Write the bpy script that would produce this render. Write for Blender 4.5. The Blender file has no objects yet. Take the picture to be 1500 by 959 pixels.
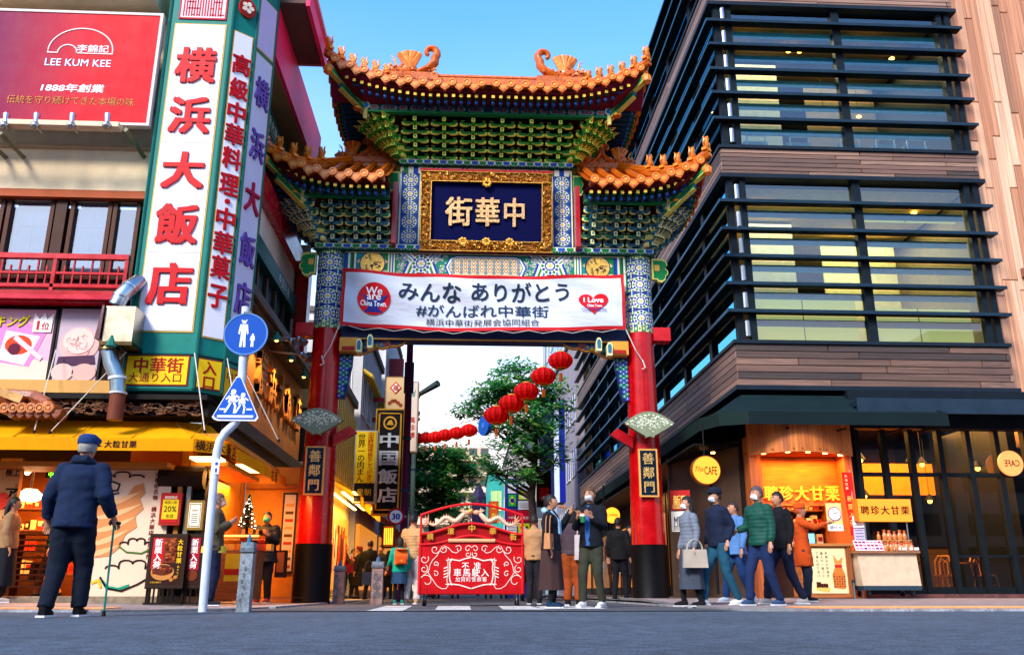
import bpy, bmesh, math, random
from math import sin, cos, pi, radians as R
from mathutils import Vector as V, Matrix
random.seed(7)
SC = bpy.context.scene
COLL = SC.collection

# ------------------------------------------------------------------ camera
F_PX, PITCH, YAW, CAMH = 1280.0, R(16.84), R(3.0), 0.22
cam = bpy.data.cameras.new('camera'); cam.sensor_width = 36; cam.lens = 36 * F_PX / 1500
cam.clip_start = .05; cam.clip_end = 3000
camo = bpy.data.objects.new('camera', cam); COLL.objects.link(camo)
camo.location = (0, 0, CAMH); camo.rotation_euler = (pi / 2 + PITCH, 0, -YAW)
SC.camera = camo
SC.render.resolution_x = 1024; SC.render.resolution_y = 654

def ray(u, v):
    x = (u - 750) / F_PX; y = (479.5 - v) / F_PX
    Y = cos(PITCH) - sin(PITCH) * y; Z = sin(PITCH) + cos(PITCH) * y
    return V((x * cos(YAW) + Y * sin(YAW), -x * sin(YAW) + Y * cos(YAW), Z))
def PY(u, v, D):
    r = ray(u, v); return V((0, 0, CAMH)) + r * (D / r.y)
def PX(u, v, X):
    r = ray(u, v); return V((0, 0, CAMH)) + r * (X / r.x)
def ZY(v, D, u=750): return PY(u, v, D).z

# ------------------------------------------------------------------ light
SUN_EL, SUN_AZ = R(38), R(214)      # azimuth clockwise from +Y
world = bpy.data.worlds.new('World'); SC.world = world; world.use_nodes = True
wt = world.node_tree; wt.nodes.clear()
def wn(t): return wt.nodes.new(t)
sky = wn('ShaderNodeTexSky'); sky.sky_type = 'NISHITA'; sky.sun_disc = False
sky.sun_elevation = SUN_EL; sky.sun_rotation = SUN_AZ; sky.altitude = 0; sky.air_density = 1.0; sky.dust_density = .5; sky.ozone_density = 2.2
tc = wn('ShaderNodeTexCoord'); mp = wn('ShaderNodeMapping'); mp.inputs['Scale'].default_value = (1.2, 1.2, 4.5)
nz = wn('ShaderNodeTexNoise'); nz.inputs['Scale'].default_value = 2.2; nz.inputs['Detail'].default_value = 7; nz.inputs['Roughness'].default_value = .55
cr = wn('ShaderNodeValToRGB'); cr.color_ramp.elements[0].position = .40; cr.color_ramp.elements[1].position = .72
sx = wn('ShaderNodeSeparateXYZ'); mr = wn('ShaderNodeMapRange')
mr.inputs['From Min'].default_value = .66; mr.inputs['From Max'].default_value = .14; mr.inputs['To Min'].default_value = .0; mr.inputs['To Max'].default_value = 1
ml = wn('ShaderNodeMath'); ml.operation = 'MULTIPLY_ADD'; ml.use_clamp = True
mx = wn('ShaderNodeMixRGB'); mx.inputs['Color2'].default_value = (4.3, 4.05, 4.3, 1)
hs = wn('ShaderNodeHueSaturation'); hs.inputs['Saturation'].default_value = 1.3; hs.inputs['Value'].default_value = 1.45
bg = wn('ShaderNodeBackground'); bg.inputs['Strength'].default_value = .15
ow = wn('ShaderNodeOutputWorld')
L = wt.links.new
L(tc.outputs['Generated'], mp.inputs['Vector']); L(mp.outputs[0], nz.inputs['Vector']); L(nz.outputs['Fac'], cr.inputs[0])
L(tc.outputs['Generated'], sx.inputs[0]); L(sx.outputs['Z'], mr.inputs['Value'])
pw = wn('ShaderNodeMath'); pw.operation = 'POWER'; pw.inputs[1].default_value = 2.0
L(mr.outputs[0], pw.inputs[0])
L(cr.outputs[0], ml.inputs[0]); L(pw.outputs[0], ml.inputs[1]); L(pw.outputs[0], ml.inputs[2])
L(ml.outputs[0], mx.inputs['Fac']); L(sky.outputs[0], hs.inputs['Color']); L(hs.outputs[0], mx.inputs['Color1'])
L(mx.outputs[0], bg.inputs['Color']); L(bg.outputs[0], ow.inputs['Surface'])
sun = bpy.data.lights.new('sun', 'SUN'); sun.energy = 2.3; sun.angle = R(16); sun.color = (1, .93, .84)
suno = bpy.data.objects.new('sun', sun); COLL.objects.link(suno)
sd = V((sin(SUN_AZ) * cos(SUN_EL), cos(SUN_AZ) * cos(SUN_EL), sin(SUN_EL)))
suno.rotation_euler = sd.to_track_quat('Z', 'Y').to_euler()
SC.view_settings.view_transform = 'Standard'; SC.view_settings.look = 'None'
SC.view_settings.exposure = 1.32; SC.view_settings.gamma = 1
SC.cycles.max_bounces = 6; SC.cycles.transparent_max_bounces = 12; SC.cycles.caustics_reflective = False
SC.cycles.caustics_refractive = False; SC.cycles.sample_clamp_indirect = 6
SC.cycles.use_denoising = True

# ------------------------------------------------------------------ colour + materials
_cc = {}
def C(h):
    if isinstance(h, tuple): return h
    if h not in _cc:
        s = h.lstrip('#'); o = []
        for i in (0, 2, 4):
            x = int(s[i:i + 2], 16) / 255
            o.append(x / 12.92 if x <= .04045 else ((x + .055) / 1.055) ** 2.4)
        _cc[h] = tuple(o) + (1.0,)
    return _cc[h]
MATS = {}
def mk(name, rough=.5, metal=0, spec=.5, var=.0, vscale=3., bump=0., bscale=20., stretch=(1, 1, 1), emit=0, coat=0,
       trans=0, wave=None, alpha=None, grain=0, sss=0, fine=0):
    m = bpy.data.materials.new(name); m.use_nodes = True; t = m.node_tree; n = t.nodes; l = t.links.new
    b = n['Principled BSDF']; at = n.new('ShaderNodeAttribute'); at.attribute_name = 'Col'
    b.inputs['Roughness'].default_value = rough; b.inputs['Metallic'].default_value = metal
    b.inputs['Specular IOR Level'].default_value = spec; b.inputs['Coat Weight'].default_value = coat
    b.inputs['Coat Roughness'].default_value = .08
    col = at.outputs['Color']
    co = n.new('ShaderNodeTexCoord'); mpp = n.new('ShaderNodeMapping'); mpp.inputs['Scale'].default_value = stretch
    l(co.outputs['Object'], mpp.inputs[0])
    if var:
        a = n.new('ShaderNodeTexNoise'); a.inputs['Scale'].default_value = vscale; a.inputs['Detail'].default_value = 6
        a.inputs['Roughness'].default_value = .65
        l(mpp.outputs[0], a.inputs['Vector'])
        r = n.new('ShaderNodeMapRange'); r.inputs['From Min'].default_value = .3; r.inputs['From Max'].default_value = .7
        r.inputs['To Min'].default_value = 1 - var; r.inputs['To Max'].default_value = 1 + var * .6
        l(a.outputs['Fac'], r.inputs['Value'])
        x = n.new('ShaderNodeVectorMath'); x.operation = 'SCALE'; l(col, x.inputs[0]); l(r.outputs[0], x.inputs['Scale']); col = x.outputs[0]
        rr = n.new('ShaderNodeMapRange'); rr.inputs['To Min'].default_value = max(.02, rough - .12); rr.inputs['To Max'].default_value = min(1, rough + .15)
        l(a.outputs['Fac'], rr.inputs['Value']); l(rr.outputs[0], b.inputs['Roughness'])
    if fine:
        for sc0, am in ((70., fine), (9., fine * .5)):
            a = n.new('ShaderNodeTexNoise'); a.inputs['Scale'].default_value = sc0; a.inputs['Detail'].default_value = 3
            l(mpp.outputs[0], a.inputs['Vector']); r = n.new('ShaderNodeMapRange'); r.inputs['From Min'].default_value = .35; r.inputs['From Max'].default_value = .65
            r.inputs['To Min'].default_value = 1 - am; r.inputs['To Max'].default_value = 1 + am; l(a.outputs['Fac'], r.inputs['Value'])
            x = n.new('ShaderNodeVectorMath'); x.operation = 'SCALE'; l(col, x.inputs[0]); l(r.outputs[0], x.inputs['Scale']); col = x.outputs[0]
    if grain:
        a = n.new('ShaderNodeTexNoise'); a.inputs['Scale'].default_value = 2.2; a.inputs['Detail'].default_value = 4
        oi = n.new('ShaderNodeObjectInfo'); ad = n.new('ShaderNodeVectorMath'); ad.operation = 'ADD'
        sc_ = n.new('ShaderNodeVectorMath'); sc_.operation = 'SCALE'; sc_.inputs['Scale'].default_value = 37.
        l(oi.outputs['Location'], sc_.inputs[0]); l(mpp.outputs[0], ad.inputs[0]); l(sc_.outputs[0], ad.inputs[1]); l(ad.outputs[0], a.inputs['Vector'])
        r = n.new('ShaderNodeMapRange'); r.inputs['From Min'].default_value = .32; r.inputs['From Max'].default_value = .68
        r.inputs['To Min'].default_value = 1 - grain; r.inputs['To Max'].default_value = 1 + grain
        l(a.outputs['Fac'], r.inputs['Value'])
        x = n.new('ShaderNodeVectorMath'); x.operation = 'SCALE'; l(col, x.inputs[0]); l(r.outputs[0], x.inputs['Scale']); col = x.outputs[0]
    if bump:
        if wave:
            a2 = n.new('ShaderNodeTexWave'); a2.bands_direction = wave; a2.inputs['Scale'].default_value = bscale; a2.inputs['Distortion'].default_value = 1.2
        else:
            a2 = n.new('ShaderNodeTexNoise'); a2.inputs['Scale'].default_value = bscale; a2.inputs['Detail'].default_value = 5
        l(mpp.outputs[0], a2.inputs['Vector']); bp = n.new('ShaderNodeBump'); bp.inputs['Strength'].default_value = bump; bp.inputs['Distance'].default_value = .02
        l(a2.outputs['Fac'], bp.inputs['Height']); l(bp.outputs[0], b.inputs['Normal'])
    l(col, b.inputs['Base Color'])
    if emit:
        l(col, b.inputs['Emission Color']); b.inputs['Emission Strength'].default_value = emit
    if sss:
        tr = n.new('ShaderNodeBsdfTranslucent'); mxs = n.new('ShaderNodeMixShader'); mxs.inputs[0].default_value = sss
        l(col, tr.inputs['Color']); l(b.outputs[0], mxs.inputs[1]); l(tr.outputs[0], mxs.inputs[2]); l(mxs.outputs[0], n['Material Output'].inputs['Surface'])
    if trans:   # thin pane: part mirror, part clear
        g = n.new('ShaderNodeBsdfGlossy'); g.inputs['Roughness'].default_value = .02; (l(col, g.inputs['Color']) if trans > .3 else None)
        tp = n.new('ShaderNodeBsdfTransparent'); l(col, tp.inputs['Color'])
        fr = n.new('ShaderNodeFresnel'); fr.inputs['IOR'].default_value = 1.5
        ma = n.new('ShaderNodeMath'); ma.operation = 'MULTIPLY_ADD'; ma.inputs[1].default_value = 1.6; ma.inputs[2].default_value = trans; ma.use_clamp = True
        l(fr.outputs[0], ma.inputs[0]); mxs = n.new('ShaderNodeMixShader'); l(ma.outputs[0], mxs.inputs[0])
        l(tp.outputs[0], mxs.inputs[1]); l(g.outputs[0], mxs.inputs[2]); l(mxs.outputs[0], n['Material Output'].inputs['Surface'])
    MATS[name] = m; return m
mk('paint', .5, spec=.16, var=.18, vscale=5, bump=.05, bscale=40)
mk('lacquer', .24, spec=.3, var=.22, vscale=3.5, coat=.12)
mk('wall', .85, var=.22, vscale=1.3, bump=.25, bscale=60, stretch=(1, 1, .45))
mk('matte', .9, spec=.1, var=.15, vscale=6)
mk('print', .55, spec=.12, var=.04, vscale=3)
mk('metal', .32, 1, var=.15, vscale=4)
mk('dark', .5, spec=.09, var=.2, vscale=3)
mk('gold', .3, .75, var=.35, vscale=30, bump=.5, bscale=55)
mk('tile', .35, spec=.35, var=.45, vscale=11, bump=.35, bscale=30, coat=.1)
mk('wood', .6, var=.25, vscale=2, bump=.3, bscale=12, stretch=(1, 1, 14), grain=.32)
mk('woodv', .6, var=.22, vscale=3, bump=.3, bscale=20, stretch=(9, 9, .5), grain=.3)
mk('cloth', .9, spec=.2, var=.15, vscale=8, bump=.3, bscale=90)
mk('puffer', .65, spec=.2, var=.12, vscale=8, bump=.2, bscale=5.5, wave='Z')
mk('awning', .8, spec=.15, var=.16, vscale=2, bump=.2, bscale=9, sss=.4)
mk('banner', .7, spec=.2, var=.05, vscale=2, bump=.9, bscale=2.6, stretch=(1, 1, 3), sss=.1)
mk('skin', .5, spec=.4, var=.08, vscale=12)
mk('hair', .55, spec=.35, var=.3, vscale=40, bump=.4, bscale=70)
mk('leaf', .6, spec=.25, var=.4, vscale=1.5, sss=.55)
mk('lantern', .6, spec=.15, var=.1, vscale=6, sss=.55)
mk('bark', .9, var=.4, vscale=12, bump=.6, bscale=25)
mk('stone', .85, spec=.25, fine=.25, var=.35, vscale=9, bump=.5, bscale=40)
mk('asphalt', .85, spec=.25, var=.28, vscale=.9, bump=.9, bscale=140, fine=.5)
mk('paver', .75, fine=.2, spec=.25, var=.3, vscale=3, bump=.3, bscale=80)
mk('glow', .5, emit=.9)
mk('lamp', .5, emit=7)
mk('neon', .4, emit=2.2)
mk('glass', .05, trans=.07)
mk('halfglass', .05, trans=.24)
mk('mirrorglass', .05, trans=.42)
mk('plasticglass', .3, spec=.6, coat=.5, sss=.1)

# ------------------------------------------------------------------ mesh builder
def base_of(p):
    l = V((0, 0, 0))
    while p is not None: l += p.location; p = p.parent
    return l
class MB:
    def __init__(s, mat='paint', col='#888888'):
        s.v = []; s.f = []; s.c = []; s.m = []; s.col = C(col); s.mat = mat; s.names = []
    def use(s, col=None, mat=None):
        if col is not None: s.col = C(col)
        if mat is not None: s.mat = mat
        return s
    def add(s, vs, fs, col=None, mat=None):
        s.use(col, mat)
        if s.mat not in s.names: s.names.append(s.mat)
        mi = s.names.index(s.mat); o = len(s.v)
        s.v.extend(tuple(p) for p in vs)
        for f in fs: s.f.append(tuple(i + o for i in f)); s.c.append(s.col); s.m.append(mi)
        return s
    def quad(s, a, b, c, d, col=None, mat=None): return s.add([a, b, c, d], [(0, 1, 2, 3)], col, mat)
    def hexa(s, p, col=None, mat=None):   # 8 points: bottom ring 0-3, top ring 4-7
        return s.add(p, [(0, 3, 2, 1), (4, 5, 6, 7), (0, 1, 5, 4), (1, 2, 6, 5), (2, 3, 7, 6), (3, 0, 4, 7)], col, mat)
    def box(s, x0, x1, y0, y1, z0, z1, col=None, mat=None):
        return s.hexa([(x0, y0, z0), (x1, y0, z0), (x1, y1, z0), (x0, y1, z0), (x0, y0, z1), (x1, y0, z1), (x1, y1, z1), (x0, y1, z1)], col, mat)
    def fbox(s, F, a0, a1, b0, b1, c0, c1, col=None, mat=None):   # box in a frame
        return s.hexa([F(a0, b0, c0), F(a1, b0, c0), F(a1, b1, c0), F(a0, b1, c0), F(a0, b0, c1), F(a1, b0, c1), F(a1, b1, c1), F(a0, b1, c1)], col, mat)
    def poly(s, F, pts, c0=0, c1=0, col=None, mat=None):          # prism of a 2D outline
        n = len(pts); top = [F(a, b, c1) for a, b in pts]
        if c1 == c0: return s.add(top, [tuple(range(n))], col, mat)
        bot = [F(a, b, c0) for a, b in pts]
        return s.add(top + bot, [tuple(range(n)), tuple(range(2 * n - 1, n - 1, -1))] + [(i, n + i, n + (i + 1) % n, (i + 1) % n) for i in range(n)], col, mat)
    def disc(s, F, a, b, r, c0=0, c1=0, n=20, col=None, mat=None, ry=None, t0=0):
        ry = r if ry is None else ry
        return s.poly(F, [(a + r * cos(t0 + 2 * pi * i / n), b + ry * sin(t0 + 2 * pi * i / n)) for i in range(n)], c0, c1, col, mat)
    def rdisc(s, F, a, b, r, c, n=18, col=None, mat=None):
        for k in range(4): s.ring(F, a, b, r * k / 4, r * (k + 1) / 4, c, c, n, col, mat)
        return s
    def ring(s, F, a, b, r0, r1, c0, c1, n=24, col=None, mat=None, t0=0, t1=2 * pi):
        for i in range(n):
            u, w = t0 + (t1 - t0) * i / n, t0 + (t1 - t0) * (i + 1) / n
            s.poly(F, [(a + r0 * cos(u), b + r0 * sin(u)), (a + r1 * cos(u), b + r1 * sin(u)), (a + r1 * cos(w), b + r1 * sin(w)), (a + r0 * cos(w), b + r0 * sin(w))], c0, c1, col, mat)
        return s
    def tube(s, pts, rad, n=8, col=None, mat=None, cap=True):
        pts = [V(p) for p in pts]; k = len(pts)
        rad = rad if isinstance(rad, (list, tuple)) else [rad] * k
        vs = []; fs = []; up = None
        for i, p in enumerate(pts):
            d = (pts[min(i + 1, k - 1)] - pts[max(i - 1, 0)])
            d = d.normalized() if d.length > 1e-9 else V((0, 0, 1))
            if up is None: up = V((0, 0, 1)) if abs(d.z) < .9 else V((1, 0, 0))
            a = d.cross(up).normalized(); b = a.cross(d).normalized(); up = b
            rx, ry = rad[i] if isinstance(rad[i], (list, tuple)) else (rad[i], rad[i])
            for j in range(n):
                t = 2 * pi * j / n; vs.append(p + a * (rx * cos(t)) + b * (ry * sin(t)))
        for i in range(k - 1):
            for j in range(n):
                q = (j + 1) % n; fs.append((i * n + j, i * n + q, (i + 1) * n + q, (i + 1) * n + j))
        if cap: fs.append(tuple(range(n - 1, -1, -1))); fs.append(tuple(range((k - 1) * n, k * n)))
        return s.add(vs, fs, col, mat)
    def lathe(s, c, prof, n=16, col=None, mat=None, sy=1, M=None):     # prof: (r, z)
        vs = []; fs = []; k = len(prof); c = V(c)
        for r, z in prof:
            for j in range(n):
                p = V((r * cos(2 * pi * j / n), r * sy * sin(2 * pi * j / n), z)); vs.append(c + (M @ p if M else p))
        for i in range(k - 1):
            for j in range(n):
                q = (j + 1) % n; fs.append((i * n + j, i * n + q, (i + 1) * n + q, (i + 1) * n + j))
        fs.append(tuple(range(n - 1, -1, -1))); fs.append(tuple(range((k - 1) * n, k * n)))
        return s.add(vs, fs, col, mat)
    def ball(s, c, r, n=10, m=7, col=None, mat=None, M=None):
        rx, ry, rz = r if isinstance(r, (tuple, list)) else (r, r, r); c = V(c); vs = []; fs = []
        for i in range(m + 1):
            t = pi * i / m
            for j in range(n):
                p = V((rx * sin(t) * cos(2 * pi * j / n), ry * sin(t) * sin(2 * pi * j / n), -rz * cos(t))); vs.append(c + (M @ p if M else p))
        for i in range(m):
            for j in range(n):
                q = (j + 1) % n; fs.append((i * n + j, i * n + q, (i + 1) * n + q, (i + 1) * n + j))
        return s.add(vs, fs, col, mat)
    def sheet(s, fn, nu, nv, col=None, mat=None, colfn=None):
        vs = [fn(i / nu, j / nv) for j in range(nv + 1) for i in range(nu + 1)]
        if colfn is None:
            return s.add(vs, [(j * (nu + 1) + i, j * (nu + 1) + i + 1, (j + 1) * (nu + 1) + i + 1, (j + 1) * (nu + 1) + i) for j in range(nv) for i in range(nu)], col, mat)
        o = len(s.v); s.add(vs, [], col, mat); mi = s.names.index(s.mat)
        for j in range(nv):
            for i in range(nu):
                s.f.append(tuple(o + x for x in (j * (nu + 1) + i, j * (nu + 1) + i + 1, (j + 1) * (nu + 1) + i + 1, (j + 1) * (nu + 1) + i)))
                s.c.append(C(colfn((i + .5) / nu, (j + .5) / nv))); s.m.append(mi)
        return s
    def mesh(s, name, smooth=False, off=V((0, 0, 0))):
        me = bpy.data.meshes.new(name)
        me.from_pydata([(x - off.x, y - off.y, z - off.z) for x, y, z in s.v], [], s.f)
        for nm in s.names: me.materials.append(MATS[nm])
        me.polygons.foreach_set('material_index', s.m)
        if smooth: me.polygons.foreach_set('use_smooth', [True] * len(s.f))
        at = me.color_attributes.new('Col', 'FLOAT_COLOR', 'CORNER'); buf = []
        for f, c in zip(s.f, s.c): buf.extend(c * len(f))
        at.data.foreach_set('color', buf); me.update()
        if smooth:
            try: me.set_sharp_from_angle(angle=R(45))
            except Exception: pass
        return me
    def build(s, name, parent=None, smooth=False, local=False, **kw):
        if not s.f: return None
        off = V((0, 0, 0)) if (local or parent is None) else base_of(parent)
        if parent is None and not local:
            xs = [p[0] for p in s.v]; ys = [p[1] for p in s.v]; zs = [p[2] for p in s.v]
            off = V(((min(xs) + max(xs)) / 2, (min(ys) + max(ys)) / 2, min(zs)))
        o = bpy.data.objects.new(name, s.mesh(name, smooth, off)); COLL.objects.link(o)
        if parent is not None: o.parent = parent
        elif not local: o.location = off
        for k, v in kw.items(): o[k] = v
        return o
def piece(name, me, parent, loc, rot=(0, 0, 0), scale=(1, 1, 1), local=False):
    o = bpy.data.objects.new(name, me); COLL.objects.link(o); o.parent = parent
    o.location = V(loc) - (V((0, 0, 0)) if local else base_of(parent)); o.rotation_euler = rot; o.scale = scale
    return o
def thing(name, label, cat, loc=(0, 0, 0), rz=0, group=None):
    o = bpy.data.objects.new(name, None); COLL.objects.link(o); o.location = loc; o.rotation_euler = (0, 0, rz)
    o['label'] = label; o['category'] = cat; o.empty_display_size = .2
    if group: o['group'] = group
    return o
def tag(o, label, cat, group=None):
    o['label'] = label; o['category'] = cat
    if group: o['group'] = group
    return o
def struct(o): o['kind'] = 'structure'; return o
def stuff(o):
    if o: o['kind'] = 'stuff'
    return o
def Fr(o, x=(1, 0, 0), y=(0, 0, 1)):
    o, x, y = V(o), V(x), V(y); n = x.cross(y)
    return lambda a, b, c=0: o + x * a + y * b + n * c
FRONT = dict(x=(1, 0, 0), y=(0, 0, 1))
def FF(o): return Fr(o)                              # faces the camera (-Y)
def FRt(o): return Fr(o, (0, 1, 0), (0, 0, 1))       # faces +X
def FLt(o): return Fr(o, (0, -1, 0), (0, 0, 1))      # faces -X
def sub(F, a0, b0, c0=0): return lambda a, b, c=0: F(a0 + a, b0 + b, c0 + c)

# ------------------------------------------------------------------ lettering
_gl = {}
def glyph(t, fat=0., shear=0., res=2):
    k = (t, fat, shear, res)
    if k not in _gl:
        c = bpy.data.curves.new('lettering', 'FONT'); c.body = t; c.size = 1; c.resolution_u = res; c.offset = fat; c.shear = shear; c.space_line = 1
        o = bpy.data.objects.new('lettering', c); COLL.objects.link(o)
        dg = bpy.context.evaluated_depsgraph_get(); e = o.evaluated_get(dg); m = e.to_mesh()
        vs = [(p.co.x, p.co.y) for p in m.vertices]; fs = [tuple(p.vertices) for p in m.polygons]
        e.to_mesh_clear(); bpy.data.objects.remove(o); bpy.data.curves.remove(c)
        _gl[k] = (vs, fs)
    return _gl[k]
def text(mb, t, F, cx, cy, w=None, h=None, col='#000000', mat='print', c=.004, depth=0, fat=0., shear=0., cell=False, res=2):
    vs, fs = glyph(t, 0., shear, res)
    if not vs: return
    x0, x1 = min(p[0] for p in vs), max(p[0] for p in vs); y0, y1 = min(p[1] for p in vs), max(p[1] for p in vs)
    if cell: x0, x1, y0, y1 = 0, 1.0, -.12, .88; kx = ky = w
    else:
        kx = w / (x1 - x0 + 1.6 * fat) if w else None; ky = h / (y1 - y0 + 1.6 * fat) if h else None
        kx = kx or ky; ky = ky or kx
    mx_, my = (x0 + x1) / 2, (y0 + y1) / 2
    e = fat * .8
    shifts = [(0, 0)] if fat < .012 else [(-e, -e * .6), (e, -e * .6), (-e, e * .6), (e, e * .6), (0, 0)]
    if depth:
        ed = {}
        for f in fs:
            for i in range(len(f)): ed[(f[i], f[(i + 1) % len(f)])] = 1
        n = len(vs); side = [(b, a, a + n, b + n) for (a, b) in ed if (b, a) not in ed]
    for j, (dx, dy) in enumerate(shifts):
        P = [(cx + (x + dx - mx_) * kx, cy + (y + dy - my) * ky) for x, y in vs]
        cc = c + depth + j * .0006; top = [F(a, b, cc) for a, b in P]
        if depth: mb.add(top + [F(a, b, 0) for a, b in P], fs + side, col, mat)
        else: mb.add(top, fs, col, mat)
ORD = ['first', 'second', 'third', 'fourth', 'fifth', 'sixth', 'seventh', 'eighth', 'ninth', 'tenth', 'eleventh', 'twelfth', 'thirteenth', 'fourteenth']
def strip(mb, F, pts, w, c=.01, col=None, mat=None, d=.006):
    """flat ribbon along a 2D polyline, standing d proud"""
    n = len(pts)
    for i in range(n - 1):
        (ax, ay), (bx, by) = pts[i], pts[i + 1]; L_ = math.hypot(bx - ax, by - ay)
        if L_ < 1e-6: continue
        ux, uy = (bx - ax) / L_, (by - ay) / L_; e = w * .35; ax, ay, bx, by = ax - ux * e, ay - uy * e, bx + ux * e, by + uy * e
        nx, ny = -uy * w / 2, ux * w / 2
        mb.poly(F, [(ax + nx, ay + ny), (ax - nx, ay - ny), (bx - nx, by - ny), (bx + nx, by + ny)], c - d, c + .0003 * (i % 2), col, mat)
def vtext(mb, t, F, cx, ytop, w, step, **k):
    for i, ch in enumerate(t): text(mb, ch, F, cx, ytop - step * (i + .5), w=w, cell=True, **k)
def htext(mb, t, F, x0, cy, w, step, **k):
    for i, ch in enumerate(t): text(mb, ch, F, x0 + step * (i + .5), cy, w=w, cell=True, **k)
def spiral(F, a, b, r0, r1, t0, t1, c=.02, n=16, flip=1):
    return [F(a + flip * (r0 + (r1 - r0) * i / n) * cos(t0 + (t1 - t0) * i / n), b + (r0 + (r1 - r0) * i / n) * sin(t0 + (t1 - t0) * i / n), c) for i in range(n + 1)]
def area(name, loc, size, energy, col, rot=(0, 0, 0), sy=None):
    l = bpy.data.lights.new(name, 'AREA'); l.energy = energy; l.color = C(col)[:3]; l.size = size
    if sy: l.shape = 'RECTANGLE'; l.size_y = sy
    o = bpy.data.objects.new(name, l); COLL.objects.link(o); o.location = loc; o.rotation_euler = rot; return o
def point(name, loc, energy, col, r=.08):
    l = bpy.data.lights.new(name, 'POINT'); l.energy = energy; l.color = C(col)[:3]; l.shadow_soft_size = r
    o = bpy.data.objects.new(name, l); COLL.objects.link(o); o.location = loc; return o
# ================================================================== GROUND
def gz(x, y):
    t = min(1, max(0, (y - 12.5) / 4.5))
    return (.085 * t if x > 3 else 0) + (.10 * t * min(1, max(0, (-x - 4) / 1.5)) if x < -4 else 0)
g = MB('asphalt', '#4d545c'); g.quad((-900, -60, -.02), (900, -60, -.02), (900, 1500, -.02), (-900, 1500, -.02))
struct(g.build('ground'))
g = MB('asphalt', '#4c5967'); g.sheet(lambda a, b: (-60 + 130 * a, -24 + 34.9 * b, 0), 4, 4); struct(g.build('road'))
g = MB('asphalt', '#55575c'); g.sheet(lambda a, b: (-2.9 + 6.4 * a, 11.4 + 100 * b, .0), 2, 4); struct(g.build('side_street'))
def pavement(name, pts_x, y1):
    # rounded corner plate; x limits as function of y
    m = MB('paver', '#8a7f7c')
    def fn(a, b):
        y = 11.0 + (y1 - 11.0) * b; l, r = pts_x(y); x = l + (r - l) * a; return (x, y, .02 + gz(x, y))
    m.sheet(fn, 16, 40)
    for a0 in (0., 1.):
        m.sheet(lambda a, b: (lambda p: (p[0], p[1], p[2] - .04 * a))(fn(a0, b)), 1, 40, '#77777a')
    m.sheet(lambda a, b: (lambda p: (p[0], p[1] , p[2] - .04 * b))(fn(a, 0)), 16, 1, '#9a9a98')
    return struct(m.build(name))
def lxl(y): return (-16, -2.75 - 1.5 * max(0, 1 - (y - 11.0) / 2.2) ** 2)
def lxr(y): return (3.35 + 1.5 * max(0, 1 - (y - 11.0) / 2.2) ** 2, 18)
pavement('pavement', lxl, 60); pavement('pavement', lxr, 60)
# kerb stones
for side in (-1, 1):
    m = MB('stone', '#8f9296')
    for i in range(26):
        x0 = side * (4.4 + i * .5)
        mm = MB('stone', '#8f9296' if i % 3 else '#86898d'); mm.box(min(x0, x0 + side * .49), max(x0, x0 + side * .49), 10.86, 11.0, -.02, .03)
        o = struct(mm.build('kerb_stone'))
    for i in range(60):
        y0 = 13.3 + i * .5
        m.box(*(sorted((side * 3.06 + .3 - .07, side * 3.06 + .3 + .07))), y0, y0 + .49, -.02, .028)
    stuff(m.build('kerb'))
# tactile strip: orange blocks with domes, one by one
for (x0, x1, y) in ((-13, -4.3, 11.75), (-13, -4.3, 12.05), (4.6, 14, 11.75), (4.6, 14, 12.05), (4.6, 14, 12.35)):
    n = int((x1 - x0) / .3)
    me = None
    for i in range(n):
        if me is None:
            b = MB('paver', '#e09058'); b.box(-.146, .146, -.146, .146, 0, .012)
            for p in range(4):
                for q in range(4): b.lathe((-.105 + .07 * p, -.105 + .07 * q, .012), [(.018, 0), (.012, .005)], 5)
            me = b.mesh('tactile_block')
        o = bpy.data.objects.new('tactile_block', me); COLL.objects.link(o); struct(o)
        o.location = (x0 + i * .3, y, .022 + gz(x0, y))
# painted markings on the road
def mark(pts, name='road_marking', col='#c9c9c4'):
    m = MB('asphalt', col); m.add([(x, y, .0045) for x, y in pts], [tuple(range(len(pts)))]); o = m.build(name); struct(o); return o
def G(u, v):
    r = ray(u, v); t = -CAMH / r.z; return (r.x * t, r.y * t)
for (ua, ub, uc, ud, va, vb) in ((536, 590, 604, 566, 894.5, 887), (637, 690, 688, 642, 893, 887), (737, 800, 775, 730, 892.5, 887), (795, 890, 862, 785, 891.5, 887.5)):
    mark([G(ua, va), G(ub, va), G(uc, vb), G(ud, vb)])
mark([(6.8, 10.25), (18, 10.0), (18, 10.18), (6.8, 10.43)], 'road_edge_line')
# pink paving seams in front of the gate
m = MB('paver', '#9a8b84')
for i in range(34):
    y = 11.3 + i * .6
    m.box(3.6 + (.9 if i < 3 else 0), 12, y, y + .012, .0215 + gz(8, y), .0245 + gz(8, y), '#5f5753')
    m.box(-12, -3.1 - (.9 if i < 3 else 0), y, y + .012, .0215 + gz(-8, y), .0245 + gz(-8, y), '#5f5753')
for i in range(14):
    for s in (1, -1):
        x = s * (5 + i * .6); m.box(x, x + .012, 11.1, 13, .0218, .0248, '#5f5753')
stuff(m.build('paving_joints'))

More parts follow.
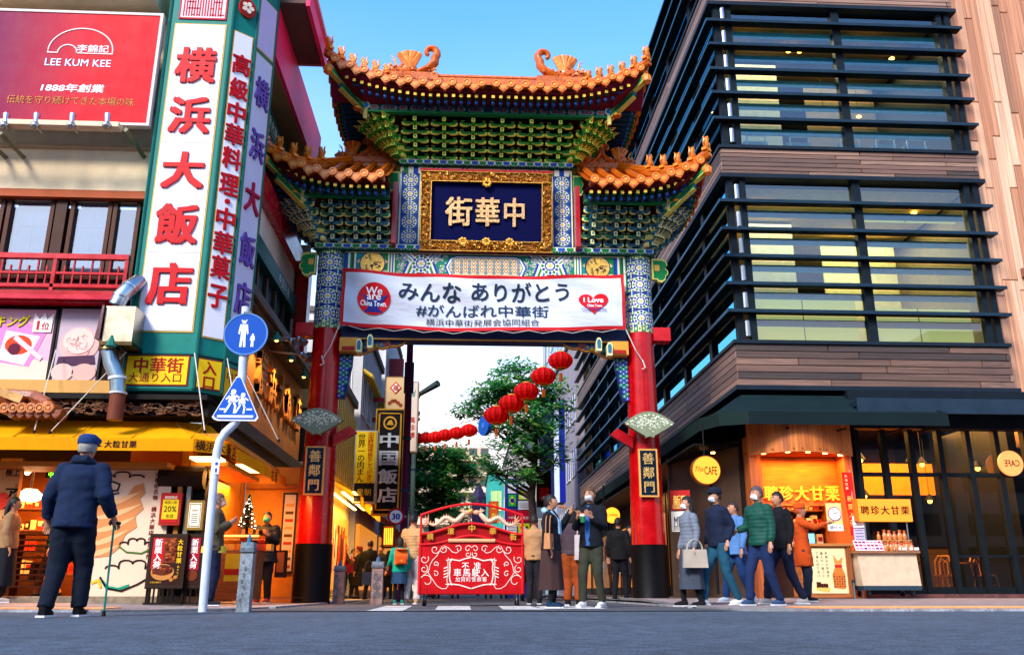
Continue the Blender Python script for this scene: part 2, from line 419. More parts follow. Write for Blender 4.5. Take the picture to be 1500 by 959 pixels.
# ================================================================== GATE
GX, GY = .37, 18.4
gate = thing('paifang_gate', 'tall red pillared chinatown gate with orange tiled tiered roofs spanning the street', 'gate', (GX, GY, 0))
def gz_(v, y): return ZY(v, GY + y, 712)
def GF(y): return Fr((GX, GY + y, 0))           # frame facing camera, a = local x, b = z
RED, DRED, GRN, DGRN, BLU, CRM, YEL, TEAL = '#b01018', '#7d0c1c', '#0f7a3c', '#0c4a34', '#123f9a', '#e8e0c4', '#e6c34a', '#12808a'
def rosette(mb, F, cx, cy, r, c=.004, n=14, main=BLU, alt=GRN):
    mb.rdisc(F, cx, cy, r, c, 18, '#efe9d0', 'paint')
    n = 12
    for k in range(n):
        t = 2 * pi * k / n; a, b = cx + r * .78 * cos(t), cy + r * .78 * sin(t); q = r * .21
        mb.poly(F, [(a - q * .9 * sin(t) , b + q * .9 * cos(t)), (a - q * cos(t), b - q * sin(t)), (a + q * .9 * sin(t), b - q * .9 * cos(t)), (a + q * cos(t), b + q * sin(t))], c, c + .003, main if k % 2 else alt)
    mb.ring(F, cx, cy, r * .42, r * .56, c, c + .003, 16, main)
    for k in range(n // 2):
        t = 2 * pi * (k + .5) / (n // 2); a, b = cx + r * .33 * cos(t), cy + r * .33 * sin(t)
        mb.disc(F, a, b, r * .07, c, c + .003, 6, TEAL)
    mb.disc(F, cx, cy, r * .19, c, c + .006, 8, '#e2b860')
def outlined(mb, F, pts, c0, c1, col, edge='#d9c858', k=.82, mat='paint'):
    cx = sum(p[0] for p in pts) / len(pts); cy = sum(p[1] for p in pts) / len(pts)
    mb.poly(F, pts, c0, c1, edge, mat)
    mb.poly(F, [(cx + (a - cx) * k, cy + (b - cy) * k) for a, b in pts], c1, c1 + .004, col, mat)
# --- pillars
for s, nm in ((-1, 'left'), (1, 'right')):
    px = GX + s * 3.42
    f = MB('lacquer', '#a80008'); f.lathe((px, GY, 0), [(.365 - .065 * z / 5.65, z) for z in (1.15, 2, 3, 4, 5, 5.66)], 40)
    pil = f.build('pillar', gate, True)
    b = MB('dark', '#050506'); b.lathe((px, GY, 0), [(.385, -.03), (.385, .03), (.372, .05), (.368, 1.15)], 40); b.build('pillar_base', pil, True)
    c = MB('paint', '#123c7e'); c.lathe((px, GY, 0), [(.302, 5.66), (.302, 7.5)], 40)
    def cyl(a, b_, c_, px=px): return V((px + (.302 + c_) * sin(a / .302), GY - (.302 + c_) * cos(a / .302), b_))
    for k in range(5):
        ang = k * 2 * pi / 5 * .302
        Fk = lambda a, b_, c_=0, ang=ang, cyl=cyl: cyl(a + ang, b_, c_)
        for j in range(4): rosette(c, Fk, 0, 5.97 + .39 * j, .178, c=.006)
        for j in range(5):
            for q in (-1, 1):
                outlined(c, Fk, [(q * .16, 5.78 + .39 * j), (q * .1, 5.83 + .39 * j), (q * .19, 5.88 + .39 * j), (q * .1899, 5.68 + .39 * j), (q * .1, 5.73 + .39 * j)][:5], .001, .004, BLU, '#cfd8a0', .7)
    for z0 in (5.66, 7.34):
        for k in range(22):
            a0 = k * 2 * pi / 22 * .302
            c.poly(lambda a, b_, c_=0: cyl(a, b_, c_), [(a0, z0), (a0 + .075, z0), (a0 + .075, z0 + .14), (a0, z0 + .14)], .001, .006, '#e0d596' if k % 2 else '#2c8a4c')
            c.poly(lambda a, b_, c_=0: cyl(a, b_, c_), [(a0 + .02, z0 + .04), (a0 + .055, z0 + .04), (a0 + .055, z0 + .1), (a0 + .02, z0 + .1)], .006, .008, '#2c8a4c' if k % 2 else '#e0d596')
    c.build('painted_collar', pil)
    # plaque on pillar
    zt, zb = gz_(655, -.42), gz_(726, -.42); px_ = px - .02
    Fp = Fr((px_, GY - .37, 0)); w = .2
    p = MB('paint', '#d79a4c'); p.fbox(Fp, -w, w, zb, zt, 0, .05); p.fbox(Fp, -w + .035, w - .035, zb + .035, zt - .035, .05, .054, '#0c1c2c', 'lacquer')
    pl = p.build('name_plaque', gate)
    t = MB('gold', '#e8b860'); vtext(t, '善鄰門', Fp, 0, zt - .06, .25, (zt - zb - .12) / 3, c=.054, depth=.012, fat=.018, mat='gold', col='#f0c070'); t.build('lettering', pl)
    # fan shaped lamp cover
    zc = gz_(600, -.6); Ff = Fr((px + s * .0, GY - .62, gz_(640, -.6)))
    H = zc - gz_(640, -.6); Wf = .53
    arc = [(-Wf + 2 * Wf * i / 16, H * (.58 + .42 * sin(pi * i / 16))) for i in range(17)]
    low = [(Wf * (.98 - .80 * i / 6), H * (.56 - .46 * (i / 6) ** .9)) for i in range(1, 7)] + [(.09, .02), (0, .05), (-.09, .02)] + [(-Wf * (.18 + .80 * i / 6), H * (.10 + .46 * (i / 6) ** 1.1)) for i in range(0, 6)]
    fm = MB('paint', '#7c8468'); fm.poly(Ff, arc + low, -.16, 0); fn_ = fm.build('fan_lamp', gate)
    fm = MB('plasticglass', '#e2e8cc'); rr = random.Random(3)
    for i in range(11):
        a = -Wf * .9 + 1.8 * Wf * i / 10; tp = H * (.58 + .42 * cos(a / Wf * pi / 2)) - .05
        outer = tp - .02
        fm.disc(Ff, a * .97, outer, .028, 0, .006, 6, ry=.016)
    for i in range(110):
        a = rr.uniform(-.85, .85) * Wf; hi = H * (.58 + .42 * cos(a / Wf * pi / 2)) - .07; lo = H * (.10 + .5 * abs(a) / Wf) + .05
        if hi - lo < .04: continue
        b_ = rr.uniform(lo, hi); t = rr.uniform(0, 3.14); l = rr.uniform(.02, .048); w_ = rr.uniform(.009, .017)
        fm.poly(Ff, [(a - l * cos(t), b_ - l * sin(t)), (a - w_ * sin(t), b_ + w_ * cos(t)), (a + l * cos(t), b_ + l * sin(t)), (a + w_ * sin(t), b_ - w_ * cos(t))], 0, .005)
    stuff(fm.build('fretwork', fn_))
    # red wing boards behind the fan
    for q in (-s,):
        w_ = MB('lacquer', '#a00a14'); zf = gz_(635, -.3); FQ = Fr((px, GY - .3, zf))
        w_.poly(FQ, [(q * .3, -.05), (q * .62, .14), (q * .78, .0), (q * .3, -.28)], -.12, .02); w_.build('wing_board', gate)
    # red stub beam passing through the pillar
    st = MB('lacquer', '#b80c16'); st.box(*sorted((px + s * .28, px + s * .66)), GY - .16, GY + .16, 5.50, 5.80); st.build('beam_end', gate)
    # scalloped green cloud board outside the pillar
    F0 = Fr((px + s * .32, GY - .12, 6.93))
    sc_ = [(0, 0), (s * .1, .0), (s * .14, -.05), (s * .22, -.06), (s * .3, .0), (s * .31, .09), (s * .37, .13), (s * .36, .22), (s * .3, .28), (s * .36, .35), (s * .33, .46), (s * .22, .5), (0, .5)]
    cb = MB('paint'); outlined(cb, F0, sc_, -.1, .02, GRN, '#d8cf6c', .84); cb.fbox(F0, *sorted((s * .06, s * .17)), .2, .34, .024, .04, '#e0a84c'); cb.build('cloud_board', gate)
    # wave-painted wing under the lintel inside the pillar
    xi = px - s * .31; F1 = Fr((xi, GY - .1, 0))
    wp = [(0, 4.15), (-s * .14, 4.13), (-s * .19, 4.35), (-s * .22, 4.6), (-s * .27, 4.85), (-s * .28, 5.1), (0, 5.1)]
    wb = MB('paint', '#101a54'); wb.poly(F1, wp, -.12, .02)
    for k in range(9):
        for j in range(4):
            a = -s * (.035 + .065 * j); z = 4.2 + .1 * k + (.05 if j % 2 else 0)
            if abs(a) > .12 + .17 * (z - 4.15): continue
            wb.ring(F1, a, z, .028, .04, .02, .026, 8, '#28a07c' if (k + j) % 2 else '#4a62d0'); wb.disc(F1, a, z, .014, .02, .027, 6, '#bfe8b0')
    wb.build('wave_board', gate)
# --- lintel
lin = MB('paint', '#1f7a58'); lin.box(GX - 3.15, GX + 3.15, GY - .22, GY + .22, 6.55, 7.42, '#17805a')
lin_o = lin.build('lintel', gate)
F = GF(-.22); p = MB('paint')
def band(mb, F, a0, a1, z0, z1, cols, c=.004):
    n = len(cols); w = (a1 - a0) / n
    for i, cl in enumerate(cols): mb.fbox(F, a0 + w * i, a0 + w * (i + 1), z0, z1, 0, c + .0005 * i, cl)
z0, z1 = 6.6, 7.40; zm = 7.2
p.fbox(F, -3.1, 3.1, z1, z1 + .02, 0, .02, '#e6dfae')
for s in (-1, 1):
    band(p, F, *sorted((s * 3.12, s * 2.86)), z0, z1, ['#0e2f80', '#0f4a9a', CRM, GRN, DGRN, CRM], .006)
    # gold dragon panel
    x = s * 2.5; p.fbox(F, x - .34, x + .34, z0, z1, 0, .004, '#d8c890')
    for q in (-1, 1):
        for r_ in (-1, 1): p.poly(F, [(x + q * .34, zm + r_ * .2), (x + q * .34, zm + r_ * .0), (x + q * .12, zm + r_ * .2)], .004, .007, GRN if q > 0 else TEAL)
    p.disc(F, x, zm - .05, .29, .004, .010, 24, '#1c2f60'); p.disc(F, x, zm - .05, .265, .01, .014, 24, '#d6a64c', 'gold')
    rr = random.Random(5)
    for k in range(26):
        a, r_ = rr.uniform(0, 6.28), rr.uniform(.04, .22); p.ring(F, x + r_ * cos(a), zm - .05 + r_ * sin(a), .012, .028, .014, .02, 6, rr.choice(['#4a3414', '#1c2f60', '#8a5a20']), 'paint', a, a + 4)
    band(p, F, *sorted((s * 2.16, s * 1.98)), z0, z1, [CRM, GRN, CRM, '#0f4a9a', CRM, GRN], .006)
    # chevrons + rosette lozenge
    for k, cl in enumerate([BLU, CRM, GRN, CRM, '#2478b0', CRM, '#8a1020']):
        d = .052 * k
        for xx, q in ((s * (1.96), -s), (s * .92, s), ):
            p.poly(F, [(xx + q * d * (1 if 1 else 0), zm - .6), (xx + q * (d + .052), zm - .6), (xx + q * (d + .052 + .22), zm), (xx + q * (d + .052), zm + .2), (xx + q * d, zm + .2), (xx + q * (d + .22), zm)], .006 + k * .0003, .008 + k * .0003, cl)
    rosette(p, sub(F, 0, 0, .010), s * 1.43, zm - .03, .215, n=20)
    rosette(p, sub(F, 0, 0, .008), s * 1.80, zm + .1, .09, n=8); rosette(p, sub(F, 0, 0, .008), s * 1.1, zm + .1, .09, n=8)
rr = random.Random(2)
for k in range(420):
    x = rr.uniform(.86, 1.96) * rr.choice((-1, 1)); z = rr.uniform(6.95, 7.39); t0 = rr.uniform(0, 6.28)
    p.ring(F, x, z, .014, .026, .004, .0055, 6, rr.choice([CRM, CRM, '#2c62b0', '#e8e0c4']), 'paint', t0, t0 + 4.2)
# central cartouche
cart_ = [(-.86, zm - .1), (-.76, zm + .08), (-.62, zm + .12), (.62, zm + .12), (.76, zm + .08), (.86, zm - .1), (.76, zm - .3), (-.76, zm - .3)]
for k, (cl, q) in enumerate(((BLU, 1.06), (CRM, 1.02), ('#3a8ec0', .98), ('#cdb890', .95))):
    p.poly(F, [(a * q, zm - .1 + (b - zm + .1) * (1 + (q - .95) * 2)) for a, b in cart_], .012 + .001 * k, .0125 + .001 * k, cl)
for i in range(17):
    for j in range(4):
        x = -.72 + .09 * i; z = zm - .22 + .085 * j + (.042 if i % 2 else 0)
        if z > zm + .09: continue
        p.ring(F, x, z, .026, .04, .016, .019, 8, '#7a3a3a' if (i + j) % 3 else '#a05050'); p.disc(F, x, z, .026, .016, .018, 8, '#38a0b0' if i % 2 == 0 else '#e0cfa0')
p.build('painted_panel', lin_o)
# scalloped trims
def scallop(mb, F, a0, a1, z, h=.12, step=.16):
    n = max(1, int(round((a1 - a0) / step))); w = (a1 - a0) / n
    for i in range(n):
        a = a0 + w * i; cl = (DGRN, '#123f9a')[i % 2]
        pts = [(a, z + h), (a, z + h * .4), (a + w * .2, z + h * .15), (a + w * .35, z + h * .3), (a + w * .5, z), (a + w * .65, z + h * .3), (a + w * .8, z + h * .15), (a + w, z + h * .4), (a + w, z + h)]
        outlined(mb, F, pts, .0, .012 + (i % 2) * .002, (GRN, '#1a4fa8')[i % 2], '#d9e0c0', .8)
cap = MB('paint', GRN); cap.box(GX - 3.75, GX + 3.75, GY - .34, GY + .34, 7.43, 7.58, DGRN); scallop(cap, GF(-.34), -3.75, 3.75, 7.44, .13, .2); cap.build('lintel_cap', gate)
# --- lower tie beam with carved spandrels (behind banner, visible below)
tb = MB('paint', '#2a3a54'); tb.box(GX - 3.1, GX + 3.1, GY - .2, GY + .2, 5.42, 5.72, '#1e2a50'); tb.fbox(GF(-.2), -3.1, 3.1, 5.42, 5.45, 0, .02, '#c08a3a')
tbo = tb.build('tie_beam', gate)
for s in (-1, 1):
    F1 = GF(-.1); sp = MB('paint')
    pts = [(s * 3.1, 5.42), (s * 1.72, 5.42), (s * 1.78, 5.34), (s * 1.9, 5.30), (s * 2.05, 5.30), (s * 2.2, 5.24), (s * 2.35, 5.26), (s * 2.5, 5.17), (s * 2.68, 5.1), (s * 3.1, 5.1)]
    sp.poly(F1, pts, -.12, 0, '#c8882e'); sp.poly(F1, [(a * .985 + s * .03, b + .03 if b < 5.4 else b) for a, b in pts], 0, .01, '#303c60')
    rr = random.Random(8)
    for k in range(46):
        x = rr.uniform(1.95, 3.05); z = rr.uniform(5.4 - .26 * (x - 1.75) / 1.3, 5.42); sp.ring(F1, s * x, z, .016, .03, .01, .03, 7, rr.choice(['#2a9a5a', '#c04a3a', '#3a6ad0', '#d0a040']))
    sp.build('carved_spandrel', gate)
    for (x0, x1, z0_, z1_) in ((2.72, 3.1, 5.12, 5.42), ):
        q = MB('paint', '#d69638'); q.fbox(GF(-.34), *sorted((s * x0, s * x1)), z0_, z1_, -.2, 0); q.fbox(GF(-.34), *sorted((s * (x0 + .06), s * (x1 - .06))), z0_ + .02, z0_ + .1, 0, .02, '#a02018'); q.build('bracket_block', gate)
    for (xx, zz_) in ((2.45, 5.3), (2.68, 5.2)):
        q = MB('paint', '#1e3a5a'); Fk = GF(-.42)
        outlined(q, Fk, [(s * xx - .055, zz_ - .12), (s * xx + .055, zz_ - .12), (s * xx + .06, zz_ + .1), (s * xx + .03, zz_ + .17), (s * xx - .03, zz_ + .17), (s * xx - .06, zz_ + .1)], -.2, 0, '#2c6a80', '#d8d8a0', .7)
        q.build('hanging_scroll', gate)
# --- central tablet body
cp = MB('paint', '#1a7a8a'); cp.box(GX - 1.97, GX + 1.97, GY - .2, GY + .2, 7.58, 9.55, '#16688a'); cpo = cp.build('upper_wall', gate)
F = GF(-.2); p = MB('paint')
for s in (-1, 1):
    x = s * 1.73; p.fbox(F, x - .2, x + .2, 7.62, 9.4, 0, .003, '#1a4f94')
    p.fbox(F, s * 1.73 - .235, s * 1.73 - .205, 7.6, 9.4, 0, .006, '#cfd6b0'); p.fbox(F, s * 1.73 + .205, s * 1.73 + .235, 7.6, 9.4, 0, .006, '#cfd6b0')
    for j in range(5): rosette(p, sub(F, 0, 0, .004), x, 7.83 + .345 * j, .165, n=16)
    for j in range(6):
        for q in (-1, 1):
            p.poly(F, [(x + q * .2, 7.58 + .345 * j), (x + q * .12, 7.655 + .345 * j), (x + q * .2, 7.73 + .345 * j)], .004, .009, '#0f2f86')
    sd_ = MB('lacquer', '#a80f1c'); FS = GF(-.1); sd_.box(*sorted((GX + s * 1.985, GX + s * 2.08)), GY - .62, GY + .3, 7.5, 8.95); sd_.build('red_side_board', gate)
# strip over the tablet
p.fbox(F, -1.97, 1.97, 9.38, 9.55, .0, .006, '#d9cf9c')
for s in (-1, 1):
    band(p, F, *sorted((s * 1.9, s * 1.45)), 9.38, 9.55, [GRN, CRM, BLU, CRM], .010)
    for k, cl in enumerate([GRN, CRM, BLU, CRM, GRN]): p.poly(F, [(s * (1.4 - .05 * k), 9.38), (s * (1.36 - .05 * k), 9.38), (s * (1.16 - .05 * k), 9.55), (s * (1.2 - .05 * k), 9.55)], .008, .012, cl)
    rosette(p, sub(F, 0, 0, .008), s * .92, 9.44, .1, n=10)
    for k, cl in enumerate([BLU, CRM, GRN]): p.poly(F, [(s * (.7 - .05 * k), 9.38), (s * (.66 - .05 * k), 9.38), (s * (.5 - .05 * k), 9.55), (s * (.54 - .05 * k), 9.55)], .008, .012, cl)
for k in range(7): p.ring(F, -.4 + .13 * k, 9.44, .02, .045, .008, .012, 8, ('#a02838', '#2a5ab0')[k % 2], t1=pi)
p.build('painted_panel', cpo)
cap = MB('paint', DGRN); cap.box(GX - 1.99, GX + 1.99, GY - .3, GY + .3, 9.552, 9.68, DGRN); scallop(cap, GF(-.3), -1.99, 1.99, 9.55, .13, .18); cap.build('upper_cap', gate)
for s in (-1, 1):
    cb = MB('paint'); F0 = Fr((GX + s * 1.99, GY - .12, 8.95))
    outlined(cb, F0, [(0, 0), (s * .2, 0), (s * .24, .1), (s * .2, .18), (s * .26, .27), (s * .22, .38), (s * .28, .5), (0, .5)], -.1, .02, GRN, '#d8cf6c', .84); cb.build('cloud_board', gate)
# --- tablet, tilted forward
tilt = .16
def TF(a, b, c=0):
    return V((GX + a, GY - .26 - (b - 7.42) * tilt - c, b - c * tilt))
zt0, zt1 = 7.44, gz_(254, -.55)
tb = MB('gold', '#c8862a')
hw = 1.47; fw = .24
FT = lambda a, b, c=0: TF(a, b, c)
tb.fbox(FT, -hw + .1, hw - .1, zt0 + .1, zt1 - .1, 0, .04, '#03083a', 'matte')
tab = tb.build('name_tablet', gate)
fr = MB('gold', '#e09420')
for (a0, a1, b0, b1) in ((-hw, hw, zt0, zt0 + fw), (-hw, hw, zt1 - fw, zt1), (-hw, -hw + fw, zt0 + fw, zt1 - fw), (hw - fw, hw, zt0 + fw, zt1 - fw)):
    fr.fbox(FT, a0, a1, b0, b1, 0, .09, '#9a5a18')
    for e in ((a0, a1, b0, b0 + .02), (a0, a1, b1 - .02, b1)) if a1 - a0 > b1 - b0 else ((a0, a0 + .02, b0, b1), (a1 - .02, a1, b0, b1)): fr.fbox(FT, e[0], e[1], e[2], e[3], .09, .13, '#e0a040')
rr = random.Random(11)
for k in range(420):
    side = rr.random()
    if side < .62: a = rr.uniform(-hw + .04, hw - .04); b = rr.choice([zt0, zt1 - fw]) + rr.uniform(.035, fw - .035)
    else: b = rr.uniform(zt0 + .1, zt1 - .1); a = rr.choice([-hw, hw - fw]) + rr.uniform(.035, fw - .035)
    t0 = rr.uniform(0, 6.28); r_ = rr.uniform(.02, .05)
    pts = [FT(a + r_ * (1 - .12 * i) * cos(t0 + i * .75), b + r_ * (1 - .12 * i) * sin(t0 + i * .75), .095 + rr.uniform(.01, .05)) for i in range(6)]
    fr.tube(pts, [.013] * 6, 4, rr.choice(['#e8a840', '#e09420', '#f0c060', '#b06a1c']), 'gold')
for (a, b) in ((0, zt0 + fw), (0, zt1 - fw), (-.52, zt0 + fw), (.52, zt0 + fw)):
    for i in range(7): fr.ball(FT(a + .07 * cos(i * .9), b - .02 + .06 * sin(i * .9), .12), (.045, .03, .045), 6, 4, '#e8a840')
fr.build('carved_frame', tab)
rl = MB('lacquer', '#b01428'); rl.fbox(FT, -hw - .02, hw + .02, zt1, zt1 + .035, -.02, .14); rl.build('rail', tab); rl = MB('lacquer', '#7a0f14'); rl.fbox(FT, -hw - .02, hw + .02, zt0 - .03, zt0, -.02, .08); rl.build('rail', tab)
for ch, a in (('街', -.62), ('華', .02), ('中', .62)):
    t = MB('gold'); text(t, ch, FT, a, (zt0 + zt1) / 2, w=.60 if ch == '街' else .54 if ch == '華' else .46, h=.66, depth=.05, c=.04, fat=.03, mat='gold', col='#eeb77c'); t.build('character', tab)

# --- bracket sets
def arm_mesh(w, h, d, g1='#1c6b3a', ed='#d8cc4a'):
    b = MB('paint'); F0 = Fr((0, 0, 0))
    pts = [(-w, h), (-w, h * .35), (-w * .78, 0), (-w * .45, 0), (-w * .3, h * .45), (w * .3, h * .45), (w * .45, 0), (w * .78, 0), (w, h * .35), (w, h)]
    b.poly(F0, pts, -d, 0, ed); b.poly(F0, [(a * .86, .014 + q * .78) for a, q in pts], 0, .004, g1)
    for q in (-1, 1): b.fbox(F0, q * w * .8 - .035, q * w * .8 + .035, h, h + .05, -d, .002, g1); b.fbox(F0, q * w * .8 - .038, q * w * .8 + .038, h + .05, h + .06, -d, .003, ed)
    return b
def cluster(name, tiers, dy, dz, cols, w0=.2, beak=False):
    m = MB('paint'); g1, ed, g2 = cols
    for k in range(tiers):
        a = arm_mesh(w0 + .02 * (k % 2), dz * .62, .05, g1 if k % 2 == 0 else g2, ed)
        for f_, c_ in zip(a.f, a.c): pass
        off = V((0, -k * dy, k * dz))
        m.add([V(p) + off for p in a.v], [], None, 'paint'); o = len(m.v) - len(a.v)
        for f_, c_ in zip(a.f, a.c): m.f.append(tuple(i + o for i in f_)); m.c.append(c_); m.m.append(0)
        # nose running forward
        F0 = Fr((0, -k * dy, k * dz)); n_ = dy * 1.05
        m.box(-.035, .035, -k * dy - n_, .35 - k * dy * .3, k * dz + dz * .15, k * dz + dz * .8, g1)
        m.box(-.04, .04, -k * dy - n_ - .012, -k * dy - n_, k * dz + dz * .1, k * dz + dz * .85, ed)
        m.box(-.02, .02, -k * dy - n_ - .016, -k * dy - n_ - .012, k * dz + dz * .25, k * dz + dz * .7, g1)
        if beak:
            m.add([(-.11, -k * dy - .1, k * dz + dz * .9), (.11, -k * dy - .1, k * dz + dz * .9), (0, -k * dy - .34, k * dz + dz * .9 + .0), (-.05, -k * dy - .1, k * dz + dz * .2), (.05, -k * dy - .1, k * dz + dz * .2)], [(0, 1, 2), (3, 4, 2)], ed)
            m.add([(-.085, -k * dy - .11, k * dz + dz * .91), (.085, -k * dy - .11, k * dz + dz * .91), (0, -k * dy - .30, k * dz + dz * .84), (-.05, -k * dy - .11, k * dz + dz * .3), (.05, -k * dy - .11, k * dz + dz * .3)], [(0, 3, 2), (1, 4, 2), (0, 1, 4, 3)], g1)
    return m.mesh(name)
UP = ('#34a83c', '#fcf058', '#268c40'); LO = ('#1c7090', '#ecdc7c', '#1c7858')
def brackets(half0, x_in, z0, z1, yb, yt, cols, pitch, tiers, both):
    dz = (z1 - z0) / tiers; dy = (yt - yb) / tiers
    me = cluster('bracket_set', tiers, dy, dz, cols, w0=pitch * .46); mb_ = cluster('corner_bracket', tiers, dy * 1.15, dz, cols, .15, True)
    n = int(round((half0 - x_in) / pitch)); xs = [x_in + (half0 - x_in) * (i + .5) / n for i in range(n)]
    for s in (-1, 1):
        for x in xs: piece('bracket_set', me, gate, (GX + s * x, GY - yb, z0)); piece('bracket_set', me, gate, (GX + s * x, GY + yb, z0), (0, 0, pi))
        for k, a in enumerate((18, 32, 45, 58, 72)):
            piece('corner_bracket', mb_, gate, (GX + s * (half0 - .05 + .1), GY - yb, z0), (0, 0, s * R(a)))
            if k % 2 == 0: piece('corner_bracket', mb_, gate, (GX + s * (half0 + .05), GY + yb, z0), (0, 0, s * R(180 - a)))
        piece('bracket_set', me, gate, (GX + s * half0, GY, z0), (0, 0, s * pi / 2))
# --- roofs
def roof(W, B, c0, zdrip, rise, xin, yb, zfr0, zfr1, wfr, zfly, zrnd, ridge_h, tilecol, fc):
    """W,B half sizes; xin: inner end (0 for the full upper roof)."""
    def g_(t, a): t = max(0, (t - a) / (1 - a)); return t ** 1.9
    def up(x, y): return rise * g_(abs(x) / W, c0 / W) * g_(abs(y) / B, .15)
    ztop = zdrip + .20
    def zs(x, y):
        d = min(W - abs(x), B - abs(y)); return ztop + up(x, y) * (1 if 1 else 0) + .60 * d + ridge_h * d * d
    sides = (-1, 1)
    top = MB('tile', '#a04a08'); ridges = MB('tile', '#b85608')
    cap_m = MB('tile', '#da6a10'); FC = Fr((0, 0, 0)); cap_m.disc(FC, 0, 0, .095, -.3, 0, 14); cap_m.ring(FC, 0, 0, .062, .085, 0, .012, 12, '#e8841c'); cap_m.disc(FC, 0, 0, .035, 0, .012, 8, '#f09c34'); cap_me = cap_m.mesh('eave_tile_cap')
    dr = MB('tile', '#cc6008'); dr.poly(FC, [(-.14, .07), (-.14, -.01), (-.09, -.07), (0, -.14), (.09, -.07), (.14, -.01), (.14, .07)], -.1, 0); dr.poly(FC, [(-.1, .02), (-.06, -.05), (0, -.1), (.06, -.05), (.1, .02)], 0, .01, '#e48824'); dr_me = dr.mesh('drip_tile')
    pitch = .315
    for s in sides:
        top = MB('tile', '#a04a08'); ridges = MB('tile', '#b85608')
        def fn(a, b):
            x = xin + (W - xin) * a; y = -B + 2 * B * b; return (GX + s * x, GY + y, zs(x, y) - .04)
        top.sheet(fn, 20, 24)
        # front / back eaves
        n = int((W - xin) / pitch)
        for i in range(n + (0 if xin else 0)):
            x = xin + (i + .5) * (W - xin) / n
            for yy in (-1, 1):
                slope = (zs(min(x + .05, W - .01), -B + .001) - zs(x - .05, -B + .001)) / .1
                if not math.isfinite(slope): slope = 0
                dsl = (up(x + .05, B) - up(x - .05, B)) / .1
                rot = (0, -math.atan(dsl) * s * (1 if yy < 0 else -1), 0 if yy < 0 else pi)
                ze = ztop + up(x, B)
                piece('eave_tile_cap', cap_me, gate, (GX + s * x, GY + yy * (B + .02), ze), rot)
                if i < n - 0: 
                    x2 = x + (W - xin) / n / 2
                    if x2 < W - .05: piece('drip_tile', dr_me, gate, (GX + s * x2, GY + yy * (B + .0), ztop + up(x2, B) - .05), rot)
                # tile rows up the slope
                ymax = min(B, W - x) if W - x < B else B
                pts = [(GX + s * x, GY + yy * (B - t * ymax), zs(x, B - t * ymax) + .02) for t in (0, .25, .5, .75, 1)]
                ridges.tube(pts, .07, 6)
        m_ = int(2 * B / pitch)
        for i in range(m_):
            y = -B + (i + .5) * 2 * B / m_; dsl = (up(W, y + .05) - up(W, y - .05)) / .1
            piece('eave_tile_cap', cap_me, gate, (GX + s * (W + .02), GY + y, ztop + up(W, y)), (0, 0, s * pi / 2))
            if 0 < i: piece('drip_tile', dr_me, gate, (GX + s * W, GY + y - B / m_, ztop + up(W, y - B / m_) - .05), (0, 0, s * pi / 2))
            xm = min(B - abs(y), B)
            ridges.tube([(GX + s * (W - t * xm), GY + y, zs(W - t * xm, y) + .02) for t in (0, .5, 1)], .07, 6)
        to = top.build('roof_deck', gate, True); stuff(ridges.build('tile_rows', to, True))
    # soffit + fascia
    for s in sides:
        sf = MB('paint', '#6a0c24')
        for yy in (-1, 1):
            sf.sheet(lambda a, b: (GX + s * (xin + (W - .06 - xin) * a), GY + yy * (B - .05 - (B - .05 - yb) * b), ztop - .16 + up(xin + (W - xin) * a, B) * (1 - b) ** 1.3 - (ztop - .16 - zfr1) * b), 24, 4)
        sf.sheet(lambda a, b: (GX + s * (W - .05 - (W - .05 - wfr) * b), GY - B + 2 * B * a, ztop - .16 + up(W, -B + 2 * B * a) * (1 - b) ** 1.3 - (ztop - .16 - zfr1) * b), 20, 4)
        sf.build('soffit', gate)
    # rafters: square flying row and round row
    rf = MB('paint'); rd = MB('paint')
    k = .166
    for s in sides:
        n = int((W - .25 - xin) / k)
        for i in range(n):
            x = xin + .1 + i * k; fan = max(0, (x - wfr) / (W - wfr))
            for yy in (-1, 1):
                zf = zfly + up(x, B) * .95; zr = zrnd + up(x, B) * .75
                y0 = B - .12; y1 = yb + .1
                q = .034
                rf.box(GX + s * x - q, GX + s * x + q, *sorted((GY + yy * y0, GY + yy * (y1))), zf - q, zf + q, '#0f5a34')
                rf.box(GX + s * x - q, GX + s * x + q, *sorted((GY + yy * y0, GY + yy * (y0 + .006))), zf - q, zf + q, '#e0b838')
                if x < W - .45: 
                    rd.tube([(GX + s * x, GY + yy * (yb + .02), zr + .03), (GX + s * x, GY + yy * (B - .28), zr)], .042, 8, '#163a5c'); rd.ball((GX + s * x, GY + yy * (B - .28), zr), .044, 8, 5, '#2458a0')
        n = int((2 * B - .4) / k)
        for i in range(n):
            y = -B + .25 + i * k; zf = zfly + up(W, y) * .95; zr = zrnd + up(W, y) * .75
            q = .034
            rf.box(*sorted((GX + s * (W - .12), GX + s * (wfr + .05))), GY + y - q, GY + y + q, zf - q, zf + q, '#0f5a34'); rf.box(*sorted((GX + s * (W - .12), GX + s * (W - .112))), GY + y - q, GY + y + q, zf - q, zf + q, '#e0b838')
            rd.tube([(GX + s * wfr, GY + y, zr + .03), (GX + s * (W - .26), GY + y, zr)], .042, 8, '#163a5c'); rd.ball((GX + s * (W - .26), GY + y, zr), .044, 8, 5, '#2458a0')
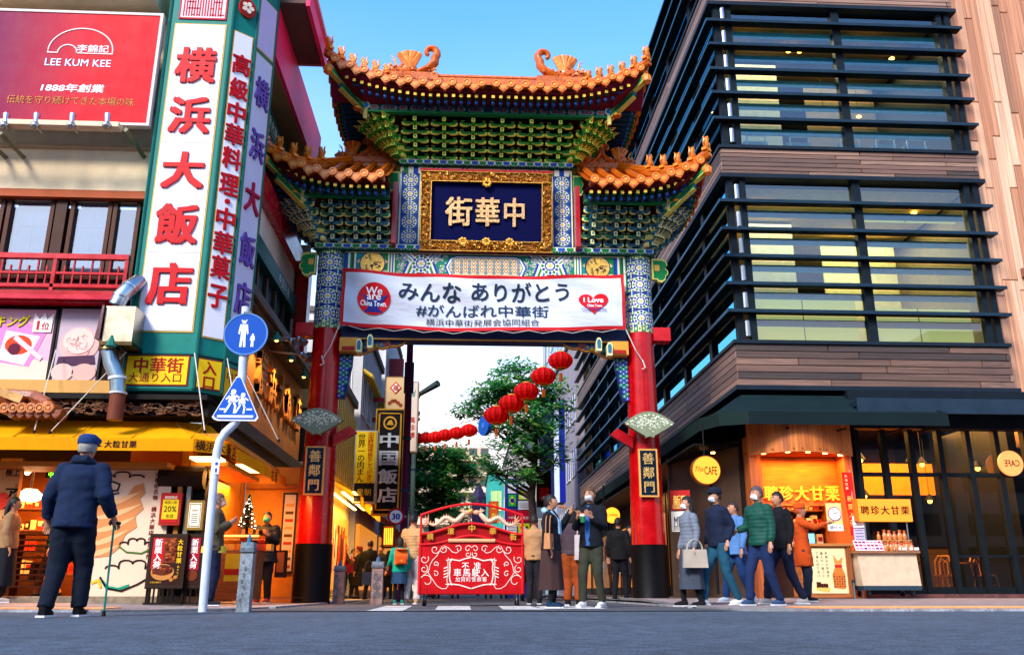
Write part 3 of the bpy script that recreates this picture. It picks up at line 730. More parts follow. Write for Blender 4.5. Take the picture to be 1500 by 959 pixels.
        # corner beams
        for yy in (-1, 1):
            a = V((GX + s * (W - .02), GY + yy * (B - .02), zfly + rise * .95 - .05)); b = V((GX + s * (wfr - .1), GY + yy * (yb - .1), zrnd - .05)); d = (b - a)
            cbm = MB('paint'); n1 = V((-d.y, d.x, 0)).normalized() * .07
            for j, (h0, h1, cl, ss) in enumerate(((-.02, .10, '#0f7a3c', 0), (-.035, -.02, '#d8c858', 0), (.10, .112, '#d8c858', 0), (-.16, -.04, '#0f6a40', .3), (-.175, -.16, '#d8c858', .3))):
                st = a + d * ss
                cbm.hexa([st - n1 + V((0, 0, h0)), st + n1 + V((0, 0, h0)), b + n1 + V((0, 0, h0)), b - n1 + V((0, 0, h0)), st - n1 + V((0, 0, h1)), st + n1 + V((0, 0, h1)), b + n1 + V((0, 0, h1)), b - n1 + V((0, 0, h1))], cl)
            cbm.lathe(a + V((0, 0, -.02)), [(.02, -.12), (.1, -.06), (.11, .05), (.05, .12)], 8, '#e47c10', 'tile')
            cbm.build('corner_beam', gate)
    stuff(rf.build('flying_rafters', gate)); stuff(rd.build('round_rafters', gate))
    # frieze
    fzs = {}
    for s in sides:
        fz = fzs[s] = MB('paint', '#12303c')
        for yy in (-1, 1):
            fz.box(*sorted((GX + s * xin, GX + s * wfr)), *sorted((GY + yy * yb, GY + yy * (yb - .12))), zfr0, zfr1, fc)
            fz.box(*sorted((GX + s * xin, GX + s * (wfr + .02))), *sorted((GY + yy * (yb + .03), GY + yy * (yb - .1))), zfr0 - .05, zfr0, '#0c6a34')
        fz.box(*sorted((GX + s * wfr, GX + s * (wfr - .12))), GY - yb + .125, GY + yb - .125, zfr0, zfr1, fc)
    FZ = GF(-yb)
    for s in sides:
        fz = fzs[s]
        x = xin + .12; i = 0
        while x < wfr - .2:
            L_ = (.34, .16)[i % 2]; zc_ = (zfr0 + zfr1) / 2; hh = (zfr1 - zfr0) * .36
            outlined(fz, FZ, [(s * x, zc_ - hh), (s * (x + L_ * .85), zc_ - hh), (s * (x + L_), zc_), (s * (x + L_ * .85), zc_ + hh), (s * x, zc_ + hh), (s * (x - .03), zc_)], 0, .006, ('#5a3040', '#a04838')[i % 2], '#7ab0a0', .78)
            for q in range(4): fz.ring(FZ, s * (x + L_ * (q + .5) / 4), zc_, hh * .25, hh * .5, .010, .013, 6, '#9a6a70')
            x += L_ + .07; i += 1
        # corner post finial: blue roundel and gold vase
        fz.disc(FZ, s * (wfr - .05), zfr1 - .05, .09, .0, .04, 14, '#b8c8a0'); fz.disc(FZ, s * (wfr - .05), zfr1 - .05, .065, .04, .045, 12, '#1a5a9a')
        fz.fbox(FZ, *sorted((s * (wfr - .09), s * (wfr - .01))), zfr0 - .22, zfr1 - .13, 0, .04, '#c8b860')
        fz.lathe((GX + s * (wfr + .12), GY - yb - .08, zfr0 - .04), [(.09, 0), (.1, .04), (.05, .09), (.06, .14), (.03, .2), (.035, .24)], 10, '#d0801e', 'gold')
        fz.build('painted_frieze', gate)
    return zs, up, ztop
FIG = MB('tile', '#e47810')
FIG.ball((0, 0, .09), (.075, .06, .10), 8, 6); FIG.ball((-.03, 0, .2), (.05, .045, .075), 8, 6, '#ec8818'); FIG.ball((-.065, 0, .27), (.05, .036, .04), 8, 5); FIG.ball((-.04, .02, .3), (.02, .014, .03), 6, 4); FIG.ball((-.04, -.02, .3), (.02, .014, .03), 6, 4)
FIG.tube([(-.05, .03, .15), (-.08, .03, 0)], [.025, .02], 5); FIG.tube([(-.05, -.03, .15), (-.08, -.03, 0)], [.025, .02], 5); FIG.tube([(.05, 0, .05), (.1, 0, .12), (.07, 0, .22), (.1, 0, .27)], [.02, .025, .02, .01], 5); FIG.box(-.1, .1, -.05, .05, -.05, .01)
FIG_ME = FIG.mesh('ridge_figure', True)
def dragon_mesh(sc=1.):
    d = MB('tile', '#cc6208')
    sp = [(.34 + .14 * cos(t) * (1 - i * .06), 0, .52 + .14 * sin(t) * (1 - i * .06)) for i, t in enumerate([-.9 + .55 * k for k in range(10)])]
    d.tube([(.1, 0, .05), (.3, 0, .16), (.42, 0, .3)] + sp, [(.10, .07), (.11, .08), (.09, .09)] + [.085 - .005 * k for k in range(10)], 8, '#c85e08')
    for k in range(6):     # fan of fins
        t = R(60 + 13 * k); d.tube([(-.05, 0, .18), (-.05 + .38 * cos(t) , 0, .18 + .36 * sin(t))], [.10, .055], 6, ('#ec8820', '#d06808')[k % 2])
    d.ball((-.1, 0, .14), (.2, .1, .15), 10, 7, '#cc6208'); d.ball((-.34, 0, .12), (.16, .08, .09), 10, 6, '#c4682a'); d.ball((-.46, 0, .1), (.07, .07, .05), 8, 5)
    d.ball((-.4, .06, .2), .028, 6, 4, '#f09c34'); d.ball((-.4, -.06, .2), .028, 6, 4, '#f09c34')
    d.tube([(-.3, .03, .2), (-.34, .05, .34), (-.42, .06, .4)], [.02, .015, .006], 5); d.tube([(-.3, -.03, .2), (-.34, -.05, .34), (-.42, -.06, .4)], [.02, .015, .006], 5)
    rr = random.Random(4)
    for k in range(36): d.ball((rr.uniform(-.4, .45), rr.choice([-.08, .08]), rr.uniform(.02, .22)), rr.uniform(.02, .04), 6, 4, rr.choice(['#e08a3c', '#b85a20']))
    d.box(-.45, .5, -.09, .09, -.12, .04, '#b85804')
    return d.mesh('dragon_ornament', True)
DRG = dragon_mesh()
def ridges_of(W, B, zs, xin, inner):
    for s in (-1, 1):
        for yy in (-1, 1):
            hr = MB('tile', '#d06808'); pts = []
            for k in range(9):
                t = k / 8; x, y = W + .04 - t * (B * .97), (B + .04) - t * (B * .97); pts.append(V((GX + s * x, GY + yy * y, zs(min(x, W), min(y, B)) + .06)))
            hr.tube(pts, [(.1, .1)] * 9, 6, '#b85804'); hr.tube([p + V((0, 0, .09)) for p in pts], [.055] * 9, 8, '#da6a10'); hr.build('hip_ridge', gate)
            for k in range(6 if inner else 5):
                t = .03 + .13 * k if inner else .03 + .15 * k
                x, y = W + .04 - t * B, B + .04 - t * B
                if k == 0: t -= .02
                o = piece('ridge_figure', FIG_ME, gate, (GX + s * x, GY + yy * y, zs(min(x, W), min(y, B)) + .19), (0, 0, R(45) * yy if s < 0 else pi - R(45) * yy), (1.1, 1.1, 1.0 if k != 5 else .8))
        rx = W - B * .97
        sc_ = 1.25 if inner else .85
        piece('dragon_ornament', DRG, gate, (GX + s * (rx + .0), GY - .04, zs(rx, 0) + .12), (0, 0, 0 if s < 0 else pi), (sc_, sc_, sc_))
        if not inner:
            piece('dragon_ornament', DRG, gate, (GX + s * (xin + .32), GY - .04, zs(xin + .3, 0) + .1), (0, 0, pi if s < 0 else 0), (.6, .8, .95))
        mr_ = MB('tile', '#cc6404'); x0 = 0 if inner else xin
        z = zs(rx, 0)
        mr_.box(*sorted((GX + s * x0, GX + s * rx)), GY - .09, GY + .09, z - .1, z + .1, '#cc6404'); mr_.box(*sorted((GX + s * x0, GX + s * rx)), GY - .11, GY + .11, z + .1, z + .15, '#da6a10'); mr_.build('main_ridge', gate)
zs, up, zt_ = roof(3.5, 1.75, 1.2, gz_(134, -1.75), .58, 0, 1.2, gz_(166, -1.2), gz_(157, -1.2), 2.75, gz_(142, -1.62), gz_(152, -1.45), .03, '', '#123a48')
ridges_of(3.5, 1.75, zs, 0, True)
brackets(1.95, 0, 9.70, gz_(170, -1.15) - .02, .28, 1.10, UP, .65, 5, True)
zs2, up2, zt2 = roof(4.72, 1.7, 2.9, gz_(271, -1.7), .60, 2.1, 1.15, gz_(290, -1.15), gz_(279, -1.15), 4.0, gz_(269 + 9, -1.55), gz_(287, -1.4), .03, '', '#12303c')
ridges_of(4.72, 1.7, zs2, 2.1, False)
brackets(3.62, 2.1, 7.60, gz_(293, -1.1) - .02, .34, 1.05, LO, .5, 5, True)
core = MB('paint', '#0c2a24'); core.box(GX - 1.9, GX + 1.9, GY - .2, GY + .2, 9.68, 10.9); core.box(GX - 3.6, GX - 2.0, GY - .22, GY + .22, 7.58, 8.7); core.box(GX + 2.0, GX + 3.6, GY - .22, GY + .22, 7.58, 8.7); core.build('bracket_backing', gate)

# --- banner
def bn(a, b, c=0):
    x = -3.10 + 6.14 * a; sag = -.10 * (1 - (2 * a - 1) ** 2)
    rip = .035 * sin(a * 19 + b * 3) + .06 * sin(a * 7 - b * 4) * (1 - b) + .03 * sin((a * 14 + b * 6) * 1.7) * (.4 + b) 
    z = 5.66 + (6.93 - 5.66) * b + sag
    return V((GX + x, GY - .47 + rip - c, z))
m = MB('banner', '#d2d6e0'); m.sheet(lambda a, b: bn(a, b), 90, 16, colfn=lambda a, b: '#c01c24' if (a < .012 or a > .988 or b < .062 or b > .938) else ('#d8b878' if (a < .016 or a > .984 or b < .08 and b > .07 or b > .93) else '#ccd2de'))
ban = tag(m.build('street_banner', None, True), 'long white banner with red border and thank you message strung across the gate', 'banner')
FB = lambda a, b, c=0: bn((a + 3.10) / 6.14, (b - 5.66) / 1.27, c + .016)
t = MB('print', '#1c2c44')
def t_at(s, u, v, w, h, **k):
    a = PY(u, v, GY - .47); x = a.x - GX; z = a.z; q = (x + 3.1) / 6.14; z += .10 * (1 - (2 * q - 1) ** 2)
    text(t, s, FB, x, z, w=w, h=h, **k)
M_ = 1 / 1280 * 19.0
t_at('みんな', 630, 428, 90 * M_, 29 * M_, col='#1d2c42', fat=.02, res=3); t_at('ありがとう', 762, 428, 143 * M_, 30 * M_, col='#1d2c42', fat=.02, res=3)
t_at('#がんばれ中華街', 707, 456, 192 * M_, 19 * M_, col='#1d3452', fat=.012); t_at('横浜中華街発展会協同組合', 707, 473, 164 * M_, 11 * M_, col='#20242c', fat=.004)
a = PY(548, 439, GY - .47); ax = a.x - GX; az = a.z + .05
t.rdisc(FB, ax, az, .36, .004, 28, '#c8141e'); t.poly(FB, [(ax - .3, az + .12), (ax - .2, az + .02), (ax - .12, az - .22), (ax - .2, az - .3), (ax + .2, az - .3), (ax + .1, az - .2), (ax + .3, az + .1), (ax, az - .02)], .010, .012, '#1c2a7c')
for s_, dz, w_, h_ in (('We', .17, .36, .17), ('are', .03, .30, .12), ('China Town.', -.11, .56, .13)): text(t, s_, FB, ax, az + dz, w=w_, h=h_, col='#f0f0f4', c=.02, fat=.02)
a = PY(869, 444, GY - .47); ax = a.x - GX; az = a.z + .04
hp = [(.30 * (16 * sin(k) ** 3) / 16, .28 * (13 * cos(k) - 5 * cos(2 * k) - 2 * cos(3 * k) - cos(4 * k)) / 16) for k in [2 * pi * i / 36 for i in range(36)]]
for k in range(36):
    (p0, q0), (p1, q1) = hp[k], hp[(k + 1) % 36]
    for j in range(4):
        f0, f1 = j / 4, (j + 1) / 4; t.poly(FB, [(ax + p0 * 1.1 * f0, az + q0 * f0), (ax + p0 * 1.1 * f1, az + q0 * f1), (ax + p1 * 1.1 * f1, az + q1 * f1), (ax + p1 * 1.1 * f0, az + q1 * f0)], .004, .004, '#c8141e')
text(t, 'I Love', FB, ax, az + .06, w=.44, h=.13, col='#f0f0f4', c=.022, fat=.03); text(t, 'China Town.', FB, ax + .02, az - .08, w=.34, h=.07, col='#f0f0f4', c=.022, fat=.02); text(t, 'YOKOHAMA', FB, ax + .0, az - .17, w=.56, h=.06, col='#1c3a7c', c=.022, fat=.02)
t.build('lettering', ban)
rp = MB('cloth', '#c9c4b8')
for s in (-1, 1):
    e = bn(0 if s < 0 else 1, 0); e2 = bn(0 if s < 0 else 1, 1); pp = V((GX + s * 3.42, GY - .33, 4.95))
    rp.tube([e, (e + pp) / 2 + V((0, -.05, -.1)), pp], .012, 5); rp.tube([e2, V((GX + s * 3.3, GY - .33, 7.15))], .012, 5); rp.tube([pp + V((-.03, -.03, .05)), pp + V((.02, -.04, -.12)), pp + V((-.05, -.04, -.16))], .016, 5)
for k in range(9):
    a0, a1 = .03 + k * .104, .03 + (k + 1) * .104; rp.tube([bn(a0, 0, .01), bn((a0 + a1) / 2, 0, .01) + V((0, 0, -.06)), bn(a1, 0, .01)], .008, 4)
rp.build('rope', ban)
# ================================================================== RIGHT BUILDING (glass, louvres, timber)
def plank_mesh(w, h, d, mat='wood', ch=.006):
    b = MB(mat, '#8a6a5c')
    b.add([(-w / 2, 0, 0), (w / 2, 0, 0), (w / 2, 0, h), (-w / 2, 0, h), (-w / 2 + ch, -d, ch), (w / 2 - ch, -d, ch), (w / 2 - ch, -d, h - ch), (-w / 2 + ch, -d, h - ch)],
          [(4, 5, 6, 7), (0, 1, 5, 4), (1, 2, 6, 5), (2, 3, 7, 6), (3, 0, 4, 7)])
    return b
RB = thing('office_building', 'tall corner building with dark louvred glass floors and weathered timber bands', 'building', (9, 18.5, 0))
XL, YF, XR, YB = 6.0, 18.5, 12.15, 46.0
lev = [(4.5, 5.58, 9.62, [8.94, 8.24, 7.57, 6.90, 6.25]), (9.62, 10.42, 14.40, [13.84, 13.16, 12.46, 11.8, 11.1]), (14.40, 15.2, 18.0, [17.4, 16.7, 16.0])]
body = MB('dark', '#10161c')
for (zb, zw, zt, bars) in lev:
    body.box(XL + .2, XR, YF + .25, YB, zb, zb + .12); body.box(XL + .2, XR, YF + .25, YB, zw - .1, zw + .02)
body.box(XL + .1, XR, YF + .1, YB, 17.95, 18.1)
body.box(XR - .1, XR + .1, YF + .3, YB, 0, 18); body.box(XL + .4, XR, YF + 7, YF + 7.2, 4.6, 18, '#3a332a', 'matte'); body.box(XL + .3, XR, YB - .3, YB, 0, 18)
body.build('frame', RB)
rng = random.Random(21)
WC = ['#5e4438', '#6c4e40', '#4c382e', '#785a4a', '#3c2e28', '#64483a', '#8a6a58']
for li, (zb, zw, zt, bars) in enumerate(lev):
    h = (zw - .06 - zb - .06) / 6
    pm = [plank_mesh(1.0, h - .008, .03) for _ in WC]
    mes = []
    for m_, c_ in zip(pm, WC): m_.c = [C(c_)] * len(m_.f); mes.append(m_.mesh('plank'))
    for r in range(6):
        x = XL - .06; z = zb + .06 + r * h
        while x < XR + .08:
            L_ = rng.choice([1.4, 2.1, 2.8, 3.4]); L_ = min(L_, XR + .08 - x)
            if L_ < .05: break
            piece('plank', rng.choice(mes), RB, (x + L_ / 2, YF - .03, z), (0, 0, 0), (L_ - .006, 1, 1)); x += L_
        y = YF - .06
        while y < YB:
            L_ = rng.choice([2.2, 3.2, 4.5]) * (1 + (y - YF) / 18); L_ = min(L_, YB - y)
            if L_ < .1: break
            piece('plank', rng.choice(mes), RB, (XL - .03, y + L_ / 2, z), (0, 0, -pi / 2), (L_ - .006, 1, 1)); y += L_
    tr = MB('dark', '#1a2530')
    tr.box(XL - .12, XR + .15, YF - .13, YF + .2, zb - .04, zb + .06); tr.box(XL - .10, XR + .12, YF - .11, YF + .2, zw - .06, zw + .02)
    tr.box(XL - .12, XL + .2, YF + .2, YB, zb - .04, zb + .06); tr.box(XL - .10, XL + .2, YF + .2, YB, zw - .06, zw + .02)
    tr.box(XL - .03, XR + .06, YF - .02, YF + .1, zb + .06, zw - .06, '#16100e'); tr.box(XL - .02, XL + .1, YF + .1, YB, zb + .06, zw - .06, '#16100e')
    tr.build('band_trim', RB)
    for k, z in enumerate(bars):
        lv = MB('dark', '#0a1016'); lv.box(XL - .18, XR + .16, YF - .2, YF + .02, z - .034, z + .034); lv.box(XL - .2, XR + .18, YF - .215, YF - .2, z - .038, z + .038, '#1c3040'); lv.build('louvre', RB)
        lv = MB('dark', '#0a1016'); lv.box(XL - .2, XL + .02, YF + .02, YB, z - .034, z + .034); lv.box(XL - .215, XL - .2, YF - .2, YB, z - .038, z + .038, '#24506a'); lv.build('louvre', RB)
    # posts
    for x in (XL + .12, XL + .42, 9.16, XR - .28, XR - .06):
        ps = MB('dark', '#141e26'); w = .07 if x != 9.16 else .1
        ps.box(x - w, x + w, YF - .02 + .0, YF + .14, zw + .02, zt - .04); ps.build('mullion', RB)
    for z in [zw] + sorted(bars):
        nx = MB('metal', '#9aa0a4'); nx.lathe((XL + .27, YF + .0, z + .12), [(.07, 0), (.07, .36)], 10); nx.build('light_tube', RB)
    for k in range(9):
        y = YF + 2.0 + k * 2.6; ps = MB('dark', '#0e141a'); ps.box(XL - .02, XL + .12, y - .12, y + .12, zw + .02, zt - .04); ps.build('mullion', RB)
    # panes between louvres
    zz = [zw] + sorted(bars) + [zt]
    for a, b in zip(zz, zz[1:]):
        for (x0, x1) in ((XL + .49, 9.06), (9.26, XR - .35)):
            gl = MB('glass', '#b4dce4'); gl.quad((x0, YF + .08, a + .03), (x1, YF + .08, a + .03), (x1, YF + .08, b - .03), (x0, YF + .08, b - .03)); gl.build('pane', RB)
        for k in range(9):
            y = YF + .5 + k * 2.6 if k else YF + .2
            gl = MB('mirrorglass', '#58b8d4'); gl.quad((XL + .06, YF + 2.12 + 2.6 * (k - 1) if k else YF + .2, a + .03), (XL + .06, YF + 1.88 + 2.6 * k, a + .03), (XL + .06, YF + 1.88 + 2.6 * k, b - .03), (XL + .06, YF + 2.12 + 2.6 * (k - 1) if k else YF + .2, b - .03)); gl.build('pane', RB)
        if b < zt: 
            bl = MB('metal', '#5a8490'); bl.box(XL + .5, XR - .4, YF + .12, YF + .16, b - .26 , b - .1, ('#7fe0e4', '#a8e8e0', '#60c0d8')[int(b * 10) % 3], 'paint'); bl.build('sky_reflection_strip', RB)  # teal bars painted as the sky's reflection along each pane top
    # interior: floor slab, ceiling, back wall, lights
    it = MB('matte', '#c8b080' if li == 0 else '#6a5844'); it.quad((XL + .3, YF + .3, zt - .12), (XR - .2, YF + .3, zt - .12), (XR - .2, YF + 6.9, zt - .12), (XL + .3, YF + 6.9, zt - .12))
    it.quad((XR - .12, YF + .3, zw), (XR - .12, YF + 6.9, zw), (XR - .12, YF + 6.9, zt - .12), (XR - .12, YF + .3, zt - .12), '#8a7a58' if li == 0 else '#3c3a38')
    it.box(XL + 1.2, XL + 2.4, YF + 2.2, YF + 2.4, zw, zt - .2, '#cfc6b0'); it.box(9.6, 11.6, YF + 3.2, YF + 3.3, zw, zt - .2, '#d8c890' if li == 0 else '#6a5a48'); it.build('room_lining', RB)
    for bx in range(3 if li == 0 else 0):
        bl = MB('glow', '#8a7438'); x0, x1 = ((XL + .5, 9.05), (9.27, XR - .36), (9.27, XR - .36))[bx]
        z0, z1 = ((zw + .02, zw + 1.32), (zw + .02, zw + 1.0), (zw + 3.2, zw + 3.24))[bx]
        bl.box(x0, x1, YF + .5, YF + .52, z0, z1, '#9c8850'); bl.box((x0 + x1) / 2 - .01, (x0 + x1) / 2 + .01, YF + .48, YF + .5, z0, z1, '#4a4230'); bl.build('roller_blind', RB)
    lx = [(7.0, 1), (7.3, 1), (8.4, 1.2), (8.7, 1.2), (10.2, 1), (10.5, 1), (11.3, 1.4), (7.8, 2.6), (9.9, 2.8), (11.1, 3.2), (6.9, 3.2)]
    for (x, dy) in (lx if li == 1 else lx[:2] + lx[5:7]):
        dl = MB('lamp', '#ffb040'); z = zt - .14 - (1.0 if dy > 2 and li == 1 else .28 if li == 1 else .02)
        dl.ball((x, YF + dy, z), (.075, .075, .04), 8, 5); dl.tube([(x, YF + dy, z + .03), (x, YF + dy, zt - .13)], .008, 4, '#111111', 'dark'); dl.build('downlight', RB)
    area('room_light', (9, YF + 2.5, zt - .2), 5, (260, 240, 120)[li], '#ffd8a0', sy=3)
# furniture hints on the middle floor
for x in (7.1, 8.2, 9.5, 10.4, 11.2):
    fu = MB('print', '#c8ccd0'); z = 10.44
    fu.box(x - .3, x + .3, YF + .7, YF + 1.1, z, z + .55, '#7d98a0'); fu.box(x - .25, x - .22, YF + .65, YF + .68, z, z + .7, '#e8e8e0'); fu.box(x + .22, x + .25, YF + .65, YF + .68, z, z + .7, '#e8e8e0'); fu.box(x - .25, x + .25, YF + .65, YF + .68, z + .67, z + .7, '#e8e8e0'); fu.build('chair', RB)
# --- timber clad tower beside it
TW = thing('timber_tower', 'reddish vertical timber clad tower at the right edge of the photo', 'building', (16, 19.2, 0))
tb = MB('matte', '#2a1a14'); tb.box(12.28, 24, 19.02, 30, 0, 22); tb.build('wall', TW)
pm = []
for c_ in ('#c48c68', '#b87e5a', '#cc9a78', '#ac7250', '#d4a888', '#bc8868', '#906246'):
    b_ = plank_mesh(.194, 1.0, .022, 'woodv', .006); b_.c = [C(c_)] * len(b_.f); pm.append(b_.mesh('plank'))
x = 12.4
while x < 16.6:
    z = 4.3 - rng.random() * 2
    while z < 20:
        L_ = rng.choice([2.4, 3.2, 4.1]); piece('plank', rng.choice(pm), TW, (x, 19.0, z), (0, 0, 0), (1, 1, L_ - .008)); z += L_
    x += .2
sm = MB('metal', '#7a6a62'); sm.tube([(13.4, 18.9, 4.3), (13.3, 18.9, 5.4), (13.25, 18.9, 7.6)], .02, 6, '#2a2422', 'dark'); sm.fbox(FF((13.3, 18.96, 7.4)), -.12, .12, 0, .22, 0, .1, '#b08070', 'metal'); sm.build('conduit', TW)

# --- ground floor of the right building
GFB = thing('cafe_storefront', 'dark glazed cafe storefront under the louvred building with warm lit interior', 'storefront', (10, 18.5, 0))
zg = .085
m = MB('dark', '#0f1418')
m.box(8.3, 13.5, YF - .2, YF + .1, 3.62, 4.46, '#141c24'); m.box(8.2, 15, YF - .9, YF - .2, 3.98, 4.1, '#1a2836'); m.box(8.15, 15, YF - .95, YF - .9, 3.80, 4.12, '#20303e')
m.box(8.1, 8.4, YF - .1, YF + .1, zg, 3.62, '#0c1014'); m.box(8.2, 16, YF - .35, YF + .2, zg - .2, zg + .1, '#5c3836', 'stone')
m.build('fascia', GFB)
xs = [8.42, 9.02, 9.62, 10.26, 10.90, 11.54, 12.2, 12.9]
for i, x in enumerate(xs):
    p = MB('dark', '#12181c'); p.box(x - .055, x + .055, YF - .14, YF + .02, zg + .1, 3.6); p.build('mullion', GFB)
    if i < len(xs) - 1:
        gl = MB('glass', '#c8d4dc'); gl.quad((x + .055, YF - .05, zg + .12), (xs[i + 1] - .055, YF - .05, zg + .12), (xs[i + 1] - .055, YF - .05, 3.6), (x + .055, YF - .05, 3.6)); gl.build('pane', GFB)
        r_ = MB('dark', '#12181c'); r_.box(x + .055, xs[i + 1] - .055, YF - .1, YF, 2.6, 2.68); r_.box(x + .055, xs[i + 1] - .055, YF - .1, YF, zg + .1, zg + .24); r_.build('rail', GFB)
        if i > 2: r_ = MB('dark', '#12181c'); r_.box(x + .055, xs[i + 1] - .055, YF - .1, YF, .92, .97); r_.build('rail', GFB)
m = MB('matte', '#6a3c1c')      # interior shell
m.quad((6.2, YF + 5.5, zg), (16, YF + 5.5, zg), (16, YF + 5.5, 4.3), (6.2, YF + 5.5, 4.3), '#5a3418'); m.quad((8.3, YF + .1, 4.2), (16, YF + .1, 4.2), (16, YF + 5.5, 4.2), (8.3, YF + 5.5, 4.2), '#3a2a20')
m.quad((8.3, YF, zg + .03), (16, YF, zg + .03), (16, YF + 5.5, zg + .03), (8.3, YF + 5.5, zg + .03), '#4a3224'); m.box(8.35, 8.45, YF + .1, YF + 5.5, zg, 4.2, '#20242a'); m.box(13.4, 13.5, YF + .1, YF + 5.5, zg, 4.2, '#3a2a20')
m.box(9.0, 12.8, YF + 3.6, YF + 3.9, 2.6, 3.4, '#c8882c'); m.box(9.2, 12.8, YF + 3.4, YF + 4.2, zg, 1.25, '#3a2414', 'wood'); 
for k in range(26): m.fbox(FF((9.1 + .28 * (k % 13), YF + 5.4, 1.5 + .5 * (k // 13))), 0, .1, 0, .28 + .05 * (k % 3), 0, .08, rng.choice(['#a8702c', '#5a2c18', '#c8a060', '#384a3a']))
m.build('interior', GFB)
for (x, y, z, pl_) in ((9.3, 20.2, 3.2, 'leftmost high'), (10.3, 19.8, 3.1, 'second high'), (11.1, 20.8, 3.2, 'third high'), (12.0, 20.0, 3.0, 'rightmost high'), (9.9, 21.5, 2.5, 'left low'), (11.6, 21.6, 2.4, 'right low')):
    t = thing('pendant_lamp', pl_ + ' warm pendant lamp glowing inside the glazed cafe', 'lamp', (x, y, z), group='pendant lamps in the cafe'); l_ = MB('lamp', '#ffa838'); l_.ball((0, 0, 0), .06, 8, 6); l_.build('bulb', t, local=True)
    l_ = MB('dark', '#181818'); l_.lathe((0, 0, .02), [(.12, 0), (.05, .12), (.02, .16)], 10); l_.tube([(0, 0, .16), (0, 0, 4.2 - z)], .008, 4); l_.build('lamp_shade', t, local=True)
area('cafe_light', (10.8, 20.0, 4.0), 4, 700, '#ffa850', sy=3)
# sign disc inside the glass (reversed lettering faces in)
d = thing('round_sign', 'round cream cafe sign inside the right most glass door', 'sign', (PY(1481, 678, 18.2)))
c0 = d.location.copy(); Fd = FF((0, 0, 0)); s_ = MB('glow', '#d08040'); s_.disc(Fd, 0, 0, .27, -.05, 0, 28, '#c07038'); s_.build('face', d, local=True)
s_ = MB('print'); text(s_, 'CAFE', lambda a, b, c=0: Fd(-a, b, c), -.02, 0, w=.34, h=.14, col='#1c1410', c=.004, fat=.02); s_.build('lettering', d, local=True)
# bentwood chairs and tables inside
def bentwood():
    t = thing('bentwood_chair', '', 'chair', (0, 0, 0)); w = '#c8923c'
    b = MB('woodv', w); b.lathe((0, 0, .44), [(.2, 0), (.2, .03)], 14); b.build('seat', t, local=True)
    for q in (-1, 1):
        for r_ in (-1, 1): b = MB('woodv', w); b.tube([(.14 * q, .14 * r_, .44), (.19 * q, .19 * r_, 0)], .016, 6); b.build('leg', t, local=True)
    b = MB('woodv', w); b.tube([(-.17, .16, .44), (-.17, .2, .75), (-.1, .22, .87), (.1, .22, .87), (.17, .2, .75), (.17, .16, .44)], .016, 6); b.tube([(-.09, .17, .44), (-.09, .2, .72), (0, .21, .8), (.09, .2, .72), (.09, .17, .44)], .012, 6); b.build('backrest', t, local=True)
    b = MB('woodv', w); b.ring(Fr((0, 0, .25), (1, 0, 0), (0, 1, 0)), 0, 0, .17, .19, -.01, .01, 14); b.build('stretcher', t, local=True)
    return t
def dup(root, loc, rz=0, label=None, group=None):
    r = root.copy(); COLL.objects.link(r); r.location = loc; r.rotation_euler = (0, 0, rz)
    if label: r['label'] = label
    if group: r['group'] = group
    for ch in list(root.children):
        c = ch.copy(); COLL.objects.link(c); c.parent = r
        for g_ in ch.children: d_ = g_.copy(); COLL.objects.link(d_); d_.parent = c
    return r
ch0 = bentwood(); ch0['label'] = 'leftmost pale bentwood cafe chair behind the glass doors'; ch0['group'] = 'bentwood chairs behind the glass'
spots = [(9.35, 19.3, .3), (10.35, 19.2, -.8), (10.75, 19.6, 2.6), (11.3, 19.15, .4), (9.9, 19.9, 2)]
for i, (x, y, a) in enumerate(spots):
    if i: cl_ = ['', 'second bentwood chair from the left behind the glass doors', 'bentwood chair turned backwards, third from the left behind the glass', 'rightmost bentwood chair behind the glass doors', 'bentwood chair farthest back in the cafe'][i]
    if i == 0: ch0.location = (x, y, zg + .03); ch0.rotation_euler.z = a
    else: dup(ch0, (x, y, zg + .03), a, cl_)
for (x, y) in ((9.85, 19.35), (11.0, 19.0)):
    t = thing('cafe_table', ('left' if x < 10 else 'right') + ' small round cafe table between the bentwood chairs', 'table', (x, y, zg + .03), group='small cafe tables'); b = MB('woodv', '#8a5a2c'); b.lathe((0, 0, .7), [(.3, 0), (.3, .03)], 20); b.build('table_top', t, local=True); b = MB('dark', '#1c1c1c'); b.lathe((0, 0, 0), [(.2, 0), (.18, .02), (.03, .04), (.03, .7)], 12); b.build('pedestal', t, local=True)
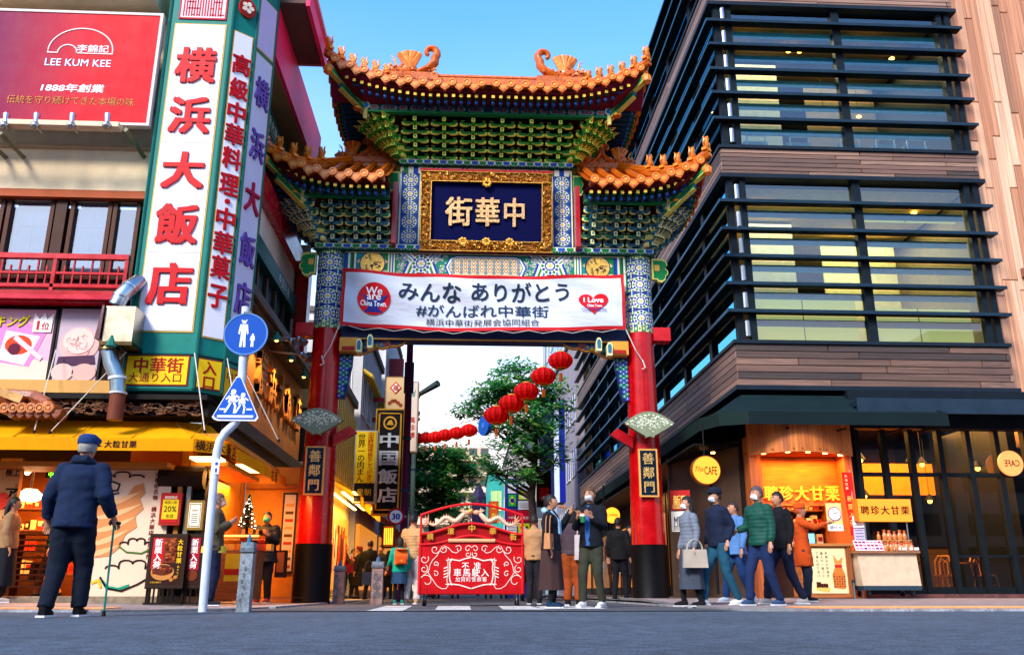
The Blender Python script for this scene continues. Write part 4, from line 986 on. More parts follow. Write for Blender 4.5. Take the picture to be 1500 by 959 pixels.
# awning along the front and round the corner
aw = thing('dark_awning', 'dark teal canvas awning wrapping the building corner above the chestnut kiosk', 'awning', (7, 17.5, 3.5))
m = MB('awning', '#16282e')
zt_a, zb_a, zv = 4.36, 3.77, 3.49
PA = [(XL - .02, 30.0), (XL - .02, YF - .02), (9.35, YF - .02)]; PB = [(4.85, 30.0), (4.85, 18.3), (5.5, 17.35), (10.0, 17.35)]
def lerp(a, b, t): return tuple(a[i] + (b[i] - a[i]) * t for i in range(len(a)))
A = [(XL - .02, 42, zt_a), (XL - .02, YF + .3, zt_a), (XL - .0, YF - .02, zt_a), (XL + .4, YF - .03, zt_a), (9.3, YF - .03, zt_a)]
Bp = [(4.95, 42, zb_a), (4.95, 18.2, zb_a), (5.2, 17.6, zb_a), (5.75, 17.35, zb_a), (9.95, 17.35, zb_a)]
for i in range(4):
    m.sheet(lambda a, b, i=i: V(lerp(lerp(A[i], A[i + 1], a), lerp(Bp[i], Bp[i + 1], a), b)) + V((0, 0, -.08 * sin(pi * b))), 8, 6, '#172c30')
    m.sheet(lambda a, b, i=i: V(lerp(Bp[i], Bp[i + 1], a)) + V((0, -.02 * b * (i > 1), -.27 * b)), 8, 2, '#1c2f2c' if i < 3 else '#16262a')
m.add([A[4], (9.95, 17.35, zb_a), (9.95, 17.35, zv), (9.95, YF - .03, zv + .1)], [(0, 1, 2, 3)], '#121e22')
m.build('canvas', aw)
fr_ = MB('dark', '#0c0f12')
for x in (6.6, 7.8, 9.0): fr_.tube([(x, YF - .1, 3.5), (x, 17.45, 3.45)], .02, 6)
fr_.box(4.9, XL, 18.6, 42, 3.25, 3.3, '#14100e'); fr_.build('awning_frame', aw)
for (x, y) in ((5.35, 19.4), (5.35, 18.7), (5.4, 20.6)):
    t = thing('spotlight', {19.4: 'middle', 18.7: 'nearest', 20.6: 'farthest'}[y] + ' small lit spotlight under the dark side awning', 'lamp', (x, y, 3.1), group='spotlights under the dark awning'); b = MB('lamp', '#ffb050'); b.lathe((0, 0, 0), [(.04, 0), (.05, .03)], 8); b.build('bulb', t, local=True)
    b = MB('dark', '#202020'); b.lathe((0, 0, .03), [(.06, 0), (.05, .12)], 8); b.build('housing', t, local=True)
# side street front of the building: dark shopfront wall + columns
sw = MB('dark', '#141312'); sw.box(XL, XL + .2, 20.4, YB, .02, 4.46)
o = sw.build('side_wall', GFB)
rr = random.Random(9)
for k in range(9):
    y = 20.8 + k * 2.7; b = MB('glow', rr.choice(['#7a4418', '#98601c', '#5a3a20'])); b.box(XL - .03, XL - .01, y, y + 2.2, .4, 2.5); b.box(XL - .07, XL - .03, y - .06, y, .02, 3.2, '#120f0e', 'dark')
    for q in range(5): b.box(XL - .05, XL - .03, y + .1 + q * .4, y + .4 + q * .4, .9 + .3 * (q % 3), 1.5 + .3 * (q % 3), rr.choice(['#a8301c', '#c8a860', '#305868', '#d8d0c0']), 'print')
    b.build('shop_window', GFB)
sg = thing('round_sign', 'glowing orange round sign hanging beyond the right pillar', 'sign', PY(897, 754, 21.0)); b = MB('neon', '#e07a10'); b.disc(Fd, 0, 0, .18, -.06, 0, 24, '#c86a10'); b.build('face', sg, local=True)
b = MB('print'); text(b, 'COFFEE', Fd, 0, 0, w=.26, h=.06, col='#301404', fat=.02); b.build('lettering', sg, local=True); b = MB('dark', '#101010'); b.box(-.22, -.18, -.05, .0, -.3, .7); b.build('bracket', sg, local=True)
area('side_fill_light', (5.5, 27, 3.1), .5, 90, '#ffb060', sy=9)  # fill added under the side awning to brighten the street beyond the gate
# round CAFE sign
q_ = PY(1035, 688, 16.8)
sg = thing('round_sign', 'round amber cafe sign on a bracket above the walking crowd', 'sign', q_)
b = MB('neon', '#d8801c'); b.disc(Fd, 0, 0, .265, -.02, 0, 36, '#d07c18', 'glow'); b.disc(Fd, 0, 0, .285, -.16, -.02, 36, '#7a3c0c', 'paint'); b.build('face', sg, True, local=True)
b = MB('print'); text(b, 'The', Fd, -.14, .02, w=.17, h=.1, col='#3a1c08', shear=.4); text(b, 'CAFE', Fd, .08, -.01, w=.25, h=.16, col='#1c0e04', fat=.015); b.build('lettering', sg, local=True)
b = MB('dark', '#101010'); b.tube([(0, .1, .25), (0, .1, .95)], .015, 6); b.tube([(.1, .1, -.2), (.1, .1, -2.3)], .03, 6); b.build('bracket', sg, local=True)
# angled corner shopfront left of kiosk
m = MB('dark', '#1a1512'); Fc = Fr((5.02, 20.2, zg), (0.34, -.94, 0), (0, 0, 1))
cs = thing('corner_window', 'dark angled corner window with menu posters behind the crowd', 'window', (5.3, 19, 0))
m.quad((5.05, 21.5, zg), (5.9, 18.6, zg), (5.9, 18.6, 3.4), (5.05, 21.5, 3.4), '#4a3a30'); m.box(4.98, 5.08, 21.45, 21.55, zg, 3.4); m.box(5.88, 5.96, 18.55, 18.65, zg, 3.4, '#1c1410'); m.build('frame', cs)
FP = Fr((5.4, 20.3, 0), (.282, -.96, 0), (0, 0, 1))
# kiosk
K = thing('chestnut_kiosk', 'orange timber chestnut kiosk with bowed canopy and gold lettering', 'kiosk', (7.2, 18.6, 0))
m = MB('wood', '#a85418')
m.box(5.96, 6.2, YF - .35, YF + 1.4, zg, 3.4, '#9a4c18', 'woodv'); m.build('side_panel', K); m = MB('woodv'); m.box(8.0, 8.16, YF - .35, YF + 1.4, zg, 3.4, '#a4521a', 'woodv'); m.build('side_panel', K)
ncv = 16
for k in range(ncv):     # bowed canopy of upright boards
    a0, a1 = k / ncv, (k + 1) / ncv
    def cp_(a): return (5.95 + 2.25 * a, YF - .35 - .85 * sin(pi * min(1, a * 1.0)) ** .8 * (1 if a < .5 else 1) * (1 - .55 * a))
    (xa, ya), (xb, yb) = cp_(a0), cp_(a1)
    m = MB('woodv', ('#b4601c', '#a85618', '#bc6820')[k % 3]); m.hexa([(xa, ya, 2.98), (xb, yb, 2.98), (xb, yb + .05, 2.98), (xa, ya + .05, 2.98), (xa, ya, 3.72), (xb, yb, 3.72), (xb, yb + .05, 3.72), (xa, ya + .05, 3.72)]); m.build('canopy_board', K)
m = MB('matte', '#8a4818'); m.poly(Fr((0, 0, 3.02), (1, 0, 0), (0, 1, 0)), [cp_(i / 12) for i in range(13)] + [(8.2, YF + 1.3), (5.95, YF + 1.3)], 0, .04); m.build('canopy_soffit', K)
for k in range(5):
    x, y = cp_(.12 + .19 * k); l_ = MB('lamp', '#ffc060'); l_.lathe((x, y + .2, 2.99), [(.05, 0), (.05, .03)], 10); l_.build('downlight', K)
area('kiosk_light', (7.1, YF - .35, 2.95), 1.6, 55, '#ffa040', sy=.5); area('kiosk_light', (7.1, YF + .5, 2.2), 1.4, 14, '#ffb868', sy=.4)
FKs = FF((0, YF + .12, 0)); zs0, zs1 = ZY(738, 18.6), ZY(676, 18.6)
m = MB('wood', '#c46a18'); m.fbox(FKs, 6.2, 8.0, zs0, 3.0, -.08, 0, '#c06414'); m.build('sign_board', K)
for i, chh in enumerate('聘珍大甘栗'):
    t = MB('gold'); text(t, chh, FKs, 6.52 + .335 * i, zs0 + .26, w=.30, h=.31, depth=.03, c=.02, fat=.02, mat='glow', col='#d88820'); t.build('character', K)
m = MB('wood', '#3a1e10'); m.box(6.2, 8.0, YF + 1.3, YF + 1.4, zg, 2.4, '#2a1812'); m.build('back_wall', K)
rr = random.Random(31)
for z in (1.24, 1.62, 1.98):
    m = MB('wood', '#8a5020'); m.box(6.25, 7.98, YF + .95, YF + 1.3, z - .03, z); m.build('shelf', K)
    x = 6.3; npk = -1
    while x < 7.9:
        npk += 1
        w = rr.uniform(.07, .13); h = rr.uniform(.12, .24); b = MB('print', rr.choice(['#c8803c', '#b83c28', '#e0c8a0', '#8a4a20', '#d8b060', '#c87878', '#f0e8d8'])); b.box(x, x + w, YF + .98, YF + 1.15, z, z + h); b.box(x + w * .15, x + w * .85, YF + .97, YF + .98, z + h * .3, z + h * .7, rr.choice(['#8a2018', '#f0e0c0', '#503018']))
        tag(b.build('snack_box'), 'packet of sweets, %s from the left on the %s kiosk shelf' % (ORD[min(13, npk)], {1.24: 'lowest', 1.62: 'middle', 1.98: 'top'}[z]), 'packet', 'packets on the kiosk shelves'); x += w + rr.uniform(.01, .05)
m = MB('print', '#f0d070'); Fq = FF((6.95, YF + .9, 2.06)); m.fbox(Fq, 0, .52, 0, .3, -.02, 0, '#e8dcc0'); text(m, '商品券', Fq, .26, .2, w=.34, h=.09, col='#803018'); text(m, '使えます', Fq, .26, .08, w=.4, h=.07, col='#402010'); tag(m.build('notice_card'), 'cream notice card standing on the upper kiosk shelf', 'notice')
# clock
ck = thing('clock_sign', 'square clock panel standing on the kiosk counter by the red banner', 'clock', (0, 0, 0)); Fq = FF(PY(1214, 777, 17.35)); ck.location = Fq(0, 0, 0); Fq = FF((0, 0, 0))
b = MB('print', '#e8e0c8'); b.fbox(Fq, 0, .3, 0, .54, -.04, 0, '#e4c880'); b.fbox(Fq, .0, .3, .0, .12, 0, .003, '#f0f0e8'); text(b, '聘珍大', Fq, .15, .06, w=.24, h=.08, col='#181818', c=.006); b.build('panel', ck, local=True)
b = MB('print', '#f4f0e8'); b.disc(Fq, .15, .33, .12, 0, .008, 24); b.ring(Fq, .15, .33, .12, .135, 0, .012, 24, '#8a4a8a'); b.build('clock_face', ck, local=True)
b = MB('print', '#101820'); b.poly(Fq, [(.14, .33), (.15, .34), (.22, .37), (.22, .36)], .012, .016); b.poly(Fq, [(.145, .33), (.155, .33), (.11, .43), (.105, .42)], .012, .016); b.build('hand', ck, local=True)
# counter
ct = thing('kiosk_counter', 'wooden kiosk counter with chestnut poster on its front', 'counter', (7.0, 17.3, 0)); z0 = .13
xa, xb = 6.50, 7.52; yc = 17.2
m = MB('wood', '#a85c20'); m.box(xa, xb, yc, yc + .5, z0, 1.08, '#a45a20'); m.build('body', ct); m = MB('wood', '#bc7430'); m.box(xa - .08, xb + .05, yc - .06, yc + .55, 1.08, 1.13); m.build('worktop', ct)
for q in (xa + .02, xb - .1): m = MB('woodv', '#8a4818'); m.box(q, q + .08, yc - .03, yc, z0, 1.08); m.build('leg', ct)
Fp = FF((xa + .17, yc - .012, .2)); m = MB('print', '#e0d0a8'); m.fbox(Fp, 0, .72, 0, .84, -.01, 0, '#ddc896')
m.poly(Fp, [(.44, .1), (.66, .08), (.68, .35), (.62, .5), (.5, .5), (.43, .35)], 0, .004, '#c8702c'); m.poly(Fp, [(.5, .5), (.62, .5), (.66, .68), (.56, .6), (.47, .72)], 0, .005, '#d88440'); m.poly(Fp, [(.49, .48), (.63, .48), (.63, .53), (.49, .53)], .005, .008, '#b82018')
for k in range(26): m.disc(Fp, .46 + .05 * (k % 5), .13 + .045 * (k // 5), .022, .004, .006, 8, ('#8a4018', '#a8582c')[k % 2], ry=.018)
m.poly(Fp, [(.1, .06), (.34, .02), (.36, .1), (.08, .14)], 0, .004, '#c8b050')
for k in range(12): m.disc(Fp, .12 + .045 * (k % 5), .13 + .03 * (k // 5), .025, .004, .008, 8, ('#3a1810', '#5a2818')[k % 2])
for k, s_ in enumerate(('手摘みの天津甘栗', '職人が一釜ごとに', '丁寧に炒りあげた')): vtext(m, s_[:7], Fp, .34 - .09 * k, .78, .055, .07, col='#3a2c18', c=.004)
m.build('poster', ct)
wm = MB('dark', '#202428')
for q in (xa + .03, xb - .05): wm.tube([(q, yc - .08, z0 - .06), (q, yc - .08, .4)], .02, 6, '#8a949c', 'metal'); wm.lathe((q, yc - .08, .4), [(.035, 0), (.035, .05)], 8, '#30506a')
wm.build('barrier_post', ct)
def pos_box(x, y, z): pass
b = MB('print', '#304858'); b.box(6.72, 6.9, yc + .2, yc + .24, 1.15, 1.33, '#5aa8c8', 'glow'); b.box(6.70, 6.92, yc + .21, yc + .25, 1.13, 1.35, '#181818'); tag(b.build('register_screen'), 'small blue register screen on the wooden kiosk counter', 'screen')
# red vertical banner
nb = thing('nobori_banner', 'red vertical banner with white lettering at the kiosk right post', 'banner', (7.9, 17.25, 1.2)); Fq = Fr((7.56, 17.3, 0)); z1, z2 = ZY(782, 17.3), ZY(688, 17.3)
b = MB('cloth', '#c81c14'); b.sheet(lambda a, q: Fq(-.02 + .2 * a + (1 - q) * .06, z1 + (z2 - z1) * q, .02 * sin(q * 7 + a)), 6, 12); b.build('cloth', nb); b = MB('print'); vtext(b, '新栗入荷', Fq, .09, z2 - .45, .13, .155, c=.03, col='#f0c060'); vtext(b, '天津甘栗', Fq, .05, z2 - .04, .06, .08, c=.03, col='#f0d8a0'); b.build('lettering', nb)
b = MB('metal', '#a8a8a8'); b.tube([(7.72, 17.32, zg), (7.72, 17.32, z2 + .05)], .012, 6); b.build('pole', nb)
b = MB('print', '#e8e8f0'); Fq = FF((7.62, 17.2, 0)); b.fbox(Fq, 0, .22, 1.16, 1.42, -.01, 0, '#b8b0c8'); b.fbox(Fq, 0, .22, 1.44, 1.66, -.01, 0, '#e8e4e0')
for k in range(7): b.fbox(Fq, .03, .19, 1.2 + .06 * k + (.04 if k > 3 else 0), 1.215 + .06 * k + (.04 if k > 3 else 0), 0, .003, '#6a6080')
tag(b.build('price_list'), 'pair of pale printed sheets below the red banner', 'notice')
# rolling cart
cy = 17.0
rc = thing('display_cart', 'beige rolling display cart with chestnut bags and orange sign', 'cart', (8.15, 17, 0)); xa, xb = 7.60, 8.74
m = MB('paint', '#cdb698'); m.hexa([(xa, cy, .34), (xb, cy, .34), (xb, cy + .6, .34), (xa, cy + .6, .34), (xa - .06, cy - .02, .94), (xb - .04, cy - .02, .94), (xb - .04, cy + .62, .94), (xa - .06, cy + .62, .94)]); m.build('body', rc)
m = MB('dark', '#2c3c48'); m.box(xa, xb, cy - .01, cy + .6, .26, .34); m.build('base', rc); m = MB('wood', '#8a5c38'); m.box(xa - .12, xb + .02, cy - .08, cy + .66, .94, .98); m.build('worktop', rc)
for x in (xa + .12, xb - .15):
    for y in (cy + .08, cy + .5): m = MB('dark', '#202428'); m.lathe((x - .02, y, .195), [(.055, -.0), (.055, .04)], 12, M=Matrix.Rotation(pi / 2, 3, 'Y')); m.box(x - .03, x + .04, y - .02, y + .02, .2, .27, '#707880', 'metal'); m.build('caster', rc)
Fs = FF((0, 17.12, 0)); sa, sb = PY(1259, 763, 17.12), PY(1332, 733, 17.12)
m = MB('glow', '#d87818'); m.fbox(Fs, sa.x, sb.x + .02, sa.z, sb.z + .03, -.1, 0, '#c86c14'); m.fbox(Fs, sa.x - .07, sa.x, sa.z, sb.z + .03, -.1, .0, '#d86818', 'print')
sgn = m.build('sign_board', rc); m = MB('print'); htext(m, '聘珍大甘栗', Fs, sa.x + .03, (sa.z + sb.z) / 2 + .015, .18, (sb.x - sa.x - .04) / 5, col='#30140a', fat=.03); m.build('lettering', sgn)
m = MB('metal', '#8a8f94'); m.tube([(8.7, 17.2, .98), (8.7, 17.2, 1.6)], .015, 6); m.tube([(7.85, 17.2, .98), (7.85, 17.2, 1.6)], .015, 6); m.build('sign_post', rc)
m = MB('wood', '#a87848'); m.box(8.1, 8.74, 17.15, 17.45, 1.18, 1.2); m.box(8.08, 8.1, 17.15, 17.45, .98, 1.2); m.build('shelf', rc)
rr = random.Random(2)
bag = MB('plasticglass', '#c87838'); bag.lathe((0, 0, 0), [(.05, 0), (.062, .03), (.06, .1), (.025, .15), (.04, .19)], 10, sy=.7); bag.lathe((0, 0, .145), [(.028, 0), (.03, .015)], 8, '#b82820'); BAG = bag.mesh('chestnut_bag', True)
for z, y, n in ((1.2, 17.25, 6), (.98, 17.02, 6), (.98, 17.12, 6)):
    for k in range(n):
        o = bpy.data.objects.new('chestnut_bag', BAG); COLL.objects.link(o); o.location = (8.14 + .105 * k, y + rr.uniform(-.02, .02), z); o.rotation_euler.z = rr.random(); s_ = rr.uniform(.85, 1.1); o.scale = (s_, s_, s_)
        tag(o, '%s clear bag of roasted chestnuts from the left, %s' % (ORD[k], {(1.2, 17.25): 'upper shelf of the display cart', (.98, 17.02): 'front row on the cart top', (.98, 17.12): 'back row on the cart top'}[(z, y)]), 'bag', 'chestnut bags on the cart')
for k in range(5):
    m = MB('print', '#f0ece8'); x = 8.2 + .12 * k; m.fbox(FF((x, 16.98, 1.0)), 0, .09, 0, .05, 0, .003); tag(m.build('price_card'), '%s little white price card from the left before the chestnut bags' % ORD[k], 'card', 'price cards on the cart')
m = MB('print', '#e8d0d8'); Fq = Fr((7.5, 16.92, .99), (1, 0, 0), (0, .5, .87))
m.fbox(Fq, 0, .56, 0, .22, -.01, 0)
for i in range(7):
    for j in range(3): m.fbox(Fq, .02 + .077 * i, .08 + .077 * i, .02 + .068 * j, .065 + .068 * j, 0, .004, rr.choice(['#b02848', '#703060', '#c87890', '#903040']))
tag(m.build('menu_board'), 'tilted pink photo menu board on the left of the beige cart', 'menu board')
# red and white poster on the dark wall behind the crowd
for z0_, z1_, cs_, tx, tc_ in ((ZY(777, 18.6), ZY(747, 18.6), '#d8d4c8', 'MENU', '#203040'), (ZY(745, 18.6), ZY(716, 18.6), '#a81c1c', '新栗', '#f0d060')):
    m = MB('print', cs_); Fq = Fr((PY(984, 740, 18.6).x, 18.7, 0), (.93, -.36, 0)); m.fbox(Fq, 0, .42, z0_, z1_, -.02, 0, cs_); text(m, tx, Fq, .21, (z0_ + z1_) / 2, w=.3, h=(z1_ - z0_) * .5, col=tc_, fat=.02)
    for k in range(4): m.fbox(Fq, .04, .38, z0_ + .03 + .025 * k, z0_ + .04 + .025 * k, 0, .003, tc_)
    tag(m.build('poster'), ('white menu poster with dark stripes' if tx == 'MENU' else 'red and yellow poster above the white one') + ' beside the right pillar', 'poster')
# ================================================================== LEFT BUILDING (cream restaurant with octagonal sign tower)
LB = thing('restaurant_building', 'cream and red restaurant building on the left corner with railing and brown windows', 'building', (-8, 15, 0))
YL, XS = 14.8, -4.5
m = MB('wall', '#ecd4ac')
m.box(-16, XS, YL, YL + .2, 6.95, 12.0, '#f0d8b0'); m.box(-16, XS, YL, YL + .2, 3.35, 3.62, '#d0a468'); m.build('front_wall', LB)
zA, zB = ZY(187, YL - .12), ZY(293, YL - .12)
m = MB('wall', '#e4cfac'); m.box(-16, -5.75, YL - .14, YL, zB, zA, '#f2dab0'); m.box(-16, -5.7, YL - .2, YL, ZY(240, YL) , ZY(236, YL), '#c0a27c'); m.build('cream_band', LB)
m = MB('paint', '#a84a18'); m.box(-16, -5.7, YL - .18, YL, ZY(304, YL - .15), ZY(294, YL - .15)); m.build('trim', LB)
m = MB('wall', '#cdb998'); m.box(-16, -5.9, YL - .75, YL, ZY(19, YL - .7), ZY(-40, YL - .7), '#d8c4a0'); m.build('ledge', LB)
# billboard
a, b = PY(237, 24, 14.1), PY(213, 181, 14.1); zt, zb_ = a.z, b.z; xr = (a.x + b.x) / 2
BBd = thing('billboard', 'red billboard with white arch logo and gold slogan above the brown windows', 'billboard', (-7.4, 14.1, zb_))
Fb = FF((0, 14.1, 0)); m = MB('print', '#c80420'); xl = -9.6
m.sheet(lambda p, q: Fb(xl + (xr - xl) * p, zb_ + (zt - zb_) * q, 0), 40, 1, colfn=lambda p, q: '#%02x%02x%02x' % (int(110 + 105 * min(1, p * 1.9 - .45 if p > .24 else 0)), int(10), int(75 - 45 * min(1, max(0, p * 1.7 - .3)))))
m.build('face', BBd)
m = MB('metal', '#c8b8b0')
for (p, q, r_, s_) in ((xl, xr + .05, zb_ - .05, zb_), (xl, xr + .05, zt, zt + .05), (xr, xr + .05, zb_, zt)): m.fbox(Fb, p, q, r_, s_, -.12, .015, '#d0c4bc', 'paint')
m.box(xl, xr - .02, 14.12, 14.2, zb_, zt, '#3a3034', 'paint'); m.build('frame', BBd)
t = MB('print')
def pt(u, v, D): q = PY(u, v, D); return q.x, q.z
Lc = '#e0b8a8'
x0, z0 = pt(70, 77, 14.1); x1, _ = pt(165, 77, 14.1); w = x1 - x0; r1 = w / 2
cx_, rad = (x0 + x1) / 2, w / 2
arc = [(cx_ + rad * cos(pi - pi * i / 24), z0 + .05 + rad * .82 * sin(pi * i / 24)) for i in range(25)]
strip(t, Fb, arc, .022, .01, '#e8ccc4'); strip(t, Fb, [arc[-1], (x1, z0), (x0 + w * .45, z0)] + [(x0 + w * .3 + w * .15 * cos(pi * i / 10), z0 + .17 * sin(pi * i / 10)) for i in range(11)] + [(x0, z0), arc[0]], .022, .01, '#e8ccc4')
def tp(s, u0, u1, v, h, D, mb, F, **k):
    p, q = PY(u0, v, D), PY(u1, v, D); text(mb, s, F, (p.x + q.x) / 2, p.z, w=q.x - p.x, h=h, **k)
tp('李錦記', 113, 160, 71, .16, 14.1, t, Fb, col='#f0e8e8', fat=.02); tp('LEE KUM KEE', 66, 163, 91, .15, 14.1, t, Fb, col='#3a3080', fat=.05, c=.003); tp('LEE KUM KEE', 66, 163, 91, .15, 14.1, t, Fb, col='#f0e0e8', fat=.015, c=.006)
tp('1888年創業', 60, 153, 128, .17, 14.1, t, Fb, col='#f4ecec', fat=.03, shear=.1); tp('伝統を守り続けてきた本場の味', 10, 197, 145, .17, 14.1, t, Fb, col='#301410', fat=.05, c=.003); tp('伝統を守り続けてきた本場の味', 10, 197, 145, .17, 14.1, t, Fb, col='#d8763c', fat=.01, c=.006)
t.build('lettering', BBd)
for k, u in enumerate((5, 50, 103, 155)):
    p = PY(u, 180, 13.75); l_ = thing('spotlight', ('leftmost', 'second', 'third', 'rightmost')[k] + ' silver spotlight below the red billboard', 'lamp', p, group='spotlights below the billboard')
    b_ = MB('metal', '#c8c4c0'); b_.tube([(0, .06, .02), (-.04, .12, .22)], [.045, .06], 12); b_.build('lamp_head', l_, True, local=True); b_ = MB('metal', '#a8a4a0'); b_.ball((.01, .02, -.04), .075, 12, 8); b_.tube([(0, .0, 0), (0, .3, -.02)], .02, 6); b_.build('bracket', l_, True, local=True)
m = MB('paint', '#d8c4a0'); p0 = PY(0, 178, 13.95); m.box(-9.6, xr - .35, 13.8, 14.0, p0.z - .12, p0.z - .03)
m.build('lamp_rail', BBd)
for (u0, v0, u1, v1) in ((0, 195, 36, 232), (-30, 195, 10, 232), (184, 190, 212, 232)):
    p, q = PY(u0, v0, 13.9), PY(u1, v1, 14.7); m = MB('paint', '#7a7c5c'); m.tube([p, q], .05, 4); m.build('strut', BBd)
# windows
zw0, zw1 = 5.55, ZY(304, YL)
wl = MB('dark', '#0a0e12'); wl.quad((-16, YL + 2.5, 4.8), (XS, YL + 2.5, 4.8), (XS, YL + 2.5, 7.2), (-16, YL + 2.5, 7.2), '#1a2024'); wl.quad((-16, YL + .2, 6.9), (XS, YL + .2, 6.9), (XS, YL + 2.5, 6.9), (-16, YL + 2.5, 6.9), '#2c2a28'); wl.build('room_lining', LB)
u_edges = [(-60, 2, 0), (6, 76, 1), (100, 161, 1), (163, 203, 0)]
for (ua, ub, k) in u_edges:
    xa, xb = PY(ua, 340, YL).x, PY(ub, 340, YL).x; w_ = MB('paint', '#4a2414')
    for (p, q, r_, s_) in ((xa, xb, zw1 - .07, zw1), (xa, xb, zw0 - .1, zw0), (xa, xa + .07, zw0, zw1 - .07), (xb - .07, xb, zw0, zw1 - .07)): w_.box(p, q, YL - .05, YL + .06, r_, s_)
    fo = w_.build('window_frame', LB)
    g_ = MB('halfglass', '#e8f2f8'); g_.quad((xa + .07, YL + .03, zw0), (xb - .07, YL + .03, zw0), (xb - .07, YL + .03, zw1 - .07), (xa + .07, YL + .03, zw1 - .07)); g_.build('pane', fo)
    if k:
        c_ = MB('paint', '#b4d4e4'); c_.quad((xa + .1, YL + .12, zw0), (xb - .1, YL + .12, zw0), (xb - .1, YL + .12, zw1), (xa + .1, YL + .12, zw1), '#d0e8f4')
        for q in range(3): xx = xa + .15 + (xb - xa - .3) * q / 2; c_.box(xx - .012, xx + .012, YL + .09, YL + .11, zw0, zw1, '#f0f0ec')
        for z in (zw0 + .35, zw0 + .95): c_.box(xa + .1, xb - .1, YL + .095, YL + .115, z, z + .02, '#e8f0f0')
        c_.build('shoji_grille', fo)
m = MB('paint', '#3c1c10'); 
for u in (88,): xx = PY(u, 340, YL).x; m.box(xx - .1, xx + .09, YL - .08, YL, zw0 - .1, zw1)
m.box(-16, -5.6, YL, YL + .2, 4.9, zw0 - .1, '#241410'); m.build('window_post', LB)
# red railing
RL = thing('balcony_railing', 'red lacquered balcony railing below the brown windows', 'railing', (-8, 14.4, 5)); yr = 14.4
za, zb2, zc2 = ZY(392, yr), ZY(412, yr), ZY(431, yr); xe = PY(186, 410, yr).x
for (p, q, w) in ((za, za + .09, .05), (zb2 - .02, zb2 + .02, .03), (zc2 - .02, zc2 + .04, .04)): m = MB('lacquer', '#b80c1c'); m.box(-12, xe, yr - w, yr + w, p, q); m.build('rail', RL)
k = 0; x = xe
while x > -10.5:
    m = MB('lacquer', '#b00a18')
    if k % 9 == 8 or k == 0: m.box(x - .06, x, yr - .04, yr + .04, zc2 - .2, za)
    else: m.box(x - .025, x, yr - .02, yr + .02, zc2 + .04, za - (.12 if k % 2 else 0))
    m.build('baluster', RL); x -= .15; k += 1
m = MB('lacquer', '#a80c18'); m.box(-14, xe + .0, 14.2, YL, ZY(452, 14.2), ZY(436, 14.2)); m.box(-14, xe - .0, 14.12, 14.2, ZY(449, 14.15), ZY(443, 14.15), '#c01830'); m.build('red_beam', LB)
m = MB('matte', '#1c1210'); m.box(-14, -5.4, 14.5, YL, 3.6, ZY(452, 14.3), '#2a1c18'); m.build('poster_backing', LB)
# posters
def poster(u0, v0, u1, v1, D, name, label, cat='poster', bg_='#e0a8b8', frame='#1a1416'):
    p, q = PY(u0, v0, D), PY(u1, v1, D); xa, xb, z1_, z0_ = p.x, PY(u1, v0, D).x, p.z, q.z
    T = thing(name, label, cat, ((xa + xb) / 2, D, z0_)); F_ = FF((xa, D, z0_)); W_, H_ = xb - xa, z1_ - z0_
    f_ = MB('paint', frame); f_.fbox(F_, -.04, W_ + .04, -.04, H_ + .04, -.08, -.003); f_.build('frame', T)
    s_ = MB('print', bg_); s_.fbox(F_, 0, W_, 0, H_, -.002, 0, bg_)
    return T, F_, W_, H_, s_
T, F_, W_, H_, s_ = poster(-40, 452, 83, 559, 14.45, 'food_poster', 'pink dessert poster with yellow lettering and a number one crown')
s_.poly(F_, [(0, 0), (W_, 0), (W_, H_ * .28), (0, H_ * .4)], 0, .003, '#e8c4b0'); s_.poly(F_, [(W_ * .3, H_ * .28), (W_ * .78, H_ * .2), (W_ * .95, H_ * .75), (W_ * .35, H_ * .85)], .003, .006, '#d880b8')
s_.poly(F_, [(W_ * .4, H_ * .3), (W_ * .72, H_ * .22), (W_ * .86, H_ * .62), (W_ * .45, H_ * .7)], .006, .009, '#f0dce4'); s_.disc(F_, W_ * .62, H_ * .5, .22, .009, .012, 16, '#c84018', ry=.17); s_.disc(F_, W_ * .58, H_ * .44, .1, .012, .015, 12, '#5a1030')
s_.poly(F_, [(W_ * .55, H_ * .58), (W_ * .9, H_ * .28), (W_ * .93, H_ * .33), (W_ * .58, H_ * .64)], .015, .018, '#e8c0d8')
text(s_, 'ランキング', F_, W_ * .38, H_ * .83, w=W_ * .66, h=H_ * .17, col='#3a6a20', fat=.06, c=.02, shear=.2); text(s_, 'ランキング', F_, W_ * .38, H_ * .83, w=W_ * .66, h=H_ * .17, col='#f0d020', fat=.02, c=.024, shear=.2)
s_.poly(F_, [(W_ * .76, H_ * .68), (W_ * .98, H_ * .68), (W_ * .99, H_ * .95), (W_ * .92, H_ * .86), (W_ * .88, H_ * .95), (W_ * .83, H_ * .86), (W_ * .76, H_ * .95)], .02, .024, '#f4f0e4'); text(s_, '1', F_, W_ * .82, H_ * .77, h=H_ * .13, w=.05, col='#c01c1c', c=.028, fat=.01); text(s_, '位', F_, W_ * .91, H_ * .76, w=.13, col='#c01c1c', c=.028, fat=.02)
s_.build('print', T)
T, F_, W_, H_, s_ = poster(92, 452, 154, 559, 14.45, 'food_poster', 'poster of a pale pink ice cream scoop beside the silver duct', bg_='#b8a4b0')
s_.disc(F_, W_ * .52, H_ * .5, W_ * .46, 0, .01, 24, '#e4a8a0', ry=H_ * .24); s_.disc(F_, W_ * .5, H_ * .55, W_ * .36, .01, .02, 20, '#eec0b4', ry=H_ * .18)
